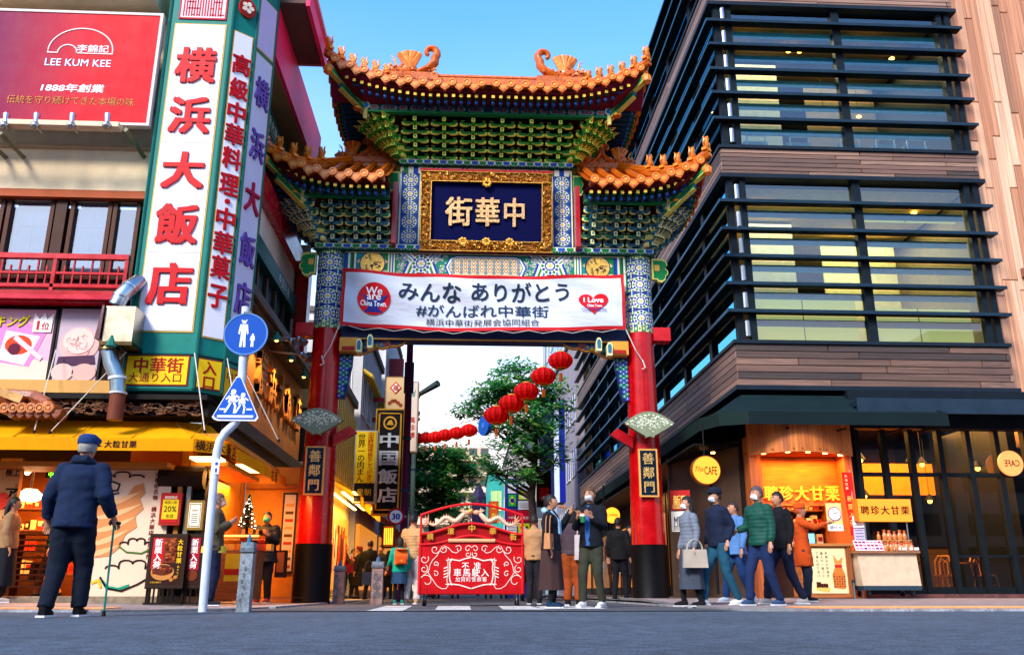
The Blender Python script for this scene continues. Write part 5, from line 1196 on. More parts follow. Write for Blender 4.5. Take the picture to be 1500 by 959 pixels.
s_.poly(F_, [(W_ * .08, H_ * .33), (W_ * .9, H_ * .36), (W_ * .95, H_ * .24), (W_ * .05, H_ * .2)], .012, .014, '#4a2a44'); s_.disc(F_, W_ * .22, H_ * .12, W_ * .26, .014, .018, 16, '#e0b4a8', ry=H_ * .12); s_.disc(F_, W_ * .72, H_ * .12, W_ * .28, .014, .018, 16, '#d8a498', ry=H_ * .12)
rr = random.Random(6)
for k in range(18): a_ = rr.uniform(0, 6.28); s_.ring(F_, W_ * .5 + rr.uniform(-.14, .14), H_ * .53 + rr.uniform(-.16, .12), .05, .06, .02, .024, 6, '#d89488', t0=a_, t1=a_ + 2)
s_.build('print', T)
for (u) in (3, 60, 88, 120): pass
# ledge, carved frieze, orange roof tile ornament
m = MB('wall', '#c8964c'); m.box(-14, -5.62, 14.35, YL, ZY(582, 14.35), ZY(564, 14.35), '#d09a50'); m.build('ledge', LB)
m = MB('dark', '#1c1816'); m.box(-14, -4.2, 14.1, YL, ZY(590, 14.1), ZY(583, 14.1)); m.box(-14, -4.2, 14.25, YL, 2.95, ZY(590, 14.25), '#120c0a'); m.build('cornice', LB)
m = MB('woodv', '#4a2e22'); rr = random.Random(12); Fz = FF((0, 14.2, 0))
for k in range(170):
    x = rr.uniform(-7.6, -4.3); z = rr.uniform(ZY(611, 14.2), ZY(593, 14.2)); t0 = rr.uniform(0, 6.28); r_ = rr.uniform(.03, .08)
    m.tube([Fz(x + r_ * 1.6 * cos(t0 + i * .7) * (1 - .1 * i), z + r_ * .6 * sin(t0 + i * .7) * (1 - .1 * i), rr.uniform(.0, .04)) for i in range(6)], .014, 4, rr.choice(['#5a3828', '#70503a', '#3c241c', '#8a6248']), 'paint')
stuff(m.build('carved_frieze', LB))
TR = thing('tiled_gable', 'row of brown glazed roof tiles over the left shop front', 'roof', (-7, 13.9, 3.1))
m = MB('tile', '#a85220')
for k in range(6):
    p = PY(6 + 13 * k, 597, 13.75); q = MB('tile', ('#a85424', '#8a401c', '#b8622c')[k % 3]); q.disc(FF(p), 0, 0, .09, -.5, 0, 12); q.ring(FF(p), 0, 0, .05, .075, 0, .015, 10, '#c87840'); q.disc(FF(p), 0, 0, .03, 0, .015, 6, '#d08848'); q.build('tile', TR)
    q = MB('tile', '#7a3c20'); q.poly(FF(p), [(.02, -.02), (.2, -.02), (.16, -.12), (.11, -.16), (.06, -.12)], -.3, -.02); q.build('drip_tile', TR)
q = MB('tile', '#8a4420'); q.tube([PY(-30, 580, 14.1), PY(50, 583, 14.1), PY(72, 592, 13.9)], [.14, .13, .09], 8); q.ball(PY(70, 597, 13.85), (.1, .12, .12), 10, 7, '#b8602c'); q.build('ridge', TR)
q = MB('metal', '#c89860'); p = PY(15, 577, 13.8); q.hexa([p + V(d) for d in ((-.18, 0, -.02), (.16, 0, -.14), (.16, .16, -.14), (-.18, .16, -.02), (-.14, 0, .1), (.2, 0, -.02), (.2, .16, -.02), (-.14, .16, .1))], '#d0a068')
tag(q.build('floodlight'), 'boxy gold floodlight tilted on the tiles under the dessert poster', 'lamp')
# ---- duct
DU = thing('exhaust_duct', 'silver galvanised exhaust duct with box beside the sign tower', 'duct', PY(170, 500, 14.0))
q = MB('metal', '#aab0b4'); pts = [PY(205, 412, 14.2), PY(190, 421, 14.0), PY(178, 433, 13.9), PY(171, 447, 13.9)]; q.tube(pts, .13, 14, '#a8b4b8'); 
for p_, d_ in ((1, 2), (2, 3)): q.tube([pts[p_], pts[p_] + (pts[d_] - pts[p_]) * .12], .14, 14, '#c8ccd0')
q.build('elbow', DU, True)
q = MB('metal', '#b0a890'); a, b = PY(156, 448, 13.75), PY(190, 506, 13.75); q.box(a.x, b.x + .02, 13.75, 14.25, b.z + .06, a.z, '#b8ac94'); q.box(a.x - .02, b.x + .04, 13.72, 14.28, b.z, b.z + .06, '#5a4a30')
q.hexa([(a.x - .1, 13.7, b.z + .1), (a.x - .02, 13.7, b.z + .1), (a.x - .02, 14.25, b.z + .1), (a.x - .1, 14.25, b.z + .1), (a.x - .04, 13.7, a.z), (a.x - .01, 13.7, a.z), (a.x - .01, 14.25, a.z), (a.x - .04, 14.25, a.z)], '#5a4448'); q.build('duct_box', DU)
q = MB('metal', '#a0acb0'); pts = [PY(160, 512, 13.9), PY(163, 530, 13.9), PY(172, 552, 13.9), PY(173, 577, 13.9)]; q.tube(pts, .125, 14, '#8fa0a8'); q.lathe(pts[0], [(.17, -.02), (.15, .08)], 12, '#6a5030'); q.build('lower_pipe', DU, True)
q = MB('metal', '#7a3820'); p = PY(173, 577, 13.9); q.tube([p, p + V((0, 0, -.42))], .12, 12, '#6a3422', 'paint'); q.tube([p, p + V((0, 0, .03))], .135, 12, '#b8c0c4'); q.tube([PY(172, 552, 13.9), PY(172, 556, 13.9)], .14, 12, '#c8d0d4'); q.build('rusty_end', DU, True)
# ---- octagonal sign tower
TWR = thing('sign_tower', 'tall green faceted sign tower with red hotel characters on white panels', 'sign', (-4.8, 14.2, 3.3))
zb_, zt_ = ZY(575, 14.2), 12.4
P = [(-5.74, 14.95), (-5.62, 14.2), (-4.47, 14.2), (-4.10, 14.50), (-3.88, 15.05), (-4.2, 15.6)]
TL = '#087468'
m = MB('paint', TL)
for i in range(5):
    (x0, y0), (x1, y1) = P[i], P[i + 1]; m.quad((x0, y0, zb_), (x1, y1, zb_), (x1, y1, zt_), (x0, y0, zt_))
m.add([(x, y, zb_) for x, y in P], [tuple(range(6))], '#0e3a38')
for i in range(1, 5): (x, y) = P[i]; m.tube([(x, y, zb_), (x, y, zt_)], .03, 6, '#0f5c54')
for z in (ZY(578, 14.2), ZY(524, 14.2) - .02): 
    for i in range(5):
        a, b = V((*P[i], z)), V((*P[i + 1], z)); m.tube([a, b], .025, 4, '#0c4a44')
m.build('casing', TWR)
def face(i):
    a, b = V((*P[i], 0)), V((*P[i + 1], 0)); d = (b - a); L_ = d.length; d.normalize(); return Fr(a, d, (0, 0, 1)), L_
def panel(F_, x0, x1, z0, z1, col, name='panel', rim='#c8a03c', mat='print'):
    p_ = MB(mat, col); p_.fbox(F_, x0 - .025, x1 + .025, z0 - .025, z1 + .025, .0, .012, rim, 'paint'); p_.fbox(F_, x0, x1, z0, z1, .012, .02, col, mat); return p_.build(name, TWR)
F1, L1 = face(1); F2, L2 = face(2); F3, L3 = face(3)
zp0, zp1 = ZY(492, 14.2), ZY(52, 14.2)
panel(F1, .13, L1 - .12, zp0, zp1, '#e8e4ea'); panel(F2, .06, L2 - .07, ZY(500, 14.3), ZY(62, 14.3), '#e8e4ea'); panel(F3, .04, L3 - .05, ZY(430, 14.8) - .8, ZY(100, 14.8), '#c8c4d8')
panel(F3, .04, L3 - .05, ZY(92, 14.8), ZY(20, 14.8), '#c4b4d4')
for z in (ZY(222, 14.2), ZY(380, 14.2)): q = MB('paint', '#b8b4bc'); q.fbox(F1, .13, L1 - .12, z, z + .012, .02, .024); q.build('panel_joint', TWR)
for chh, v, vh in zip('横浜大飯店', (111, 183, 262, 339, 425), (52, 54, 54, 60, 62)):
    q = MB('paint'); h = ZY(v - vh / 2, 14.2) - ZY(v + vh / 2, 14.2); text(q, chh, F1, L1 / 2 + .01, ZY(v, 14.2), w=.74, h=h, col='#c00010', depth=.035, c=0.02, fat=.045, mat='paint'); q.build('character', TWR)
for chh, v in zip('高級中華料理・中華菓子', (108, 143, 177, 209, 243, 281, 305, 330, 365, 400, 442)):
    q = MB('paint'); text(q, chh, F2, L2 / 2 + .0, ZY(v, 14.35), w=.35 if chh != '・' else .1, h=.42 if chh != '・' else .1, col='#b80010', depth=.02, c=.02, fat=.035, mat='paint'); q.build('character', TWR)
for chh, v in zip('横浜大飯店', (150, 225, 300, 375, 445)):
    q = MB('paint'); text(q, chh, F3, L3 / 2, ZY(v, 14.8), w=.42, h=.62, col='#6a4a9c' if chh != '大' else '#a8143c', depth=.035, c=.02, fat=.03, mat='paint'); q.build('character', TWR)
# seal on top
zq0, zq1 = ZY(44, 14.2), ZY(-6, 14.2); q = MB('print', '#b01a30'); q.fbox(F1, .16, L1 - .12, zq0, zq1 + .3, 0, .02, '#b01a30'); q.fbox(F1, .19, L1 - .15, zq0 + .03, zq1 + .27, .02, .023, '#e4c8cc')
rr = random.Random(5); xa, xb = .23, L1 - .19; n_ = 15
for i in range(n_):
    x = xa + (xb - xa) * i / n_
    q.fbox(F1, x, x + .025, zq0 + .06, zq1 + .2, .023, .027, '#b01a30')
    for j in range(5):
        if rr.random() < .6 and not 5 < i < 10: z = zq0 + .08 + .14 * j; q.fbox(F1, x, x + .075, z, z + .022, .023, .028, '#b01a30')
q.build('seal_panel', TWR)
q = MB('paint', '#b81c1c'); ze = ZY(27, 14.35); q.disc(F2, L2 / 2 + .0, ze, .17, .02, .06, 24, '#b82018', ry=.2); q.ring(F2, L2 / 2, ze, .14, .165, .06, .07, 20, '#8a1410')
for k in range(5): t_ = k * 1.257; q.disc(F2, L2 / 2 + .075 * cos(t_), ze + .08 * sin(t_), .045, .06, .08, 8, '#e8d8c0'); q.disc(F2, L2 / 2 + .04 * cos(t_ + .6), ze + .04 * sin(t_ + .6), .02, .06, .08, 6, '#e8d8c0')
q.build('round_emblem', TWR)
zy0, zy1 = ZY(569, 14.2), ZY(529, 14.2)
o = panel(F1, .05, L1 - .12, zy0, zy1, '#e8bc10', 'yellow_panel', '#7a1818'); q = MB('print'); htext(q, '中華街', F1, .14, zy0 + (zy1 - zy0) * .68, .27, .275, col='#a01410', c=.022, fat=.03); htext(q, '大通り入口', F1, .09, zy0 + (zy1 - zy0) * .24, .17, .175, col='#901410', c=.022, fat=.015); q.build('lettering', o)
o = panel(F2, .04, L2 - .04, ZY(573, 14.3), ZY(533, 14.3), '#e8bc10', 'yellow_panel', '#7a1818'); q = MB('print'); vtext(q, '入口', F2, L2 / 2, ZY(534, 14.3), .24, .24, col='#a01410', c=.022, fat=.035); q.build('lettering', o)
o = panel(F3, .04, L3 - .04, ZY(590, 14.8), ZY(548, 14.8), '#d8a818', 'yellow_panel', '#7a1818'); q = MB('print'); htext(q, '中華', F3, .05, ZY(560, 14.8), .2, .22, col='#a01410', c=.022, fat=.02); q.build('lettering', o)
# wires and little dragon clips
for (u0, v0, D0, u1, v1, D1) in ((185, 515, 14.0, 73, 633, 13.85), (82, 512, 14.3, 50, 632, 13.85), (285, 517, 14.1, 300, 632, 13.7), (333, 525, 14.3, 345, 600, 13.9), (362, 550, 14.6, 408, 645, 15.0)):
    q = MB('cloth', '#d8ccbc'); q.tube([PY(u0, v0, D0), PY(u1, v1, D1)], .009, 5); q.ball(PY(u1, v1, D1), .03, 6, 4, '#2a1c14'); tag(q.build('stay_wire'), 'thin pale stay wire holding the yellow awning at pixel column %s of the left shops' % 'abcde'[[185, 82, 285, 333, 362].index(u0)] if 0 else ['pale stay wire from the silver duct down to the yellow awning', 'pale stay wire in front of the dessert poster joint', 'pale stay wire crossing the yellow entrance panel', 'short pale stay wire behind the round blue sign', 'pale stay wire right of the triangular blue sign'][[185, 82, 285, 333, 362].index(u0)], 'wire')
q = MB('metal', '#1c5a4c'); p = PY(163, 500, 13.5); q.lathe(p, [(.09, -.08), (.03, .06), (.02, .1)], 8, '#1c6a58', 'paint'); q.tube([p, PY(183, 513, 14.0)], .015, 5, '#123c34'); tag(q.build('clip_lamp'), 'small green clip lamp on the duct box', 'lamp')
# ---- side wall toward the street
m = MB('wall', '#2a2220'); m.box(XS - .2, XS, 15.6, 22.0, 2.9, 12.2, '#2c2624')
m.box(-3.95 - .6, -3.95 + .05, 15.6, 20.8, 0, 0.01, '#222222'); m.build('side_wall', LB)
m = MB('paint', '#ee2c62'); m.box(-3.98, -3.9, 15.3, 20.6, 10.42, 11.54, '#ee2c62'); m.box(-4.5, -3.98, 20.5, 20.6, 10.42, 11.54); m.build('red_fascia', LB)
m = MB('wall', '#8a7448'); m.box(-4.5, -3.98, 15.3, 20.5, 10.4, 10.5, '#8a7446'); m.build('eave_soffit', LB)
m = MB('wall', '#5a4038'); m.box(-4.3, -3.36, 15.15, 17.3, 11.56, 11.66, '#5c4238'); m.build('upper_slab', LB)
m = MB('paint', '#ee2c62'); m.box(-3.36, -3.28, 15.15, 17.35, 11.5, 12.0); m.box(-4.5, -3.36, 17.3, 17.38, 11.56, 12.0, '#a8808c'); m.box(-3.28, -3.22, 15.15, 17.4, 11.95, 12.05, '#e0a8b8'); m.build('upper_fascia', LB)
def side_strip(x, y0, y1, z0, z1, col, mat='paint', name='sign_band'): q = MB(mat, col); q.box(XS, x, y0, y1, z0, z1); return q.build(name, LB)
o = side_strip(-4.35, 15.6, 20.2, 9.75, 10.25, '#0f5c54'); q = MB('print'); htext(q, '横浜大飯店中国料理', FRt((-4.35, 0, 0)), 16.6, 10.0, .26, .3, col='#e0e8e4'); q.build('lettering', o)
side_strip(-4.3, 15.6, 20.4, 8.5, 9.6, '#16181a', 'dark', 'window_band'); side_strip(-4.38, 17.5, 20.4, 8.9, 9.7, '#d8ccc0', 'wall', 'panel')
side_strip(-4.1, 15.6, 20.6, 7.74, 8.28, '#a80c24', 'lacquer', 'red_fascia'); side_strip(-4.25, 15.6, 20.6, 7.05, 7.74, '#cabcae', 'wall', 'wall_band')
o = side_strip(-4.15, 15.6, 20.65, 6.62, 7.0, '#0f4c48'); q = MB('print'); htext(q, '中国料理', FRt((-4.15, 0, 0)), 18.2, 6.82, .26, .3, col='#e0e8e4'); q.build('lettering', o)
side_strip(-4.3, 15.6, 20.6, 5.75, 6.6, '#0c1014', 'dark', 'window_band')
for k in range(6): q = MB('paint', '#3a2418'); y = 15.9 + k * .85; q.box(-4.3, -4.24, y, y + .08, 5.75, 6.6); q.build('mullion', LB)
m = MB('lacquer', '#b0101c'); m.box(-4.2, -3.9, 20.3, 20.7, 5.7, 8.0); m.box(-4.5, -4.0, 20.75, 20.85, 7.3, 8.6, '#b8a8a0', 'wall'); m.build('red_post', LB)
m = MB('wood', '#2e1c14'); m.box(XS, -3.95, 15.4, 23.0, 5.50, 5.68, '#2a1812'); m.box(XS, -4.05, 15.4, 23.0, 5.4, 5.5, '#3a241a'); m.build('dark_eave', LB)
GB = thing('gold_wall_sign', 'ornate carved wood sign wall lit golden by hanging lamps on the left side street', 'sign', (-4.4, 19, 4)); m = MB('woodv', '#9a5a24'); m.box(-4.5, -4.4, 15.8, 23.2, 3.3, 5.4, '#a06428'); m.build('board', GB)
FG = FRt((-4.4, 0, 0)); 
for i, chh in enumerate('横浜大飯店'):
    q = MB('gold'); text(q, chh, FG, 18.2 + 1.02 * i, 4.62, w=.8, h=.95, col='#c07830', mat='paint', depth=.1, c=.0, fat=.03); q.build('character', GB)
for k in range(4):
    y = 17.6 + 1.6 * k; lt = thing('hooded_lamp', ('nearest', 'second', 'third', 'farthest')[k] + ' green hooded lamp over the golden sign wall', 'lamp', (-3.95, y, 5.25), group='hooded lamps over the gold sign')
    q = MB('paint', '#1a6a5c'); q.lathe((0, 0, 0), [(.11, -.06), (.09, 0), (.03, .1), (.02, .14)], 10); q.tube([(0, 0, .12), (-.4, 0, .2)], .012, 5); q.build('hood', lt, True, local=True); q = MB('lamp', '#ffb848'); q.ball((0, 0, -.04), .045, 8, 5); q.build('bulb', lt, local=True)
    sp = bpy.data.lights.new('lamp_light', 'SPOT'); sp.energy = 60; sp.color = (1, .6, .2); sp.spot_size = 1.5; sp.spot_blend = .6; so = bpy.data.objects.new('lamp_light', sp); COLL.objects.link(so); so.location = (-3.98, y, 5.17); so.rotation_euler = V((.35, 0, 1)).to_track_quat('Z', 'Y').to_euler()
for (u, v, D, fl_) in ((430, 500, 18, 'leftmost'), (441, 497, 18.2, 'upper right'), (445, 520, 18.3, 'lowest')):
    q = MB('metal', '#a8a4a8'); p = PY(u, v, D); q.tube([p, p + V((.1, -.02, -.1))], [.06, .09], 10); q.ball(p + V((-.06, 0, .02)), .06, 8, 6); q.tube([p, V((-4.4, D, p.z + .1))], .02, 5); tag(q.build('floodlight'), fl_ + ' of the small grey floodlights left of the gate pillar', 'lamp', 'floodlights by the left pillar')
m = MB('wood', '#2c1a12'); m.box(XS, -4.2, 15.4, 23.2, 3.1, 3.35, '#241410'); m.box(XS, -4.3, 15.4, 23.2, 2.8, 3.1, '#1a100c'); m.build('cornice', LB)
# ---- yellow awning
AWN = thing('yellow_awning', 'bright yellow shop awning wrapping round the left corner', 'awning', (-6, 13.8, 2.3))
m = MB('awning', '#f0a408'); zt1, zf1, zv1 = 2.98, ZY(646, 13.8), ZY(664, 13.8); XC = -3.85
T_ = [(-12, YL - .03, zt1), (-4.9, YL - .03, zt1), (-4.45, YL + .4, zt1), (XS + .06, 23.4, zt1 + .02)]; B_ = [(-12, 13.8, zf1), (-4.25, 13.8, zf1), (-3.85, 14.15, zf1), (-3.72, 23.4, zf1 + .05)]
for i in range(3):
    n_ = 24 if i == 0 else 6
    m.sheet(lambda a, b, i=i: V(lerp(lerp(T_[i], T_[i + 1], a), lerp(B_[i], B_[i + 1], a), b)) + V((0, 0, -.03 * sin(pi * b) + .004 * sin(a * 60))), n_, 6, '#ffb404')
    m.sheet(lambda a, b, i=i: V(lerp(B_[i], B_[i + 1], a)) + V((0, 0, -(zf1 - zv1) * b)), n_, 2, '#fcae04')
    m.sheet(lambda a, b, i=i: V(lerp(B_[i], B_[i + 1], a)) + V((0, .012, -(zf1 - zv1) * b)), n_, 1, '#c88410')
m.build('canvas', AWN)
for k in range(9): q = MB('awning', '#c88808'); x = -11.5 + .9 * k; q.tube([V((x, YL - .04, zt1 + .008)), V((x, 13.8, zf1 + .008))], .008, 4); q.build('seam', AWN)
q = MB('print'); Fa = FF((0, 13.795, 0)); htext(q, '大粒甘栗', Fa, PY(152, 655, 13.8).x, (zf1 + zv1) / 2, .12, .125, col='#2a1808', fat=.03, c=.003)
Fv = Fr((-3.85, 14.15, 0), V((.13, 9.25, 0)).normalized()[:], (0, 0, 1)); Fc_ = Fr((-4.25, 13.8, 0), V((.4, .35, 0)).normalized()[:], (0, 0, 1)); htext(q, '横浜大', Fc_, .03, (zf1 + zv1) / 2, .17, .17, col='#2a1808', fat=.02, c=.008); htext(q, '飯店', Fv, .05, (zf1 + zv1) / 2, .26, .3, col='#2a1808', fat=.02, c=.012); htext(q, '甘栗', Fv, 3.2, (zf1 + zv1) / 2, .26, .3, col='#5a3808', fat=.02, c=.012)
q.build('lettering', AWN)
# soffit and interior
SHL = thing('sweet_shop', 'warm lit sweet shop interior under the yellow awning', 'shop', (-7, 16, .1))
zpl = .16
m = MB('wood', '#a86c20'); m.box(-12, -4.75, 14.2, YL + .1, 2.12, 2.2, '#8a5414', 'paint'); m.box(-12, XS, YL - .0, 18.9, 2.62, 2.7, '#5a3818'); m.box(-12, -5.6, YL, YL + .12, 2.22, 2.9, '#4a2c10'); m.build('soffit', SHL)
m = MB('paint', '#b06a18'); m.box(-4.9, -3.95, 14.4, 19, 2.62, 2.7, '#c88428'); m.box(-4.6, -3.98, 14.9, 17.2, 2.24, 2.32, '#c8862c'); m.build('alcove_ceiling', SHL)
q = MB('lamp', '#ffcf90'); q.box(-4.5, -4.02, 14.5, 14.9 - .02, 2.3, 2.34, '#a8804c'); q.box(-4.5, -4.05, 17.4, 18.6, 2.6, 2.62, '#a8804c'); q.build('ceiling_light', SHL)
area('alcove_light', (-4.3, 16.4, 2.2), .7, 110, '#ffa84c', sy=2.4); area('shop_light', (-7.2, 16.3, 2.55), 2.5, 240, '#ff9a3c', sy=2)
m = MB('stone', '#7a6a58'); m.box(-12, -4.35, 14.5, YL + .4, .0, zpl, '#80705c'); m.build('plinth', SHL)
m = MB('matte', '#7a4418'); m.quad((-12, 18.4, 0), (-4.6, 18.4, 0), (-4.6, 18.4, 2.7), (-12, 18.4, 2.7), '#8a5020'); m.quad((-12, YL, .14), (XS, YL, .14), (XS, 18.4, .14), (-12, 18.4, .14), '#6a4a34'); m.build('interior', SHL)
m = MB('paint', '#c87818'); m.box(-4.6, -3.36, 18.8, 18.9, .02, 2.75, '#d08426'); m.box(-4.75, -4.62, 14.9, 18.8, .02, 2.62, '#a86418'); m.build('orange_wall', SHL)
m = MB('paint', '#a8601c'); m.box(-3.5, -3.36, 18.74, 18.8, .02, 2.75); m.box(-4.6, -3.5, 18.76, 18.8, 2.3, 2.4); m.build('trim', SHL)
T, F_, W_, H_, s_ = poster(418, 724, 434, 836, 18.74, 'wall_poster', 'narrow framed menu poster on the orange wall left of the gate pillar', bg_='#c8b898', frame='#2c1c10')
for k in range(9): s_.fbox(F_, .03, W_ - .03, .06 + k * H_ / 10, .06 + k * H_ / 10 + .06, 0, .003, ('#a83018', '#5a3818', '#c89040')[k % 3])
s_.build('print', T)
q = MB('paint', '#3a2418'); a, b = PY(403, 805, 18.0), PY(415, 845, 18.0); q.box(a.x, b.x, 18.1, 18.3, b.z, a.z, '#30201a'); q.fbox(FF((a.x, 18.1, b.z)), .03, b.x - a.x - .03, .1, a.z - b.z - .04, 0, .01, '#b05a28', 'print'); tag(q.build('wall_box'), 'dark wall box with an orange card beside the narrow poster', 'box')
# goods on shelves inside the shop
rr = random.Random(77)
for sx_, z in [(a_, b_) for a_ in (-8.8, -7.4) for b_ in (.55, .95, 1.35, 1.75)]:
    q = MB('wood', '#6a3c18'); q.box(sx_ - .1, sx_ + 1.0, 17.3, 17.7, z - .03, z); q.build('shelf', SHL); x = sx_; nb_ = -1
    while x < sx_ + .9:
        nb_ += 1; w = rr.uniform(.08, .16); h = rr.uniform(.1, .26); q = MB('print', rr.choice(['#c8862c', '#b83828', '#e0c890', '#8a3020', '#d8b04c', '#c06030', '#3a2418', '#e8d8b0'])); q.box(x, x + w, 17.34, 17.5, z, z + h); q.box(x + .02, x + w - .02, 17.335, 17.34, z + h * .3, z + h * .7, rr.choice(['#e8d8b0', '#8a2018', '#30180c']))
        tag(q.build('gift_box'), '%s sweet box on the %s shelf of the %s rack in the left shop' % (ORD[nb_], {.55: 'lowest', .95: 'second', 1.35: 'third', 1.75: 'top'}[z], 'left' if sx_ < -8 else 'right'), 'box', 'sweet boxes in the left shop'); x += w + .02
for (u, v, tl_) in ((52, 678, 'middle'), (66, 670, 'second rightmost'), (40, 692, 'lowest'), (25, 662, 'leftmost'), (100, 672, 'rightmost')):
    p = PY(u, v, 16.5); lt = thing('track_spot', tl_ + ' track spotlight inside the left shop', 'lamp', p, group='track spotlights in the left shop'); q = MB('lamp', '#ffd8a0'); q.ball((0, 0, 0), .045, 8, 5); q.build('bulb', lt, local=True); q = MB('paint', '#e8e0d0'); q.tube([(0, .02, .02), (.03, .12, .1)], .05, 8); q.tube([(.03, .12, .1), (.03, .12, 2.62 - p.z)], .01, 4); q.build('housing', lt, local=True)
p = PY(44, 725, 15.6); lt = thing('ceiling_lamp', 'round white glowing ceiling lamp in the left shop', 'lamp', p); q = MB('lamp', '#ffe0b0'); q.lathe((0, 0, 0), [(.12, -.1), (.2, -.05), (.22, 0), (.14, .06), (.1, .1)], 16, '#b0946c'); q.build('lamp_shade', lt, True, local=True); q = MB('metal', '#706050'); q.tube([(0, 0, .1), (0, 0, 2.62 - p.z)], .02, 6); q.build('stem', lt, local=True)
p = PY(76, 686, 15.2); q = MB('dark', '#141008'); F_ = FF(p); q.fbox(F_, -.09, .09, -.16, .16, -.08, 0); vtext(q, '営業中', F_, 0, .14, .09, .095, col='#60e020', mat='neon', fat=.03); tag(q.build('led_sign'), 'small green lit sign hanging in the left shop doorway', 'sign')
q = MB('dark', '#241208'); a, b = PY(52, 780, 16.2), PY(72, 866, 16.2)
for k in range(10): z = a.z + (b.z - a.z) * k / 10; q.box(a.x - .3, b.x, 16.2, 16.5, z - .03, z, '#3a2010')
q.box(a.x - .34, a.x - .3, 16.2, 16.5, .14, a.z); q.box(b.x, b.x + .04, 16.2, 16.5, .14, a.z); tag(q.build('slatted_stand'), 'dark slatted display stand in the left shop doorway', 'stand')
# striped text pillar at far left
p, p2 = PY(8, 668, 14.6), PY(36, 668, 14.6); PL = thing('text_pillar', 'shop pillar banner with black brush lettering and a red seal at far left', 'banner', (p.x, 14.6, .16)); F_ = FF((p.x, 14.6, 0)); w = p2.x - p.x; s_ = MB('print', '#b87c40')
s_.fbox(F_, -.06, w - .02, .16, 2.3, -.1, 0, '#c08850'); s_.build('cloth', PL); s_ = MB('print'); text(s_, '極上', F_, w / 2 + .01, 2.08, w=w * .75, h=.15, col='#2a1410', fat=.02); s_.disc(F_, w * .22, 1.62, .11, 0, .006, 16, '#c82c18', ry=.14); vtext(s_, 'アイス', F_, w * .62, 1.85, .22, .22, col='#1c100c', fat=.06); vtext(s_, '本場の味をどうぞ', F_, w * .2, 1.35, .12, .13, col='#6a2c14'); vtext(s_, 'おすすめ', F_, w * .85, 1.9, .07, .08, col='#3a1c10'); s_.build('lettering', PL)
# mural with soft ice
a, b = PY(158, 681, 14.6), PY(233, 873, 14.6); MU = thing('ice_cream_mural', 'cream wall mural of soft serve ice cream with cloud outlines', 'mural', (a.x, 14.6, b.z)); W_, H_ = b.x - a.x, a.z - b.z; F_ = FF((a.x - .12, 14.6, b.z)); W_ += .12
s_ = MB('print', '#d8c0a8'); s_.sheet(lambda p_, q_: F_(W_ * p_, H_ * q_, 0), 6, 10, colfn=lambda p_, q_: '#dcc0a4'); s_.fbox(F_, 0, W_, 0, H_, -.1, -.004, '#806040'); s_.build('panel', MU)
s_ = MB('print'); cs_ = [(.62, .86), (.66, .78), (.60, .74), (.66, .66), (.56, .60), (.60, .52), (.46, .46), (.40, .36), (.28, .30), (.0, .28), (.0, .78), (.2, .72), (.42, .76), (.5, .84)]
s_.poly(F_, [(x * W_, y * H_) for x, y in cs_], .003, .008, '#c8824c')
for k, (x0, y0, x1, y1) in enumerate(((.1, .70, .62, .80), (.05, .60, .64, .70), (.05, .50, .58, .60), (.02, .40, .5, .50), (.0, .32, .4, .38))):
    n_ = 10; top = [(x0 + (x1 - x0) * i / n_, y0 + (y1 - y0) * (i / n_) ** 1.5 + .015 * sin(pi * i / n_)) for i in range(n_ + 1)]; bot = [(x, y - .045 * sin(pi * min(1, .15 + i / n_ * .85))) for i, (x, y) in enumerate(top)]
    s_.poly(F_, [(x * W_, y * H_) for x, y in top + bot[::-1]], .008, .012, '#e0ac78')
s_.build('ice_cream', MU)
s_ = MB('print', '#201410')
def curl(pts, r=.012, col='#20140f'): strip(s_, F_, [(x * W_, y * H_) for x, y in pts], r * 2, .012, col, 'print')
def cloud(cx, cy, w, h, n=5, col='#20140f'):
    pts = []
    for k in range(n):
        for i in range(6): t = pi * (1 - i / 5); pts.append((cx - w / 2 + w * (k + .5) / n + w / n / 2 * cos(t), cy + h * sin(pi * (k + .5) / n) + h * .35 * sin(t)))
    curl(pts, .011, col)
cloud(.32, .88, .6, .05, 3); curl([(.1, .84), (.2, .87), (.3, .85), (.28, .8), (.2, .8)]); curl([(.05, .78), (.12, .76), (.3, .78)]); cloud(.62, .37, .44, .05, 4); curl([(.4, .37), (.5, .33), (.7, .32), (.85, .36)], .012, '#3a6a20'); cloud(.6, .18, .7, .07, 4)
curl([(.2, .14), (.3, .06), (.5, .04), (.7, .09), (.9, .16)], .014); curl([(.24, .11), (.3, .07), (.45, .055), (.58, .08)], .02, '#1a8a6a'); curl([(.1, .1), (.18, .12), (.22, .07)], .02, '#c8b020'); curl([(.14, .8), (.18, .83), (.2, .78)], .016, '#b01818')
vtext(s_, '中華街名物　横浜大飯店の自信作', F_, W_ * .80, H_ * .95, .085, .092, col='#7a1810', c=.006, fat=.02); s_.build('line_art', MU)
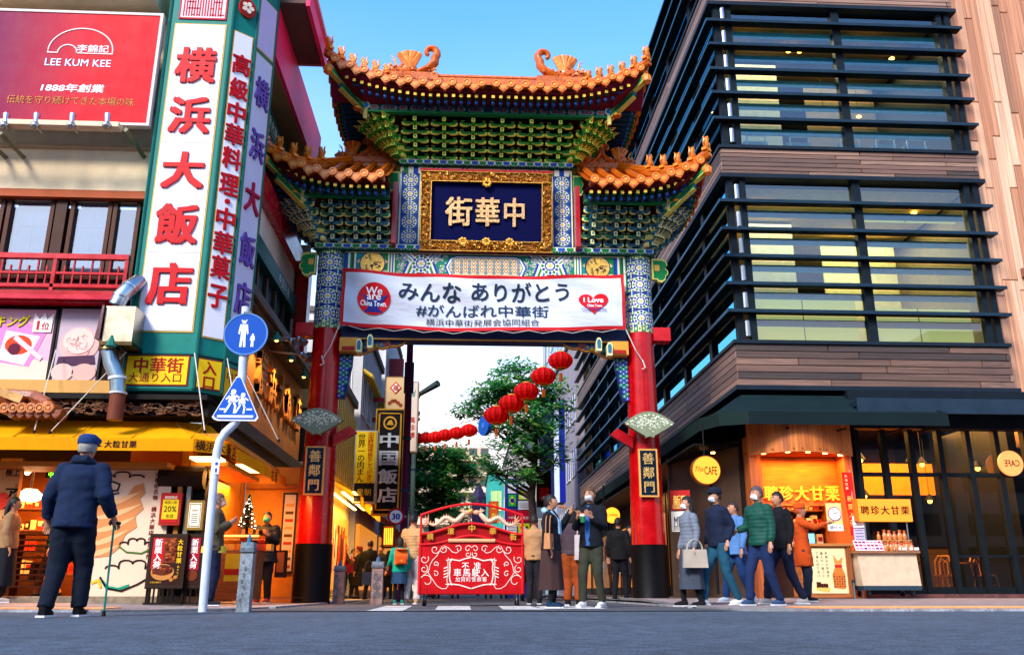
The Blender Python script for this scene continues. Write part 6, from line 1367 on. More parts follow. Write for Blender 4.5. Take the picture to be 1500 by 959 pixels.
# dark shutter post & notices
a, b = PY(240, 680, 14.75), PY(300, 725, 14.75); q = MB('dark', '#1c120c'); q.box(a.x, b.x, 14.75, 15.2, .16, 2.2, '#120c0a'); q.tube([(a.x, 14.7, 2.02), (b.x, 14.7, 2.02)], .19, 14, '#2a1c14'); q.box(b.x - .25, b.x - .18, 14.6, 14.7, .3, 1.9, '#b0a898', 'metal'); q.box(b.x - .4, b.x - .33, 14.6, 14.7, .3, 1.9, '#a86c20', 'paint'); q.build('shutter_post', SHL)
T, F_, W_, H_, s_ = poster(240, 725, 263, 765, 14.5, 'sale_notice', 'yellow and red twenty percent notice hanging on the dark shutter post', 'notice', '#d8b818', '#a02018')
s_.fbox(F_, 0, W_, H_ * .85, H_, 0, .004, '#b01c18'); s_.fbox(F_, 0, W_, 0, H_ * .13, 0, .004, '#b01c18'); text(s_, '20%', F_, W_ / 2, H_ * .5, w=W_ * .8, h=H_ * .22, col='#4a3808', c=.006); text(s_, '新茶入荷', F_, W_ / 2, H_ * .74, w=W_ * .75, col='#5a4808', c=.006); text(s_, '全店', F_, W_ / 2, H_ * .25, w=W_ * .5, col='#5a4808', c=.006); text(s_, '期間限定', F_, W_ / 2, H_ * .92, w=W_ * .8, col='#f0e8d0', c=.008); s_.build('print', T)
T, F_, W_, H_, s_ = poster(278, 736, 296, 772, 14.45, 'gold_notice', 'white certificate with gold scroll border beside the yellow notice', 'notice', '#e8e0cc', '#8a6a28')
for (x0, x1, y0, y1) in ((.06, .94, .04, .07), (.06, .94, .93, .96), (.06, .1, .04, .96), (.9, .94, .04, .96)): s_.fbox(F_, W_ * x0, W_ * x1, H_ * y0, H_ * y1, 0, .004, '#a8842c')
text(s_, '感謝状', F_, W_ / 2, H_ * .7, w=W_ * .5, col='#803020')
for k in range(5): s_.fbox(F_, W_ * .25, W_ * .75, H_ * (.2 + .08 * k), H_ * (.22 + .08 * k), 0, .004, '#6a5040')
s_.build('print', T)
# chestnut A board
def chest_board(u0, v0, u1, v1, D, lab, side=False):
    T, F_, W_, H_, s_ = poster(u0, v0, u1, v1, D, 'chestnut_board', lab, 'sign board', '#2c140c', '#2a1a10')
    if not side:
        s_.fbox(F_, W_ * .04, W_ * .4, H_ * .32, H_ * .97, 0, .004, '#b8141c'); vtext(s_, '新栗入荷', F_, W_ * .22, H_ * .95, W_ * .24, H_ * .155, col='#f0e8e0', fat=.04, c=.006)
        s_.fbox(F_, W_ * .4, W_ * .78, H_ * .45, H_ * .97, 0, .003, '#6a2c14'); s_.disc(F_, W_ * .42, H_ * .26, W_ * .36, .003, .006, 18, '#b8783c', ry=H_ * .17); s_.disc(F_, W_ * .42, H_ * .3, W_ * .32, .006, .008, 18, '#5a2410', ry=H_ * .11)
        rr = random.Random(3)
        for k in range(40): s_.ball(F_(W_ * rr.uniform(.42, .76) if k < 24 else W_ * rr.uniform(.16, .68), H_ * (rr.uniform(.52, .94) if k < 24 else rr.uniform(.24, .36)), .008), (.032, .01, .026), 6, 4, rr.choice(['#6a2810', '#8a3c18', '#4a1808', '#9a4c20']))
        for (x, y) in ((.72, .1), (.84, .15), (.66, .14)): s_.ball(F_(W_ * x, H_ * y, .008), (.035, .012, .03), 7, 4, '#b07030')
        vtext(s_, '大粒甘栗', F_, W_ * .89, H_ * .95, W_ * .17, H_ * .13, col='#e8b818', fat=.04, c=.006); vtext(s_, '焼きたて', F_, W_ * .89, H_ * .4, W_ * .07, H_ * .06, col='#e8b818', c=.006); text(s_, '天津甘栗専門', F_, W_ * .24, H_ * .05, w=W_ * .34, col='#d8a820', c=.006)
    else:
        s_.fbox(F_, W_ * .1, W_ * .9, H_ * .3, H_ * .97, 0, .004, '#a0142c'); vtext(s_, '新栗入荷', F_, W_ * .5, H_ * .95, W_ * .55, H_ * .155, col='#f0e8e0', fat=.04, c=.006); s_.disc(F_, W_ * .5, H_ * .2, W_ * .4, .0, .008, 14, '#6a2c14', ry=H_ * .12)
    s_.build('print', T); bm = MB('dark', '#1a100c'); bm.fbox(F_, -.04, W_ + .04, -.3, -.26, -.2, 0); bm.fbox(F_, -.04, W_ + .04, -.06, -.04, -.2, 0)
    for k in range(int(W_ / .07)): bm.fbox(F_, .02 + .07 * k, .045 + .07 * k, -.26, -.06, -.03, -.01)
    for x in (-.04, W_): bm.fbox(F_, x, x + .04, -.34, H_ + .04, -.2, -.085)
    bm.build('stand', T); return T
chest_board(224, 785, 271, 856, 14.15, 'chestnut photo sign board with red strip at the left corner'); chest_board(277, 785, 297, 856, 14.25, 'narrow red chestnut board just right of the larger one', True)
# counter & case & tree at alcove
CT = thing('display_case', 'lit glass display case of cakes in the left shop alcove', 'display case', (-4.3, 16, .1)); q = MB('wood', '#5a3214'); a, b = PY(342, 800, 16.2), PY(372, 800, 16.2); q.box(a.x - .5, b.x + .1, 16.0, 16.6, .1, .92, '#6a3c18'); q.build('base', CT); q = MB('glass', '#f0e8d0'); q.box(a.x - .5, b.x + .1, 16.0, 16.6, .92, 1.2); q.build('glass_case', CT)
q = MB('lamp', '#ff9a30'); q.box(a.x - .5, b.x + .1, 16.05, 16.08, 1.16, 1.19, '#b07030'); q.build('strip_light', CT)
for k in range(9): q = MB('print', rr.choice(['#e0a040', '#c84828', '#e8d0a0'])); q.box(a.x - .46 + .13 * k, a.x - .37 + .13 * k, 16.15, 16.4, .93, 1.04); tag(q.build('cake_box'), ORD[k] + ' cake box from the left inside the lit display case', 'box', 'cake boxes in the display case')
q = MB('cloth', '#d8b818'); a2 = PY(330, 820, 15.6); q.fbox(FF((a2.x, 15.6, .4)), 0, .5, 0, .45, -.02, 0, '#d8b020'); q.fbox(FF((a2.x, 15.6, .4)), 0, .5, .1, .2, 0, .004, '#b02018'); tag(q.build('counter_flyer'), 'yellow flyer taped to the front of the display case', 'flyer')
p = PY(361, 780, 16.6); XT = thing('christmas_tree', 'small dark christmas tree with tiny white lights in the shop alcove', 'christmas tree', p); q = MB('leaf', '#0c2418'); rr = random.Random(8); H_ = .60
for k in range(700):
    t = rr.random(); z = .08 + H_ * t; r_ = .17 * (1 - t) * rr.uniform(.5, 1); a_ = rr.uniform(0, 6.28); s2 = .04; c_ = V((r_ * cos(a_), r_ * sin(a_), z)); d1 = V((cos(a_), sin(a_), -.4)) * s2; d2 = V((-sin(a_), cos(a_), rr.uniform(-.4, .4))) * s2 * .4
    q.quad(c_ - d1, c_ - d2, c_ + d1, c_ + d2, rr.choice(['#0c2a18', '#14381f', '#081c12']))
q.build('foliage', XT, local=True); q = MB('lamp', '#fff0d0')
for k in range(60): t = rr.random(); a_ = rr.uniform(0, 6.28); r_ = .17 * (1 - t); q.ball((r_ * cos(a_), r_ * sin(a_), .08 + H_ * t), .007, 5, 3)
stuff(q.build('fairy_lights', XT, local=True)); q = MB('bark', '#2a1810'); q.tube([(0, 0, -.1), (0, 0, .3)], .03, 6); q.lathe((0, 0, -.3), [(.08, 0), (.11, .22)], 10, '#6a1c14'); q.build('trunk', XT, local=True)
# ================================================================== STREET BEYOND THE GATE
def block(name, label, x0, x1, y0, y1, h, col, wcol='#38444c', fl=3.0, bay=1.6, side=None, cat='building', win=(.5, .62), roofcol='#55504c', z0w=3.4, group=None):
    T = thing(name, label, cat, ((x0 + x1) / 2, y0, 0), group=group); m = MB('wall', col); m.box(x0, x1, y0, y1, -.02, h); m.build('wall', T)
    r_ = MB('wall', roofcol); r_.box(x0 - .12, x1 + .12, y0 - .12, y1 + .12, h, h + .25); r_.build('parapet', T)
    faces = [(FF((x0, y0, 0)), x1 - x0)]
    if side == 'r': faces.append((FRt((x1, y0, 0)), y1 - y0))
    if side == 'l': faces.append((FLt((x0, y1, 0)), y1 - y0))
    for F_, L_ in faces:
        nb = max(1, int(L_ / bay)); bw = L_ / nb; z = z0w
        while z + fl * .8 < h:
            for i in range(nb):
                w_ = MB('paint', '#d8d4cc'); a0, a1 = bw * i + bw * (1 - win[1]) / 2, bw * i + bw * (1 + win[1]) / 2; z1_ = z + fl * win[0]
                w_.fbox(F_, a0 - .05, a1 + .05, z - .06, z, 0, .06); w_.fbox(F_, a0 - .04, a0, z, z1_, 0, .03); w_.fbox(F_, a1, a1 + .04, z, z1_, 0, .03); w_.fbox(F_, (a0 + a1) / 2 - .02, (a0 + a1) / 2 + .02, z, z1_, .006, .03)
                fr = w_.build('window', T); g_ = MB('dark', wcol); g_.fbox(F_, a0, a1, z, z1_, -.01, .006, wcol); g_.build('pane', fr)
            z += fl
    return T
# left row of the side street
B1 = block('yellow_shop_house', 'yellow fronted shop house just behind the left pillar', -10, -3.95, 24, 30.5, 6.4, '#c8b878', '#3a3a34', side='r', z0w=3.6)
m = MB('awning', '#e8b418'); FS = FRt((-3.95, 24, 0))
for k in range(2):
    y0, y1 = 24.2 + 3.1 * k, 27.1 + 3.1 * k; m.sheet(lambda a, b: V((-3.95 + 1.1 * b, y0 + (y1 - y0) * a, 3.3 - .55 * b)), 6, 3, '#e8b418'); m.sheet(lambda a, b: V((-2.85, y0 + (y1 - y0) * a, 2.75 - .3 * b)), 6, 1, '#d8a010')
m.build('awning', B1)
m = MB('paint', '#d8c030'); m.fbox(FS, 0.1, 6.4, 3.5, 5.9, 0, .12, '#cfb838')
for k in range(14): m.fbox(FS, .2 + .44 * k, .24 + .44 * k, 3.5, 5.9, .12, .14, '#a89030')
m.build('yellow_cladding', B1)
m = MB('lamp', '#ffdc80'); 
for k in range(3): m.box(-3.7 + .3 * k, -3.62 + .3 * k, 24.4, 29.8, 2.82, 2.86, '#b89848')
m.build('strip_light', B1)
area('street_shop_light', (-3.3, 27.2, 2.75), .5, 110, '#ffc070', sy=5.5)
m = MB('glow', '#c88018'); m.fbox(FS, .2, 6.2, .3, 2.5, 0, .04, '#a86414')
rr = random.Random(44)
for k in range(30): m.fbox(FS, .3 + .2 * k, .44 + .2 * k, .5 + rr.random(), 1.6 + rr.random() * .6, .05, .07, rr.choice(['#c83820', '#e0c060', '#3a2a20', '#d8d0b8', '#783018']), 'print')
m.build('shop_window', B1)
B2 = block('narrow_house', 'pale grey narrow house with tiled roof edge behind the yellow shop', -10, -3.8, 31, 38, 9.5, '#b8b4b0', '#4a5660', side='r')
B3 = block('tall_house', 'white narrow building with teal sign fin on the left of the side street', -10, -3.7, 38.5, 47, 12.5, '#c4c0c0', '#4c5c68', side='r')
B4 = block('far_house', 'beige far building at the end of the left row', -12, -3.9, 47.5, 64, 11.0, '#b8a894', '#4a4c50', side='r')
for (T, y0, y1, c_, tcol) in ((B2, 31, 38, '#7a2420', '#e8c860'), (B3, 38.5, 47, '#3a2c2c', '#e0b848'), (B4, 47.5, 64, '#8a2018', '#f0d890')):
    m = MB('awning', c_); m.sheet(lambda a, b: V((-3.8 + 1.0 * b, y0 + .2 + (y1 - y0 - .4) * a, 3.2 - .5 * b)), 6, 3, c_); m.sheet(lambda a, b: V((-2.8, y0 + .2 + (y1 - y0 - .4) * a, 2.7 - .4 * b)), 6, 1, c_); m.build('awning', T)
    m = MB('glow', '#b87020'); m.box(-3.79, -3.66, y0 + .3, y1 - .3, .3, 2.5, '#9a5c18'); m.build('shop_window', T)
m = MB('paint', '#c8a83c')
for k in range(30): m.tube([(-3.85, 31.1 + .22 * k, 8.0), (-3.45, 31.1 + .22 * k, 7.72)], .06, 5, '#c8a030')
m.build('roof_tiles', B2)
m = MB('paint', '#1c4a4c'); m.box(-3.7, -3.0, 40, 40.3, 5.5, 10.6, '#24504c'); m.box(-3.72, -2.98, 39.9, 40, 5.4, 10.7, '#7a2028'); m.build('fin_sign', B3)
m = MB('lacquer', '#9a1c24')
for z in (5.6, 6.6, 7.4): m.box(-3.7, -2.6, 34.0, 34.2, z, z + .16)
m.box(-2.75, -2.6, 34.0, 34.2, 4.8, 7.9); m.build('red_frame', B2)
B0 = block('white_house', 'small white house filling the gap beside the left pillar', -10, -4.6, 23.4, 23.9, 9.2, '#c8ccd0', '#48545c', z0w=6.2)
# hanging signs
def vsign(name, label, u0, v0, u1, v1, D, col, frame, d=.35, cat='sign'):
    p, q = PY(u0, v0, D), PY(u1, v1, D); T = thing(name, label, cat, (p.x, D, q.z)); W_, H_ = q.x - p.x, p.z - q.z; F_ = FF((p.x, D, q.z))
    m = MB('paint', frame); m.fbox(F_, -.04, W_ + .04, -.04, H_ + .04, -d, -.003, frame); m.build('casing', T); m = MB('print', col); m.fbox(F_, 0, W_, 0, H_, -.002, .004, col); m.build('face', T); return T, F_, W_, H_
T, F_, W_, H_ = vsign('hanging_sign', 'tall black and gold vertical sign with white restaurant characters', 553, 600, 586, 752, 26, '#12161c', '#c8901c')
m = MB('gold', '#d8a030'); 
for (a0, a1, b0, b1) in ((.06, .12, .03, .97), (.88, .94, .03, .97), (.06, .94, .03, .04), (.06, .94, .96, .97)): m.fbox(F_, W_ * a0, W_ * a1, H_ * b0, H_ * b1, .004, .03, '#d89c28', 'paint')
m.ring(F_, W_ / 2, H_ * .87, W_ * .2, W_ * .26, .004, .02, 16, '#d8a030', 'paint'); m.poly(F_, [(W_ * .36, H_ * .85), (W_ * .64, H_ * .85), (W_ * .56, H_ * .9), (W_ * .46, H_ * .895)], .004, .02, '#d8a030', 'paint'); m.build('gold_trim', T)
for i, chh in enumerate('中国飯店'): q = MB('print'); text(q, chh, F_, W_ / 2, H_ * (.70 - .175 * i), w=W_ * .72, h=H_ * .145, col='#c8d0d8', depth=.04, fat=.035); q.build('character', T)
T, F_, W_, H_ = vsign('hanging_sign', 'yellow vertical sign advertising the best meat buns beside the black and gold sign', 523, 632, 547, 734, 25, '#e8c410', '#b8b4a0')
m = MB('print'); vtext(m, '世界一の肉まん', F_, W_ * .27, H_ * .97, W_ * .4, H_ * .1, col='#181410', c=.006, fat=.02); vtext(m, '中国料理世界チャンピオン', F_, W_ * .73, H_ * .99, W_ * .3, H_ * .062, col='#c02c10', c=.006, fat=.02); m.fbox(F_, 0, W_, 0, H_ * .26, .003, .008, '#141410'); text(m, '皇朝', F_, W_ * .5, H_ * .13, w=W_ * .7, col='#c8a830', c=.012); m.build('lettering', T)
T, F_, W_, H_ = vsign('hanging_sign', 'beige shop sign with red good fortune diamond above the black sign', 567, 553, 592, 600, 28, '#c8a878', '#8a6c48')
m = MB('print'); m.poly(F_, [(W_ * .5, H_ * .48), (W_ * .82, H_ * .68), (W_ * .5, H_ * .88), (W_ * .18, H_ * .68)], .004, .02, '#a81c20'); m.poly(F_, [(W_ * .5, H_ * .53), (W_ * .74, H_ * .68), (W_ * .5, H_ * .83), (W_ * .26, H_ * .68)], .02, .024, '#e8d8c8'); text(m, '福', F_, W_ * .5, H_ * .68, w=W_ * .3, h=H_ * .18, col='#a81c20', c=.028, fat=.03)
for k in range(5): m.disc(F_, W_ * (.2 + .15 * k), H_ * (.2 + .08 * sin(k)), .07, .004, .012, 6, '#8a3c20')
m.build('lettering', T)
T, F_, W_, H_ = vsign('hanging_sign', 'tall cream sign with faint butterflies right of the purple pole', 599, 560, 609, 660, 30, '#c8b8a8', '#8a7868')
m = MB('print'); vtext(m, '萬珍樓', F_, W_ * .5, H_ * .5, W_ * .7, H_ * .11, col='#a82020', c=.006, fat=.03); m.poly(F_, [(W_ * .3, H_ * .8), (W_ * .8, H_ * .9), (W_ * .7, H_ * .78)], .004, .008, '#6a8a78'); m.build('lettering', T)
T, F_, W_, H_ = vsign('neon_sign', 'tilted orange neon sign over the crowd on the left side street', 562, 770, 576, 800, 24, '#e88818', '#5a2c10', .1)
m = MB('neon', '#ff9a20'); 
for k in range(5): m.fbox(F_, W_ * (.1 + .18 * k), W_ * (.18 + .18 * k), H_ * .1, H_ * .9, .004, .02, '#f09020')
m.build('tubes', T)
# purple pole with speed sign and brackets
PO = thing('sign_pole', 'dark maroon steel street pole left of the lanterns', 'pole', (PY(588, 870, 22).x, 22, 0)); x = PY(594, 700, 22).x
m = MB('dark', '#4c1438'); m.tube([(x, 22, 0), (x, 22, 6.7)], [.1, .085], 14, '#4c1438'); m.lathe((x, 22, 0), [(.16, 0), (.16, .25), (.11, .3)], 14); m.build('shaft', PO, True)
m = MB('dark', '#1c3c54'); m.box(x - .12, x + .12, 21.95, 22.1, 5.1, 5.9); m.tube([(x, 22, 3.15), (x + .4, 22, 3.15)], .02, 6); 
for z in (1.3, 2.6, 3.9): m.lathe((x, 22, z), [(.11, 0), (.11, .06)], 14)
m.build('bracket', PO)
p = PY(580, 756, 21.7); SP = thing('speed_sign', 'round thirty speed limit sign with red rim on the maroon pole', 'road sign', p); Fd = FF((0, 0, 0)); q = MB('print'); q.disc(Fd, 0, 0, .2, -.012, 0, 28, '#e8e8e8'); q.ring(Fd, 0, 0, .155, .205, 0, .006, 28, '#b0141c'); q.build('plate', SP, local=True)
q = MB('print'); text(q, '30', Fd, 0, 0, w=.2, h=.15, col='#1c3c94', c=.006, fat=.05); q.build('lettering', SP, local=True); q = MB('metal', '#888888'); q.box(-.03, .25, .012, .03, -.02, .02); q.build('bracket', SP, local=True)
# street lamp
p = PY(607, 640, 34); SL = thing('street_lamp', 'grey green street lamp with tilted head above the small lanterns', 'street lamp', (p.x, 34, 0)); zt = PY(612, 590, 34).z
m = MB('paint', '#5a7468'); m.lathe((p.x, 34, 0), [(.16, 0), (.1, .4), (.09, zt - .3)], 10); m.lathe((p.x, 34, zt - .7), [(.2, 0), (.2, .1), (.12, .12), (.2, .25), (.2, .35), (.1, .4), (.06, .6)], 12, '#6a7468'); m.build('pole', SL)
m = MB('dark', '#3a4244'); m.tube([(p.x, 34, zt), (p.x + .15, 33.8, zt + .3), (p.x + .9, 33.2, zt + .62)], [.06, .09, .14], 8, '#3c4446'); m.build('lamp_head', SL, True)
# lanterns
lm = MB('lantern', '#ff1c20'); N_ = 24
prof = [(.04, -.2), (.17, -.185), (.255, -.115), (.3, -.03), (.3, .04), (.255, .12), (.16, .185), (.05, .195)]
vs = []; fs = []
for r_, z in prof:
    for j in range(N_ * 2):
        k = 1 - (.05 if j % 2 else 0); vs.append((r_ * k * cos(pi * j / N_), r_ * k * sin(pi * j / N_), z))
for i in range(len(prof) - 1):
    for j in range(N_ * 2): q = (j + 1) % (N_ * 2); fs.append((i * N_ * 2 + j, i * N_ * 2 + q, (i + 1) * N_ * 2 + q, (i + 1) * N_ * 2 + j))
lm.names = []; lm.add(vs, [], None, 'lantern'); lm.mat = 'lantern'
for f_ in fs: lm.f.append(f_); lm.m.append(0); rw = f_[0] // (N_ * 2); lm.c.append(C('#e8902c' if rw == 0 else ('#ff2420' if (f_[0] % (N_ * 2)) // 2 % 2 else '#d01014')))
lm_me = lm.mesh('lantern_body')
cm = MB('gold', '#c8902c'); cm.lathe((0, 0, -.22), [(.09, 0), (.1, .03)], 12, '#c88c28', 'paint'); cm.lathe((0, 0, .19), [(.1, 0), (.08, .04)], 12, '#c88c28', 'paint'); cm_me = cm.mesh('lantern_cap')
tm = MB('cloth', '#c8781c'); 
for k in range(8): tm.tube([(.03 * cos(k * .785), .03 * sin(k * .785), -.26), (.035 * cos(k * .785), .035 * sin(k * .785), -.42)], .01, 4, ('#c8781c', '#b8301c')[k % 2])
tm_me = tm.mesh('tassel')
big = [(821, 528, 25.5), (796, 551, 26.0), (771, 573, 26.5), (749, 591, 27.0), (727, 608, 27.6)]
small = [(687, 630, 30.5), (669, 634, 31.5), (652, 637, 32.5), (638, 640, 33.5), (624, 641, 34.5), (612, 642, 35.5), (602, 642, 36.5)]
ordn = ['topmost', 'second from the top', 'third from the top', 'fourth from the top', 'lowest of the large']
pp = None
for i, (u, v, D) in enumerate(big + small):
    p = PY(u, v, D); g_ = i < 5
    lab = ('large red paper lantern, %s in the string right of the sky' % ordn[i]) if g_ else 'small red paper lantern, number %s from the right in the far row' % ['one', 'two', 'three', 'four', 'five', 'six', 'seven'][i - 5]
    if not g_: lab = ['rightmost small red lantern next to the blue disc', 'second small red lantern left of the blue disc', 'third small red lantern left of the blue disc', 'middle small red lantern of the far row', 'third small red lantern right of the maroon pole', 'second small red lantern right of the maroon pole', 'leftmost small red lantern touching the maroon pole'][i - 5]
    t = thing('red_lantern', lab, 'lantern', p, group='red paper lanterns strung over the street'); s_ = D / 20.3 if g_ else 1.02
    piece('lantern_body', lm_me, t, (0, 0, 0), (0, 0, i), (s_, s_, s_), local=True); piece('lantern_cap', cm_me, t, (0, 0, 0), (0, 0, 0), (s_, s_, s_), local=True); piece('tassel', tm_me, t, (0, 0, 0), (0, 0, i), (s_, s_, s_ * 1.2), local=True)
q = MB('dark', '#202020'); pts = [PY(u, v, D) + V((0, 0, .32)) for u, v, D in ([(845, 490, 25)] + big + [(709, 622, 29)] + small + [(594, 640, 37)])]; q.tube(pts, .01, 4); q.tube([PY(799, 536, 26), PY(799, 470, 25)], .008, 4); tag(q.build('lantern_cable'), 'thin dark cable carrying the red lanterns across the street', 'cable')
p = PY(708, 623, 29); BL = thing('blue_disc_sign', 'bright blue round sign between large and small lanterns', 'sign', p); q = MB('print', '#2058b0'); q.disc(Fr((0, 0, 0), (.5, -.87, 0)), 0, 0, .34, -.12, 0, 24, '#1c54ac'); q.disc(Fr((0, 0, 0), (.5, -.87, 0)), 0, 0, .1, 0, .02, 12, '#3a70c0'); q.build('plate', BL, local=True); q = MB('dark'); q.tube([(0, 0, .28), (0, 0, .55)], .01, 4, '#222222'); q.build('hanger', BL, local=True)
# right side of the side street beyond the louvred building
block('blue_panel_building', 'deep blue and grey panelled building behind the tree', 6.0, 14, 47, 58, 14.2, '#8a8088', '#304a88', side='l', bay=2.4)
block('pale_glass_tower', 'pale blue tower rising beside the louvred building', 6.6, 14, 60, 74, 26, '#9cb8cc', '#5a8aa8', side='l', bay=2.2, win=(.7, .8))
T = thing('blue_sign_fin', 'tall deep blue sign fin on the street side of the panelled building', 'sign', (5.3, 44, 3)); m = MB('print', '#0c1c8a')
a, b = PY(818, 585, 44), PY(829, 735, 44); m.box(a.x, b.x, 44, 45.5, b.z, a.z, '#0c1c88'); m.box(a.x - .9, a.x - .25, 44.2, 45.4, b.z, a.z - .6, '#141c44'); m.box(a.x - .25, a.x, 44.1, 45.4, b.z, a.z, '#c8d4e8'); m.build('panel', T)
cpan = [('#1c9a40', 745, 724, 756, 741), ('#c8d420', 760, 719, 777, 731), ('#c4ccd8', 744, 708, 756, 722), ('#c4ccd8', 760, 704, 777, 718), ('#a80c2c', 743, 746, 757, 764), ('#a80c2c', 759, 747, 777, 764), ('#c8d420', 759, 766, 777, 785), ('#c8ccd4', 759, 733, 777, 746), ('#d8dce4', 742, 766, 757, 785)]
T = thing('colour_sign_stack', 'blue sign board stacked with green, yellow, white and red panels behind the tree', 'sign', PY(760, 790, 36)); a, b = PY(740, 700, 36), PY(780, 800, 36); m = MB('print', '#12307c'); m.box(a.x, b.x, 36.03, 36.3, .0, a.z, '#122c78'); m.build('board', T)
for c_, u0, v0, u1, v1 in cpan:
    a, b = PY(u0, v0, 36), PY(u1, v1, 36); m = MB('print', c_); m.box(a.x, b.x, 36.0, 36.03, b.z, a.z, c_); F_ = FF((a.x, 36.0, b.z)); W_, H_ = b.x - a.x, a.z - b.z
    if c_ == '#1c9a40': m.poly(F_, [(W_ * .08, H_ / 2), (W_ / 2, H_ * .12), (W_ * .92, H_ / 2), (W_ / 2, H_ * .88)], 0, .01, '#e8d020'); m.disc(F_, W_ / 2, H_ / 2, H_ * .2, .01, .02, 14, '#14247c')
    elif c_ == '#a80c2c': text(m, '中華街', F_, W_ / 2, H_ * .35, w=W_ * .7, col='#f0e8e8', c=.01)
    elif c_ == '#c8d420': m.disc(F_, W_ / 2, H_ * .4, W_ * .3, 0, .01, 14, '#e8ece8', ry=H_ * .3); m.disc(F_, W_ * .3, H_ * .7, W_ * .1, 0, .014, 10, '#181818'); m.disc(F_, W_ * .7, H_ * .7, W_ * .1, 0, .014, 10, '#181818')
    else:
        for k in range(3): m.fbox(F_, W_ * .15, W_ * .85, H_ * (.25 + .2 * k), H_ * (.3 + .2 * k), 0, .006, '#7884a0')
    m.build('panel', T)
T, F_, W_, H_ = vsign('hanging_sign', 'dark sign with large red characters right of the tree trunk', 788, 690, 806, 740, 33, '#1c1010', '#201414'); m = MB('neon', '#d01818'); text(m, '酒家', F_, W_ / 2, H_ * .35, w=W_ * .9, h=H_ * .4, col='#c81418', c=.01, fat=.05); m.build('lettering', T)
T, F_, W_, H_ = vsign('hanging_sign', 'small orange panel sign behind the barricade arch', 717, 735, 729, 764, 40, '#c85414', '#8a2c10'); m = MB('print'); vtext(m, '福寿', F_, W_ / 2, H_, W_ * .6, H_ * .45, col='#e8c040', c=.006, fat=.03); m.build('lettering', T)
block('teal_house', 'small teal and white building behind the barricade', PY(716, 700, 70).x, PY(738, 700, 70).x, 70, 80, PY(716, 692, 70).z, '#2a9a8a', '#a8c878', bay=1.4)
# far apartment block with balconies
a, b = PY(600, 654, 170), PY(716, 700, 170); AP = thing('apartment_block', 'distant beige apartment block with rows of balconies closing the street', 'building', (a.x, 170, 0)); m = MB('wall', '#c8a888'); m.box(a.x - 8, b.x, 170, 185, 0, a.z, '#c8a888'); m.build('wall', AP)
nfl = int(a.z / 3)
for i in range(nfl):
    z = a.z - 3 * (i + 1) + .2
    q = MB('wall', '#e0c8a8'); q.box(a.x - 8, b.x + .2, 168.6, 170, z, z + 1.1, '#dcc4a4'); q.build('balcony', AP)
    for k in range(12):
        x = a.x - 6 + k * 2.2
        if x > b.x - 1: break
        q = MB('dark', '#4a4c50'); q.box(x, x + 1.5, 169.9, 169.98, z + 1.1, z + 2.6, '#4c5054'); q.build('window', AP)
block('left_far_block', 'grey block far behind the left tree', -26, -8, 80, 95, 13, '#a8a098', '#505860', side='r', bay=2.5)
block('right_far_block', 'dark far building along the right of the side street', 4.6, 14, 78, 110, 15, '#a09890', '#48505c', side='l', bay=2.5)
# dark sculpture-like pole behind barricade
q = MB('dark', '#2c2444'); p = PY(701, 760, 60); z2 = PY(701, 706, 60).z; q.tube([(p.x, 60, 0), (p.x, 60, p.z + .6), (p.x, 60, z2 - 1), (p.x, 60, z2)], [.12, .5, .5, .05], 8); tag(q.build('closed_parasol'), 'dark closed parasol shape far behind the barricade arch', 'parasol')
# ---- trees
def tree(label, x, y, h, crown, seed, nleaf, trunk_r=.16, cols=('#2c8048', '#44a458', '#5cb858', '#1c6440', '#98c450', '#348858'), blobs=None, leaf=.13, z_low=.35):
    rr = random.Random(seed); T = thing('street_tree', label, 'tree', (x, y, 0)); tr = MB('bark', '#2c2220'); lf = MB('leaf')
    top = V((x + rr.uniform(-.3, .3), y, h * .8)); pts = [V((x, y, 0)), V((x + .05, y, h * .2)), V((x - .08, y, h * .42)), V((x + .1, y, h * .62)), top]
    tr.tube(pts, [trunk_r, trunk_r * .85, trunk_r * .7, trunk_r * .45, trunk_r * .15], 9)
    for (cx, cy, cz, rx, rz) in blobs:
        c = V((x + cx, y + cy, cz)); st = pts[2].lerp(pts[3], max(0, min(1, (cz - h * .35) / h))); st = V((x, y, min(cz - rz * .4, max(h * z_low * .7, cz - abs(cx) * .8)))); mid = st.lerp(c, .5) + V((0, 0, -.12 * abs(cx)))
        tr.tube([st, mid, c], [trunk_r * .42, trunk_r * .28, .02], 6)
        for k in range(7):
            e = c + V((rr.uniform(-rx, rx) * .8, rr.uniform(-rx, rx) * .8, rr.uniform(-rz, rz) * .7)); tr.tube([mid.lerp(c, rr.random()), e], [.03, .008], 4)
            for n in range(int(nleaf * min(1.5, rx) * min(1.5, rx) * 2.0)):
                # leaf sprays: flattened clusters
                d = V((rr.gauss(0, rx * .30), rr.gauss(0, rx * .30), rr.gauss(0, rz * .26))); o = e + d
                a_ = rr.uniform(0, 6.28); L_ = leaf * rr.uniform(.6, 1.3); f_ = V((cos(a_), sin(a_), rr.uniform(-.5, .15))) * L_; s2 = V((-sin(a_), cos(a_), rr.uniform(-.3, .3))) * L_ * .28
                lf.quad(o - f_, o + s2, o + f_, o - s2, rr.choice(cols))
    tr.build('trunk', T, True); lf.build('crown', T); return T
def bl(u, v, D, x, rx, rz): p = PY(u, v, D); return (p.x - x, random.uniform(-.6, .6), p.z, rx, rz)
x = PY(783, 860, 32).x
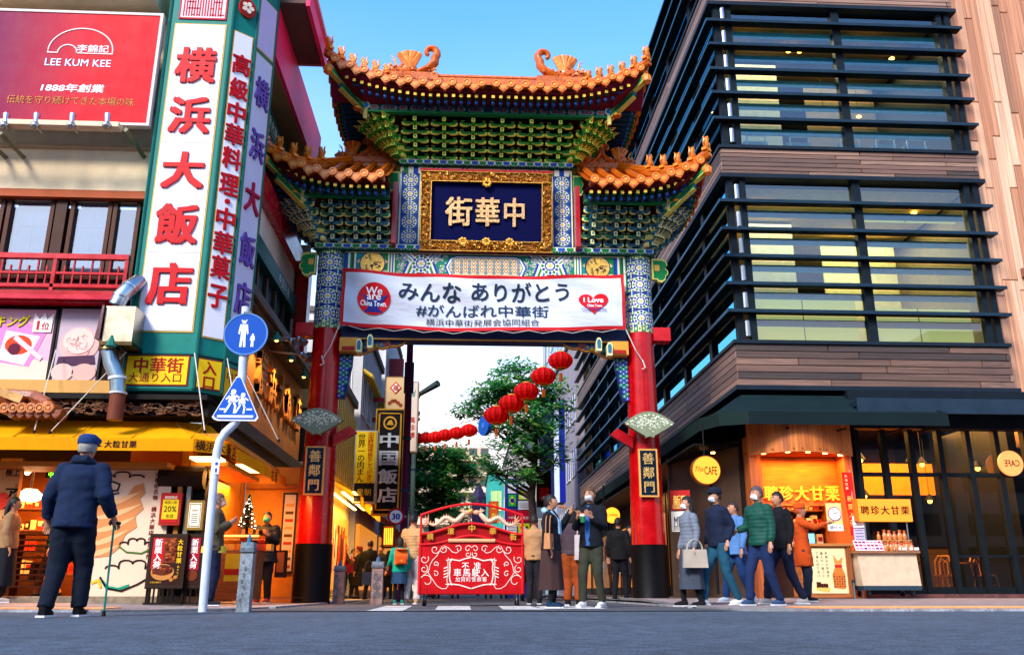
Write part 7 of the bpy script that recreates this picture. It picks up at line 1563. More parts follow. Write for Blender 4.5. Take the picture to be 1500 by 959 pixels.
tree('large dark green street tree rising behind the lantern string', x, 32, 8.4, None, 5, 44, .19, blobs=[bl(u, v, 32, x, r_ * 1.12, z_ * 1.5) for (u, v, r_, z_) in
     ((755, 545, .75, .3), (765, 560, .9, .3), (735, 570, .9, .3), (712, 580, .8, .25), (695, 598, .75, .22), (748, 580, .8, .3), (720, 598, .7, .25), (775, 590, .8, .3), (800, 575, .7, .3), (815, 590, .7, .25), (790, 612, .8, .3), (760, 618, .8, .3), (735, 630, .7, .25), (808, 618, .6, .25), (780, 640, .8, .3), (750, 650, .7, .25), (725, 680, .6, .22), (708, 672, .5, .2), (745, 690, .7, .22), (775, 665, .7, .25), (810, 650, .6, .25), (765, 700, .55, .2), (795, 680, .6, .25), (815, 672, .5, .2))], leaf=.15)
x = PY(632, 860, 45).x
tree('round green street tree behind the barricade, left of the far apartments', x, 45, 9, None, 9, 44, .24, blobs=[bl(u, v, 45, x, r_, z_) for (u, v, r_, z_) in
     ((620, 672, 1.3, .6), (645, 668, 1.3, .6), (665, 680, 1.1, .5), (605, 690, 1.3, .6), (630, 695, 1.4, .6), (655, 700, 1.3, .6), (672, 705, .9, .45), (600, 715, 1.3, .6), (625, 720, 1.3, .6), (650, 725, 1.2, .6), (610, 740, 1.2, .5), (640, 748, 1.1, .5), (662, 735, .9, .5), (683, 690, .7, .4))], leaf=.2, cols=('#349050', '#48b058', '#74c450', '#247848', '#a8d050', '#48a460'))
x = PY(700, 860, 70).x
tree('small far tree at the end of the side street', x - 2, 70, 7, None, 19, 30, .2, blobs=[(0, 0, 5, 1.6, 1), (1.2, 0, 4.5, 1.3, .8), (-1.2, 0, 4.4, 1.4, .8), (.2, 0, 6.1, 1.2, .8)], leaf=.26)

# ================================================================== buildings across the junction (behind the camera)
for (x0, x1, h, c_) in ((-46, -27, 15, '#8a7c6c'), (-26.5, -12, 20, '#9a8c84'), (-11.5, 3, 13, '#7c6c60'), (3.5, 17, 18, '#8c8480'), (17.5, 34, 14, '#84766c'), (34.5, 50, 19, '#7c7470')):
    T = thing('shop_block', '%s shop block standing across the junction behind the viewer' % ['ochre brown corner', 'tallest warm grey', 'low dark brown', 'pale grey central', 'short brown right hand', 'slate grey end'][[15, 20, 13, 18, 14, 19].index(h)], 'building', ((x0 + x1) / 2, -24, 0)); m = MB('wall', c_); m.box(x0, x1, -36, -24, 0, h); m.build('wall', T)
    F_ = Fr((x1, -24, 0), (-1, 0, 0), (0, 0, 1))
    for z in range(4, int(h) - 2, 3):
        w_ = MB('dark', '#28323a'); w_.fbox(F_, .8, x1 - x0 - .8, z, z + 1.5, .0, .06); w_.build('window_band', T)
    w_ = MB('awning', '#8a2c20'); w_.fbox(F_, .5, x1 - x0 - .5, 2.7, 3.2, 0, .9, ('#8a2c20', '#20443c')[int(h) % 2]); w_.build('awning', T)

# ================================================================== BARRICADE
CY = 15.5
BC = thing('barricade_cart', 'red wheeled street barricade with gold dragons and white scrollwork closing the street', 'barricade', (.12, CY, 0))
xc = .115; FB_ = FF((xc, CY - .12, 0)); hw = .90
zb_, z1_, z2_ = .2, 1.02, 1.29
m = MB('paint', '#b8040c'); m.box(xc - hw, xc + hw, CY - .12, CY + .12, zb_, z1_, '#b4040e'); m.build('panel', BC)
def arc_pts(zs_, zc_, w, n=16, sh=1.0): return [(-w + 2 * w * i / n, zs_ + (zc_ - zs_) * (sin(pi * i / n)) ** sh) for i in range(n + 1)]
m = MB('paint', '#b80e14'); lo = [(-.87, z1_), (.87, z1_)]; up_ = arc_pts(1.16, 1.34, .87, 20, 1.6)[::-1]
m.poly(FB_, lo + up_, -.2, -.04, '#940408'); m.build('header', BC)
for (zs_, zc_, w, r_, y_) in ((1.17, 1.35, .88, .024, -.02), (1.0, 1.15, .88, .02, -.02)):
    m = MB('paint', '#c81218'); P_ = arc_pts(zs_, zc_, w, 24, 1.8 if zs_ > 1.1 else 3); m.tube([FB_(a, b, y_ + .03) for a, b in P_], r_, 6, '#cc1418'); m.build('rail', BC)
m = MB('paint', '#c81218'); m.tube([FB_(-.87, zb_, 0), FB_(-.87, 1.50, 0)], .022, 6); m.build('post', BC); m = MB('paint', '#c81218'); m.tube([FB_(.87, zb_, 0), FB_(.87, 1.50, 0)], .022, 6); m.build('post', BC)
m = MB('paint', '#c81218'); m.tube([FB_(a, b, 0) for a, b in arc_pts(1.49, 1.68, .88, 24, 1.0)], .024, 6, '#cc1418'); m.build('arch_rail', BC)
m = MB('paint', '#a81014'); m.tube([FB_(-.03, 1.34, -.05), FB_(-.03, 1.67, -.05)], .012, 6); m.build('stay', BC)
m = MB('gold', '#e0a84c'); m.ball(FB_(-.02, 1.56, -.02), .055, 12, 8); m.build('pearl', BC, True)
for s in (-1, 1):
    d = MB('print', '#dcae94'); P_ = []
    for i in range(15): t = i / 14; P_.append(FB_(s * (.13 + .62 * t) - .0, 1.47 - .13 * t + .055 * sin(t * 11 + 2.0) * (1 - .3 * t), .0))
    d.tube(P_, [.03, .042, .045, .044, .042, .04, .038, .036, .034, .032, .03, .028, .024, .018, .01], 8, '#dcb494')
    for i in range(1, 14): d.tube([P_[i], P_[i] + V((0, 0, .065))], [.02, .003], 4, '#e0a070')
    d.ball(P_[0] + V((-s * .05, 0, .02)), (.06, .03, .04), 8, 6, '#d89a78')
    for k in range(5): d.tube([P_[0] + V((0, 0, .02)), P_[0] + V((s * (.02 + .02 * k), 0, .10 - .012 * k))], [.012, .003], 4, '#d8b090'); d.tube([P_[-1], P_[-1] + V((s * .1 * cos(R(-50 + 35 * k)), 0, .12 * sin(R(-50 + 35 * k)) + .03))], [.022, .004], 4, '#d89070')
    for k in (4, 8): 
        for q in (-1, 0, 1): d.tube([P_[k], P_[k] + V((.05 * q, 0, -.08))], [.014, .004], 4, '#e0a070')
    d.build('dragon', BC, True)
t = MB('gold'); 
for i, chh in enumerate('横濱中華街'):
    a = (-.71, -.36, 0, .36, .71)[i]; q = MB('paint'); text(q, chh, FB_, a, 1.10 + (.03, .12, .17, .12, .03)[i] - .0, w=.115, h=.115, col='#c89030', depth=.0, c=.03, fat=.03, mat='paint'); q.build('character', BC)
m = MB('print', '#e0a888'); m.tube([FB_(-.40, 1.065, .012), FB_(.40, 1.065, .012)], .032, 8, '#dc9c70'); m.build('light_bar', BC)
sc_ = MB('print', '#e4c4b4')
def S(pts, w=.011): strip(sc_, FB_, pts, w, .008, '#e8c8b8', 'print')
def sp(a, b, r0, r1, t0, t1, n=16): return [(a + (r0 + (r1 - r0) * i / n) * cos(t0 + (t1 - t0) * i / n), b + (r0 + (r1 - r0) * i / n) * sin(t0 + (t1 - t0) * i / n)) for i in range(n + 1)]
for s in (-1, 1):
    def M_2(pts): return [(s * a, b) for a, b in pts]
    S(M_2(sp(.75, .40, .13, .035, -.5, 5.6))); S(M_2(sp(.80, .60, .07, .02, 2, 8.5))); S(M_2(sp(.80, .76, .08, .02, 2.6, 9))); S(M_2(sp(.62, .92, .075, .02, 3.6, 10))); S(M_2(sp(.47, .92, .06, .018, -.4, -6.6))); S(M_2(sp(.22, .93, .06, .018, .6, 6.8))); S(M_2(sp(.06, .93, .06, .02, 2.8, -3))); S(M_2(sp(.06, .84, .05, .016, 2.6, 8.6)))
    S(M_2([(.88, .42), (.8, .5), (.72, .56), (.7, .66), (.66, .74), (.58, .82), (.54, .9), (.5, .97)])); S(M_2([(.47, .98), (.4, .95), (.33, .88), (.26, .86), (.2, .9)])); S(M_2([(.74, .56), (.66, .44), (.58, .33), (.5, .28), (.42, .28), (.38, .34)])); S(M_2(sp(.6, .52, .05, .015, 1, 7))); S(M_2(sp(.6, .68, .045, .015, 4, -3)))
    S(M_2([(.33, .76), (.37, .7), (.36, .6), (.37, .5), (.36, .42), (.33, .34)]), .022); S(M_2([(.39, .78), (.40, .7), (.39, .55), (.41, .42), (.39, .33)]), .012); S(M_2([(.42, .74), (.34, .755), (.2, .735), (.1, .77), (0, .79)]), .02); S(M_2([(.42, .35), (.34, .355), (.2, .34), (.1, .31), (0, .28)]), .02)
    for k in range(4): S(M_2([(.41, .48 + .05 * k), (.46, .46 + .05 * k)]), .018)
sc_.build('scrollwork', BC)
m = MB('print'); 
for s_, b, w, st in (('不准', .65, .13, .2), ('車馬駛入', .54, .14, .155)): htext(m, s_, FB_, -len(s_) * st / 2, b, w, st, col='#ecdcd4', fat=.014, c=.006)
htext(m, '加賀町警察署', FB_, -.27, .43, .085, .09, col='#ecdcd4', fat=.0, c=.006); m.build('lettering', BC)
for s in (-1, 1):
    for yy in (-.3, .25):
        w_ = MB('dark', '#20242a'); c_ = V((xc + s * .78, CY + yy, .09)); Mx = Matrix.Rotation(pi / 2, 3, 'Y') @ Matrix.Rotation(0, 3, 'X')
        w_.lathe(c_ + V((-.02, 0, 0)), [(.088, 0), (.09, .01), (.09, .03), (.088, .04)], 18, '#17191c', M=Mx); w_.lathe(c_ + V((-.024, 0, 0)), [(.055, 0), (.055, .05)], 14, '#a8b0b4', 'metal', M=Mx); w_.box(c_.x - .035, c_.x - .025, c_.y - .02, c_.y + .02, .09, .2, '#9098a0', 'metal'); w_.box(c_.x + .025, c_.x + .035, c_.y - .02, c_.y + .02, .09, .2, '#9098a0', 'metal'); w_.build('wheel', BC)
m = MB('dark', '#5a0c10'); m.box(xc - .88, xc + .88, CY - .32, CY + .28, .18, .2); m.build('base_frame', BC)
# ================================================================== SIGN POST
SPD = 10.9; SPT = thing('sign_post', 'white bent steel post carrying blue pedestrian signs', 'post', (-3.05, SPD, 0))
m = MB('metal', '#d8dce4'); pts = [PY(297, 893, SPD)] + [PY(u, v, SPD) for u, v in ((302, 830), (308, 760), (315, 690), (318, 660), (322, 645), (330, 633), (342, 622), (349, 612), (352, 600), (355, 540), (360, 450))]; pts[0].z = -.01
m.tube(pts, [.05] * 4 + [.05] * 8, 16, '#c4ccd8', 'paint'); m.build('pole', SPT, True)
q = MB('print', '#c8ccd4'); p = PY(317, 683, SPD - .052); F_ = FF(p); q.fbox(F_, -.035, .035, -.09, .09, -.01, .001, '#d8dce4'); q.disc(F_, 0, .035, .02, .001, .003, 10, '#1c4aa0'); q.fbox(F_, -.012, .012, -.07, -.02, .001, .003, '#1c4aa0'); q.build('sticker', SPT)
p = PY(360, 489, SPD - .06); RS = thing('pedestrian_sign', 'round blue sign with white adult and child figures', 'road sign', p); Fd = FF((0, 0, 0)); r_ = .275
q = MB('print', '#1450a8'); q.disc(Fd, 0, 0, r_, -.01, 0, 40, '#0f4aa4'); q.ring(Fd, 0, 0, r_ - .016, r_ + .004, -.016, .006, 40, '#4a7cb8', 'paint'); q.build('plate', RS, local=True)
def man(q, F_, x, z, s, hat=False):
    W = '#dfe4ec'; q.disc(F_, x, z + .20 * s, .032 * s, 0, .003, 12, W)
    if hat: q.fbox(F_, x - .045 * s, x + .045 * s, z + .215 * s, z + .228 * s, 0, .003, W)
    q.poly(F_, [(x - .055 * s, z + .16 * s), (x + .055 * s, z + .16 * s), (x + .075 * s, z + .02 * s), (x + .055 * s, z + .0 * s), (x + .042 * s, z + .09 * s), (x + .036 * s, z - .02 * s), (x + .045 * s, z - .19 * s), (x + .012 * s, z - .19 * s), (x, z - .04 * s), (x - .012 * s, z - .19 * s), (x - .045 * s, z - .19 * s), (x - .036 * s, z - .02 * s), (x - .042 * s, z + .09 * s), (x - .055 * s, z + .0 * s), (x - .075 * s, z + .02 * s)], 0, .003, W)
q = MB('print'); man(q, Fd, -.03, -.01, .86, True); man(q, Fd, .09, -.09, .42); q.build('symbol', RS, local=True); q = MB('metal', '#a0a8b0'); q.box(-.03, .03, .01, .06, -.15, -.11); q.box(-.03, .03, .01, .06, .11, .15); q.box(-.05, .05, -.01, .05, .275, .295, '#60686c'); q.build('clamp', RS, local=True)
p = PY(347, 583, SPD - .06); TS = thing('crossing_sign', 'blue triangular sign with two white walking children on a crossing', 'road sign', p)
def rtri(s): return [(-.255 * s, -.27 * s), (-.21 * s, -.285 * s), (.255 * s, -.285 * s), (.285 * s, -.24 * s), (.03 * s, .275 * s), (-.0 * s, .29 * s), (-.03 * s, .275 * s), (-.285 * s, -.24 * s)]
q = MB('print', '#e0e4ec'); q.poly(Fd, rtri(1.0), -.01, 0, '#d8dce4'); q.poly(Fd, rtri(.93), 0, .003, '#1450b0'); q.build('plate', TS, local=True)
q = MB('print'); F2_ = sub(Fd, 0, 0, .003); W = '#e4e8f0'; q.fbox(F2_, -.22, .22, -.245, -.215, 0, .003, W); q.fbox(F2_, -.2, -.13, -.15, -.13, 0, .003, W); q.fbox(F2_, .13, .2, -.15, -.13, 0, .003, W)
for (x, z, s) in ((-.05, -.03, .9), (.07, -.055, .78)):
    q.disc(F2_, x + .005, z + .125 * s, .036 * s, 0, .003, 12, W); q.poly(F2_, [(x - .04 * s, z + .1 * s), (x + .035 * s, z + .1 * s), (x + .055 * s, z - .02 * s), (x - .06 * s, z - .03 * s)], 0, .003, W)
    strip(q, F2_, [(x - .03 * s, z + .08 * s), (x - .085 * s, z + .02 * s)], .022 * s, .003, W, d=.003); strip(q, F2_, [(x + .03 * s, z + .08 * s), (x + .09 * s, z + .04 * s)], .022 * s, .003, W, d=.003); strip(q, F2_, [(x - .02 * s, z - .02 * s), (x - .05 * s, z - .09 * s), (x - .09 * s, z - .16 * s)], .028 * s, .003, W, d=.003); strip(q, F2_, [(x + .02 * s, z - .02 * s), (x + .045 * s, z - .08 * s), (x + .035 * s, z - .17 * s)], .028 * s, .003, W, d=.003)
q.build('symbol', TS, local=True); q = MB('metal', '#a0a8b0'); q.box(-.03, .03, .01, .06, -.05, -.01); q.build('clamp', TS, local=True)
# stone bollards
def bollard(lab, x, y, h, w, col='#7c858c'):
    T = thing('stone_bollard', lab, 'bollard', (x, y, gz(x, y)), group='carved stone bollards'); q = MB('stone', col); k = w / 2; q.hexa([(-k, -k, -.02), (k, -k, -.02), (k, k, -.02), (-k, k, -.02), (-k * .95, -k * .95, h * .82), (k * .95, -k * .95, h * .82), (k * .95, k * .95, h * .82), (-k * .95, k * .95, h * .82)]); q.build('post', T, local=True)
    q = MB('stone', '#5c6870'); q.box(-k * 1.08, k * 1.08, -k * 1.08, k * 1.08, h * .84, h * .90); q.box(-k * .9, k * .9, -k * .9, k * .9, h * .82, h * .84, '#3c444c'); q.box(-k * 1.0, k * 1.0, -k * 1.0, k * 1.0, h * .9, h * .98, '#6c7c88'); q.lathe((0, 0, h * .98), [(k * .4, 0), (k * .35, .05), (k * .1, .10)], 8, '#3c6c8c'); q.build('cap', T, local=True)
    q = MB('stone', '#5c646c'); Fd = FF((0, -k - .001, 0)); rr = random.Random(int(x * 10)); 
    for c2 in range(3 if 'reddish' in lab else 0): q.ring(Fd, 0, h * (.62 - .2 * c2), w * .22, w * .3, -.004, .004, 12, '#565e66'); q.ring(Fd, 0, h * (.62 - .2 * c2), w * .06, w * .12, -.004, .004, 8, '#565e66')
    for c2 in range(7): q.disc(Fd, w * (-.2 + .1 * (c2 % 3)), h * (.16 + .09 * c2), w * .09, -.004, .003, 7, '#60686e', ry=w * .16)
    q.build('carving', T, local=True)
bollard('slim grey carved stone bollard in front of the left shop beside the white post', PY(357, 890, 10.8).x, 10.8, .80, .15)
bollard('reddish stone bollard standing before the crowd under the gate', PY(552, 875, 17.5).x, 17.5, .80, .22, '#86706a'); bollard('stone bollard half hidden beside the left pillar', PY(496, 875, 18.6).x, 18.6, .75, .22, '#86706a')
# ================================================================== PEOPLE
def remesh(mb, vox, smooth=3, fac=.6):
    me = bpy.data.meshes.new('tmp'); me.from_pydata(mb.v, [], mb.f); o = bpy.data.objects.new('tmp', me); COLL.objects.link(o)
    m1 = o.modifiers.new('r', 'REMESH'); m1.mode = 'VOXEL'; m1.voxel_size = vox; m1.adaptivity = 0
    m2 = o.modifiers.new('s', 'SMOOTH'); m2.iterations = smooth; m2.factor = fac
    e = o.evaluated_get(bpy.context.evaluated_depsgraph_get()); m = e.to_mesh()
    vs = [tuple(v.co) for v in m.vertices]; fs = [tuple(p.vertices) for p in m.polygons]; e.to_mesh_clear(); bpy.data.objects.remove(o); bpy.data.meshes.remove(me)
    return vs, fs
from mathutils import noise as NZ
def folds(vs, sd, amp=.011):
    o = V((sd * 3.7, sd * 1.3, 0)); out = []
    for x, y, z in vs:
        p = V((x * 7, y * 7, z * 11)) + o; q = NZ.noise(p) + .5 * NZ.noise(p * 2.1); r_ = math.hypot(x, y) + 1e-4; out.append((x + x / r_ * q * amp, y + (y / r_ * q + .5 * NZ.noise(p * 1.3 + V((9, 0, 0)))) * amp, z))
    return out
def place(u, vh, H):
    r = ray(u, vh); t = (H + .03 - CAMH) / r.z; x, y = r.x * t, r.y * t; return V((x, y, (.022 if y > 11 and (x < -2.9 or x > 3.4) else .002) + gz(x, y)))
PANTS_REST = dict()
def person(label, u, vh, H, rz, top='#222222', topmat='cloth', hem=.84, bottom='#1c2430', btype='trousers', shoe='#16181c', hair='#14100e', hstyle='short', mask=None, arms=None, step=.0, lean=0., skin='#b07a5c', group='people around the gate', hat=None, wide=1., vox=.021, collar=None, head_turn=0, inner=None, cuff=True, tight=1.):
    k = H / 1.70; T = thing('person', label, 'person', place(u, vh, H), rz, group=group); T.scale = (k, k, k)
    if arms is None: arms = (((-.06, .02, -.26), (-.08, -.06, -.50)), ((.06, .02, -.26), (.08, -.06, -.50)))
    def L(p):   # lean about the hips
        p = V(p); dz = max(0, p.z - .9); return p + V((0, -lean * dz, -lean * lean * dz * .3))
    sh = [L((-.175, 0, 1.37)), L((.175, 0, 1.37))]; el = [sh[i] + V(arms[i][0]) for i in (0, 1)]; wr = [sh[i] + V(arms[i][1]) for i in (0, 1)]
    hip = [V((-.085, 0, .88)), V((.085, 0, .88))]; ft = [V((-.10, -step, .07)), V((.10, step, .07))]
    kn = [hip[i].lerp(ft[i], .52) + V((0, -.05 - abs(step) * .12, 0)) for i in (0, 1)]
    hc = L((0, -.015, 1.585))
    # body, one surface
    b = MB('skin', skin)
    b.ball(hc, (.074, .092, .108), 16, 12); b.ball(hc + V((0, -.02, -.055)), (.056, .068, .055), 12, 8); b.tube([hc + V((0, -.088, .02)), hc + V((0, -.108, -.018)), hc + V((0, -.09, -.03))], [.011, .017, .012], 6)
    for s in (-1, 1): b.ball(hc + V((s * .076, .005, -.005)), (.012, .022, .032), 8, 6)
    b.tube([L((0, .012, 1.36)), L((0, .0, 1.52))], .052, 10); b.tube([L((0, 0, .86)), L((0, 0, 1.05)), L((0, 0, 1.28)), L((0, 0, 1.40))], [(.10, .14), (.09, .125), (.10, .155), (.06, .10)], 14)
    for i in (0, 1):
        b.tube([sh[i] * .8 + L((0, 0, 1.37)) * .2, el[i], wr[i]], [.046, .037, .026], 8); b.tube([hip[i], kn[i], ft[i]], [.08, .052, .036], 10)
    vs, fs = remesh(b, .017, 2, .5); bm_ = MB('skin', skin); bm_.add(vs, fs)
    for s in (-1, 1):
        bm_.ball(hc + V((s * .03, -.084, .012)), (.013, .008, .007), 7, 5, '#e8e4dc'); bm_.ball(hc + V((s * .03, -.0905, .012)), (.006, .004, .006), 6, 4, '#1c1410'); bm_.tube([hc + V((s * .016, -.092, .034)), hc + V((s * .046, -.084, .034))], .005, 4, '#20140f')
    bm_.tube([hc + V((-.022, -.088, -.052)), hc + V((0, -.094, -.05)), hc + V((.022, -.088, -.052))], .005, 5, '#8a3c34')
    for i in (0, 1):   # hands: palm, four fingers of unequal length, thumb from the side
        d = (wr[i] - el[i]).normalized(); sd = d.cross(V((0, 1, 0))) if abs(d.y) < .9 else V((1, 0, 0)); sd.normalize(); nn = sd.cross(d).normalized(); s = 1 if i else -1
        w = wr[i]; bm_.use(skin); bm_.tube([w - d * .01, w + d * .04, w + d * .085], [(.022, .026), (.017, .036), (.014, .036)], 8, skin)
        for f_, (o_, l_) in enumerate(((-.028, .060), (-.010, .072), (.010, .066), (.027, .05))):
            p0 = w + d * .08 + sd * o_; p1 = p0 + d * l_ * .5 + nn * .006; p2 = p1 + (d * .7 + nn * .7).normalized() * l_ * .5; bm_.tube([p0, p1, p2], [.009, .0085, .007], 6)
        p0 = w + d * .03 - sd * .03 * (-1 if d.z < 0 else 1); p1 = p0 + (d - sd * .7 * (-1 if d.z < 0 else 1)).normalized() * .035; bm_.tube([p0, p1, p1 + d * .028 + nn * .008], [.011, .010, .008], 6)
    bm_.build('body', T, True, local=True)
    # top
    t = MB(topmat, top); W_ = wide
    zs_ = [hem, max(hem + .05, .98), 1.14, 1.28, 1.385, 1.44]
    if hem < .8: zs_ = [hem, .85, 1.0, 1.14, 1.28, 1.385, 1.44]
    rad = {1.14: (.125, .165), 1.28: (.135, .19), 1.385: (.105, .172), 1.44: (.068, .075), 1.0: (.13, .17), .85: (.15, .19), max(hem + .05, .98): (.13, .17)}
    rr_ = [((.145, .185) if hem >= .8 else (.17, .22)) if j == 0 else rad[z] for j, z in enumerate(zs_)]
    t.tube([L((0, 0, z)) if z > .9 else V((0, 0, z)) for z in zs_], [(a * W_, c * (W_ * .5 + .5)) for a, c in rr_], 20)
    for i in (0, 1):
        t.ball(sh[i] + V((0, 0, -.01)), .074 * W_, 10, 8); t.tube([sh[i] + V((0, 0, -.015)), sh[i].lerp(el[i], .5) , el[i], el[i].lerp(wr[i], .5), wr[i].lerp(el[i], .04)], [.072 * W_, .067 * W_, .060 * W_, .055 * W_, .044 * W_], 12)
    t.tube([L((0, .01, 1.40)), L((0, 0, 1.475))], [.075, .068], 12)
    vs, fs = remesh(t, vox, 2, .5); t = MB(topmat, top); 
    rr = random.Random(int(u)); n1, n2, n3 = rr.random() * 6, rr.random() * 6, rr.random() * 6
    vs = folds(vs, n1)
    t.add(vs, fs); tp_ = t.build('jacket' if hem >= .6 else 'coat', T, True, local=True)
    if collar: c = MB('cloth', collar); c.tube([L((-.11, .03, 1.43)), L((-.05, .09, 1.46)), L((.05, .09, 1.46)), L((.11, .03, 1.43))], [.03, .05, .05, .03], 10); c.tube([L((-.10, -.02, 1.44)), L((-.05, -.13, 1.3)), L((-.04, -.15, 1.1))], [.03, .028, .02], 8); c.tube([L((.10, -.02, 1.44)), L((.05, -.13, 1.3)), L((.04, -.15, 1.1))], [.03, .028, .02], 8); c.build('collar', T, True, local=True)
    if inner: c = MB('cloth', inner); c.tube([L((0, -.035, .86)), L((0, -.045, 1.1)), L((0, -.055, 1.28)), L((0, -.03, 1.42))], [(.118, .075), (.108, .07), (.105, .065), (.06, .05)], 14); c.build('shirt', T, True, local=True)
    # bottom
    bt = MB('cloth', bottom)
    if btype == 'trousers':
        bt.ball((0, .01, .90), (.155, .125, .12), 14, 9)
        for i in (0, 1): bt.tube([hip[i] + V((0, 0, .02)), hip[i].lerp(kn[i], .5), kn[i], kn[i].lerp(ft[i], .5), ft[i] + V((0, 0, .01))], [r_ * tight for r_ in (.105, .092, .076, .067, .062)], 12)
        vs, fs = remesh(bt, vox, 2, .5); vs = folds(vs, n3, .010); bt = MB('cloth', bottom); bt.add(vs, fs); bt.build('trousers', T, True, local=True)
    else:
        zl = {'skirt': .52, 'long_skirt': .26}[btype]; n = 32; ring = []
        vs = []; lev_ = [(.98, .12, .15), (.85, .15, .19), ((.85 + zl) / 2, .17, .205), (zl, .19, .22)]
        for z, ry, rx in lev_:
            for j in range(n): q = 1 + (.05 * sin(j * pi / 2 * 1.0) * (z < .84)); vs.append((rx * q * cos(2 * pi * j / n), ry * q * sin(2 * pi * j / n), z))
        bt.add(vs, [(i * n + j, i * n + (j + 1) % n, (i + 1) * n + (j + 1) % n, (i + 1) * n + j) for i in range(3) for j in range(n)]); bt.build('skirt', T, True, local=True)
        st_ = MB('cloth', '#101216')
        for i in (0, 1): st_.tube([kn[i] + V((0, .02, .05)), kn[i].lerp(ft[i], .5), ft[i]], [.058, .05, .04], 10)
        st_.build('stockings', T, True, local=True)
    for i in (0, 1):
        s_ = MB('cloth', shoe); f = ft[i]; s_.tube([f + V((0, .055, -.03)), f + V((0, .0, -.022)), f + V((0, -.09, -.035)), f + V((0, -.165, -.045))], [(.032, .036), (.045, .042), (.038, .044), (.018, .03)], 10); s_.tube([f + V((0, .01, -.02)), f + V((0, .01, .04))], [.045, .045], 10)
        s_.box(f.x - .042, f.x + .042, f.y - .17, f.y + .075, f.z - .07, f.z - .052, '#d8d8d8' if shoe != '#16181c' else '#0a0a0a'); s_.build('shoe', T, True, local=True)
    # hair
    h = MB('hair', hair); c = hc + V((0, .012, .012)); n, m_ = 20, 14; vs = []; 
    for i in range(m_ + 1):
        ph = pi * i / m_
        for j in range(n): a_ = 2 * pi * j / n; q = 1 + .035 * sin(j * 5 + i * 3); vs.append(c + V((.086 * q * sin(ph) * cos(a_), .106 * q * sin(ph) * sin(a_), .118 * q * cos(ph))))
    fs = []
    for i in range(m_):
        for j in range(n):
            a_ = 2 * pi * (j + .5) / n; ph = pi * (i + .5) / m_; z = .118 * cos(ph); yf = sin(a_) * sin(ph)
            if yf < -.25 and z < .045: continue
            if z < (-.06 if yf > .1 else -.02): continue
            fs.append((i * n + j, i * n + (j + 1) % n, (i + 1) * n + (j + 1) % n, (i + 1) * n + j))
    h.add(vs, fs)
    if hstyle == 'long': h.tube([c + V((0, .05, .03)), c + V((0, .085, -.08)), c + V((0, .09, -.2)), c + V((0, .08, -.3))], [(.05, .075), (.045, .085), (.04, .09), (.02, .07)], 14)
    if hstyle == 'bob': h.tube([c + V((0, .045, .02)), c + V((0, .05, -.07)), c + V((0, .05, -.14))], [(.07, .085), (.07, .09), (.05, .08)], 14)
    if hstyle == 'bun': h.ball(c + V((0, .10, .05)), .045, 10, 8); h.tube([c + V((0, .06, -.02)), c + V((0, .05, -.08))], [.06, .04], 10)
    h.build('hair', T, True, local=True)
    if hat:
        q = MB('cloth', hat); q.lathe(c + V((0, 0, .035)), [(.098, 0), (.10, .03), (.092, .07), (.06, .095), (.01, .10)], 18, sy=1.15)
        if hstyle == 'brim': q.lathe(c + V((0, 0, .03)), [(.145, -.012), (.10, .012)], 20, sy=1.1)
        elif hstyle == 'flat': q.ball(c + V((0, -.03, .075)), (.105, .145, .05), 16, 8); q.ball(c + V((0, -.16, .045)), (.07, .05, .012), 12, 5)
        else: q.poly(Fr(c + V((0, -.10, .045)), (1, 0, 0), (0, -1, 0)), [(-.06, 0), (-.05, .05), (0, .07), (.05, .05), (.06, 0)], 0, .008)
        q.build('hat', T, True, local=True)
    if mask:
        q = MB('cloth', mask); q.sheet(lambda a, b_: hc + V((.062 * sin((a - .5) * 2.5), -.082 * cos((a - .5) * 2.2) - .034 * sin(pi * b_) * cos((a - .5) * 2.6), -.082 + .085 * b_)), 10, 7)
        for s in (-1, 1): q.tube([hc + V((s * .055, -.05, -.01)), hc + V((s * .077, .0, .015))], .003, 4)
        q.build('face_mask', T, True, local=True)
    T['_'] = 0; del T['_']
    M = Matrix.Translation(T.location) @ Matrix.Rotation(rz, 4, 'Z') @ Matrix.Scale(k, 4)
    return T, (lambda p: M @ V(p)), wr, el, M
DN = ((-.05, .02, -.26), (-.06, -.05, -.50)); DP = ((.05, .02, -.26), (.06, -.05, -.50))
FWD_L = ((-.04, -.05, -.24), (.04, -.26, -.22)); FWD_R = ((.04, -.05, -.24), (-.04, -.26, -.22))
PH_L = ((-.05, -.04, -.25), (.06, -.22, -.12)); PH_R = ((.05, -.04, -.25), (-.06, -.22, -.12))
def bag(label, c, size, col, cat='bag', strap=None, rz=0, mat='cloth', name='shoulder_bag', trim=None):
    T = thing(name, label, cat, c, rz); w, d, h = size; q = MB(mat, col); m1 = .8
    q.hexa([(-w / 2, -d / 2, 0), (w / 2, -d / 2, 0), (w / 2, d / 2, 0), (-w / 2, d / 2, 0), (-w / 2 * m1 ** .3, -d / 2 * m1, h), (w / 2 * m1 ** .3, -d / 2 * m1, h), (w / 2 * m1 ** .3, d / 2 * m1, h), (-w / 2 * m1 ** .3, d / 2 * m1, h)]); q.build('body', T, local=True)
    q = MB('cloth', trim or col); n = 10; hh = strap or .1
    for s in (-1, 1): q.tube([(w * .32 * cos(pi - pi * i / n), s * d * .3, h + hh * sin(pi * i / n)) for i in range(n + 1)], .007, 5)
    q.build('handle', T, local=True)
    if trim: q = MB('print', trim); q.fbox(FF((0, -d / 2 - .001, 0)), -w * .1, w * .48, .0, h * .95, -.001, .004); q.build('print', T, local=True)
    return T
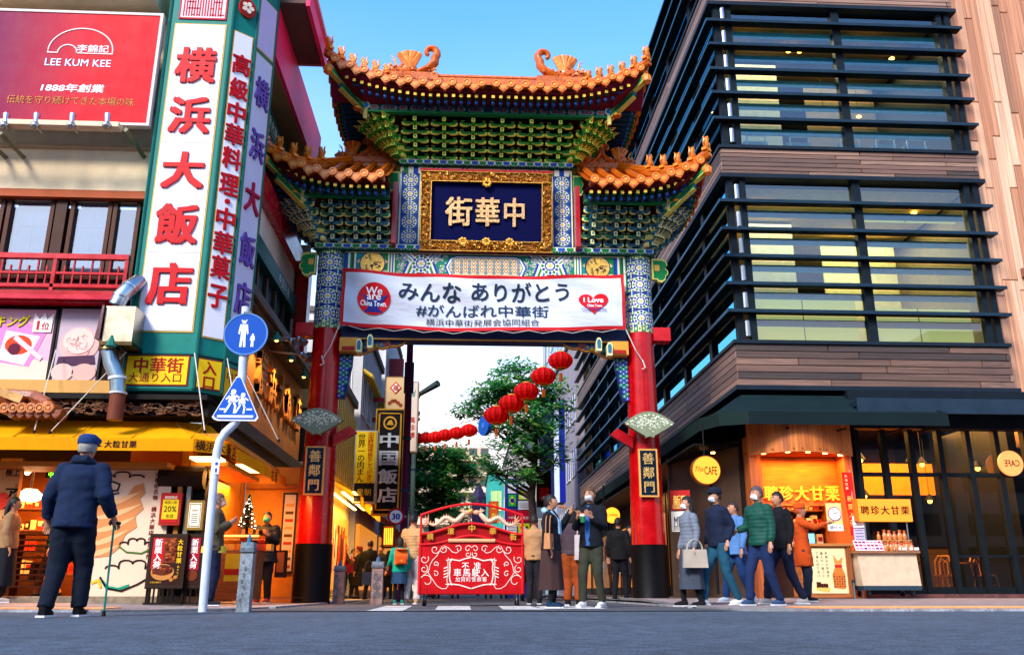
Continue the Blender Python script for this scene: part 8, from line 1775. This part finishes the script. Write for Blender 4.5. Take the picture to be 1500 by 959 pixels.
# --- cane man
P1, W1, wr1, el1, M1 = person('elderly man in a dark navy jacket and flat hat walking away with a green cane', 127, 634, 1.68, pi, '#10203c', 'cloth', .80, '#0a1424', shoe='#0a0c10', hair='#8a8884', hstyle='flat', hat='#183464', lean=.10, step=.13, wide=1.22, vox=.016, arms=(((-.09, .06, -.25), (-.13, -.10, -.44)), ((.1, .02, -.26), (.12, -.06, -.47))), tight=1.2, collar='#101c34')
h_ = M1 @ (wr1[0] + V((.0, -.05, -.06))); CN = thing('walking_cane', 'thin green walking cane held by the man in navy', 'cane', (h_.x, h_.y, 0)); q = MB('lacquer', '#0f7a6c'); q.tube([(h_.x + .01, h_.y, .04), (h_.x, h_.y, h_.z - .02)], .011, 8); q.build('shaft', CN, True); q = MB('dark', '#1a2020'); q.tube([(h_.x - .05, h_.y, h_.z), (h_.x, h_.y, h_.z + .012), (h_.x + .06, h_.y, h_.z)], .015, 8); q.build('handle', CN, True); q = MB('dark', '#141414'); q.lathe((h_.x + .01, h_.y, .004), [(.022, 0), (.014, .05)], 10); q.build('rubber_tip', CN)
# --- left side
person('woman in a beige jacket and dark skirt at the far left shop front', 22, 731, 1.60, 1.9, '#8a6a48', 'cloth', .86, '#14161c', 'long_skirt', hair='#100c0c', hstyle='long', wide=1.15, group='people by the left shops', shoe='#a89890')
P3, W3, wr3, el3, M3 = person('person in a green sleeve jacket with grey vest and beige trousers walking left', 88, 742, 1.66, -1.2, '#1f5a3c', 'cloth', .86, '#a88c70', shoe='#1c3038', hair='#1c1410', group='people by the left shops', step=.18, collar='#8a90a8'); h_ = M3 @ wr3[0]
bag('cream and red paper carrier bag held beside beige trousers', PY(52, 852, h_.y - .1), (.24, .1, .34), '#d8b088', name='paper_bag', trim='#b02418', strap=.12, mat='print')
person('woman in a long dusty pink coat and black socks behind the man with the cane', 152, 745, 1.62, 2.6, '#6a4c48', 'cloth', .42, '#1c1818', hair='#140f0e', hstyle='bob', group='people by the left shops', shoe='#0c0c10')
P5, W5, wr5, el5, M5 = person('person in an olive brown jacket and navy trousers at the display case', 321, 722, 1.68, 1.75, '#4a4232', 'cloth', .80, '#141c34', hair='#5a4838', hstyle='short', mask='#d0a8a0', group='people by the left shops', arms=(PH_L, PH_R), shoe='#1c1c20', wide=1.1)
q = MB('cloth', '#c8b83c'); h_ = P5.location; q.lathe((h_.x, h_.y, .80), [(.19, 0), (.185, .1)], 20, sy=.85); o = q.build('hem_band', P5, True)
bpy.context.view_layer.update(); o.matrix_parent_inverse = Matrix(); o.location = (0, 0, 0)
o.data.transform(Matrix.Translation(P5.location)); o.data.transform(M5.inverted())
P6, W6, wr6, el6, M6 = person('man in a black puffer jacket and teal mask looking at his phone', 394, 749, 1.70, -.15, '#0c0f16', 'puffer', .74, '#10141f', hair='#100c0a', mask='#2a9c84', group='people by the left shops', arms=(PH_L, PH_R), lean=.08, shoe='#8a1c1c', wide=1.35, tight=1.1)
h_ = M6 @ ((wr6[0] + wr6[1]) / 2 + V((0, -.07, .02))); q = MB('dark', '#0c0c10'); q.hexa([h_ + V(d) for d in ((-.035, 0, -.06), (.035, 0, -.06), (.035, .02, -.065), (-.035, .02, -.065), (-.035, -.03, .06), (.035, -.03, .06), (.035, -.02, .065), (-.035, -.02, .065))]); tag(q.build('phone'), 'dark phone in the hands of the man in black', 'phone')
# --- group under the yellow shop
for (lab, u, v, top, bot, rz, hs, hr, kw) in (('person in a black coat nearest the left pillar in the far group', 506, 797, '#14161c', '#101218', 1.4, 'short', '#1c120c', {}), ('woman in a brown coat with a red bag in the far group', 517, 803, '#4a3020', '#14141c', 1.2, 'bob', '#18100c', {}), ('woman in a long black coat and maroon hat in the far group', 527, 800, '#141014', '#141418', -1.8, 'long', '#20100c', dict(hem=.4, hat='#5a1420')), ('man in a black jacket with a grey shoulder bag in the far group', 543, 790, '#0f1014', '#12141c', 2.6, 'short', '#100c0a', {}), ('person in dark grey beside the orange neon in the far group', 559, 797, '#1c1c22', '#101014', -.5, 'short', '#120e0c', {}), ('person in maroon further down the side street', 570, 805, '#3c1820', '#16161c', 3.0, 'bob', '#100c0c', {}), ('tall person in black further down the side street', 500, 808, '#101014', '#14141a', .8, 'short', '#120e0c', {})):
    T, W, wr, el, M = person(lab, u, v, 1.62 if hs != 'short' else 1.7, rz, top, 'cloth', kw.get('hem', .8), bot, hair=hr, hstyle=hs, hat=kw.get('hat'), group='people in the far left group', vox=.03, arms=(PH_L, DP), step=.05)
p = PY(539, 856, 25.0); bag('grey shoulder bag carried in the far left group', p, (.34, .14, .34), '#5a6878', strap=.3); p = PY(512, 838, 25.6); bag('small red bag on the woman in brown', p, (.2, .1, .22), '#8a1424', strap=.2)
# --- child and adult
P8, W8, wr8, el8, M8 = person('child in a teal jacket and denim skirt seen from behind', 587, 785, 1.24, pi + .2, '#109a80', 'cloth', .80, '#24405c', 'skirt', hair='#120e0c', hstyle='bob', group='child and adult by the barricade', shoe='#18806c', wide=1.2, arms=(DN, ((.06, -.02, -.25), (.10, -.16, -.40))))
BP = thing('backpack', 'orange school backpack on the child in teal', 'backpack', M8 @ V((0, .20, 1.0)), pi + .2); k8 = 1.24 / 1.7; BP.scale = (k8, k8, k8); q = MB('cloth', '#d8581c'); q.box(-.16, .16, -.06, .12, 0, .38); q.box(-.165, .165, .12, .13, .2, .385, '#e06824'); q.box(-.12, .12, .13, .16, .03, .17, '#c84c14'); q.ball((0, .13, .38), (.16, .1, .03), 10, 6, '#d8581c'); q.build('body', BP, local=True); q = MB('cloth', '#a83c10'); q.tube([(-.1, -.06, .36), (-.1, -.2, .45)], .02, 6); q.tube([(.1, -.06, .36), (.1, -.2, .45)], .02, 6); q.box(-.02, .02, .16, .165, .08, .12, '#c8a040'); q.build('straps', BP, local=True)
person('adult in a beige quilted vest and white trousers standing left of the barricade', 606, 751, 1.70, 2.6, '#b08a5c', 'puffer', .84, '#c8b8b0', hair='#14100e', hstyle='short', group='child and adult by the barricade', shoe='#b8906c', wide=1.1, tight=1.15, step=.05)
# --- couple
P10, W10, wr10, el10, M10 = person('woman in a dark jacket with pale blue collar and long brown skirt eating a skewer', 806, 722, 1.62, 1.25, '#15181e', 'cloth', .84, '#3c2826', 'long_skirt', hair='#140e0c', hstyle='bun', group='couple eating by the right pillar', collar='#8ab0cc', arms=(DN, ((.05, -.10, -.20), (-.10, -.30, .06))), shoe='#0c2c48', wide=1.1)
h_ = M10 @ (wr10[1] + V((0, -.04, .05))); hm = M10 @ V((0, -.13, 1.53)); q = MB('wood', '#c89858'); q.tube([h_ + V((.06, 0, -.03)), hm], .006, 5, '#d8b070'); 
for i in range(3): q.ball(h_.lerp(hm, .5 + .2 * i), .022, 7, 5, '#b86a30', 'paint')
tag(q.build('food_skewer'), 'food skewer raised to the mouth of the woman in the brown skirt', 'skewer')
bag('tan handbag with teal trim on the woman in the brown skirt', M10 @ V((-.24, -.03, .86)), (.30, .10, .22), '#b87c50', strap=.26, rz=1.25, name='handbag')
P11, W11, wr11, el11, M11 = person('man in an open navy jacket, blue shirt and olive trousers with white sneakers', 864, 711, 1.78, -.55, '#10131c', 'cloth', .84, '#33362a', hair='#5a3a24', hstyle='short', mask='#c8c4c8', group='couple eating by the right pillar', inner='#2c5c9c', arms=(PH_L, PH_R), shoe='#d8d8dc', wide=1.08, step=.12, tight=.95)
h_ = M11 @ ((wr11[0] + wr11[1]) / 2 + V((0, -.07, -.02))); q = MB('print', '#3a8a4c'); q.lathe(h_ - V((0, 0, .06)), [(.035, 0), (.045, .12)], 12, '#2c7a40'); q.lathe(h_ + V((0, 0, .03)), [(.043, 0), (.047, .03)], 12, '#e8e8e0'); q.ball(h_ + V((0, 0, .06)), (.04, .04, .02), 8, 5, '#c87848'); tag(q.build('paper_cup'), 'green paper cup in the hands of the man in the blue shirt', 'cup')
P12, *_r = person('person in rust brown trousers and grey jacket standing behind the couple', 837, 742, 1.64, 2.8, '#40343c', 'cloth', .86, '#8a3c12', hair='#1c1410', hstyle='bob', group='people behind the couple', tight=1.2, shoe='#141418')
bag('white fabric tote bag between the couple', _r[0](( -.22, .1, .78)), (.3, .1, .42), '#b8aca8', strap=.2, name='tote_bag')
person('person in a tan jacket facing away right of the barricade', 782, 752, 1.66, 2.9, '#a87c54', 'cloth', .82, '#1c1c24', hair='#201410', group='people behind the couple', arms=(FWD_L, DP), shoe='#14161c')
person('person all in black walking under the dark awning', 905, 762, 1.7, 2.7, '#0e0e12', 'cloth', .8, '#0f1016', hair='#100c0a', group='people under the dark awning', step=.1, wide=1.1); person('person in dark clothes close to the right pillar with a pale bag', 922, 775, 1.62, .3, '#14121a', 'cloth', .5, '#16161a', hair='#1a120e', hstyle='bob', group='people under the dark awning')
person('person in a dark purple top behind the barricade right end', 770, 785, 1.66, 2.9, '#30203c', 'cloth', .82, '#20222c', hair='#1a120e', group='people behind the couple', vox=.03)
for (lab, u, top) in (('person in grey walking far down the side street', 640, '#4a4c54'), ('person in red walking far down the side street', 668, '#6a1c1c'), ('person in blue walking far down the side street', 716, '#24406c'), ('person in beige walking far down the side street', 738, '#8a7454')):
    person(lab, u, 806, 1.66, pi if u % 4 else 0, top, 'cloth', .82, '#1a1c24', hair='#120e0c', group='walkers far down the side street', vox=.035, step=.15)
# --- right crowd
P14, W14, *_r = person('walker in a grey jacket and long grey skirt at the left of the right crowd', 1006, 726, 1.60, -1.35, '#68707c', 'puffer', .84, '#3c4450', 'long_skirt', hair='#1c1614', hstyle='bob', group='crowd walking past the kiosk', step=.1, shoe='#14141a', mask='#c8ccd4')
bag('cream tote bag swinging from the walker in the grey skirt', W14((.26, -.05, .58)), (.36, .1, .26), '#a89c8c', strap=.14, name='tote_bag')
person('walker in a navy top, dark cap and pale mask with teal jeans', 1047, 717, 1.70, -1.2, '#141e34', 'cloth', .84, '#1c4c64', hair='#101014', hstyle='cap', hat='#141c2c', mask='#b8c0cc', group='crowd walking past the kiosk', step=.24, shoe='#d8dce0', arms=(DN, ((.05, .1, -.24), (.05, .0, -.46))))
person('walker in a pale blue shirt jacket and blue jeans', 1074, 738, 1.62, -1.3, '#4c74a8', 'cloth', .78, '#1a3868', hair='#2a1c16', group='crowd walking past the kiosk', step=.2, shoe='#c8d0d8', wide=1.1)
person('walker in a dark green puffer jacket with white mask', 1108, 713, 1.72, -1.1, '#0f4438', 'puffer', .84, '#15264c', hair='#4a4448', mask='#d8d8dc', group='crowd walking past the kiosk', step=.2, shoe='#2c4468', arms=(((-.06, -.02, -.25), (-.16, -.14, -.30)), DP), wide=1.12)
person('walker in a black jacket and dark jeans behind the green puffer jacket', 1138, 722, 1.70, -1.2, '#0f1016', 'cloth', .80, '#141c34', hair='#141010', group='crowd walking past the kiosk', step=.27, shoe='#a8a098', arms=(((-.08, -.08, -.2), (-.1, -.26, -.02)), DP))
person('kiosk worker in an orange jacket reaching toward the counter', 1170, 742, 1.60, 1.35, '#b8440e', 'cloth', .60, '#1c2434', hair='#a83c10', hstyle='cap', hat='#c8480f', group='crowd walking past the kiosk', arms=(((-.04, -.20, -.10), (.02, -.44, -.02)), DP), shoe='#1c1c20')
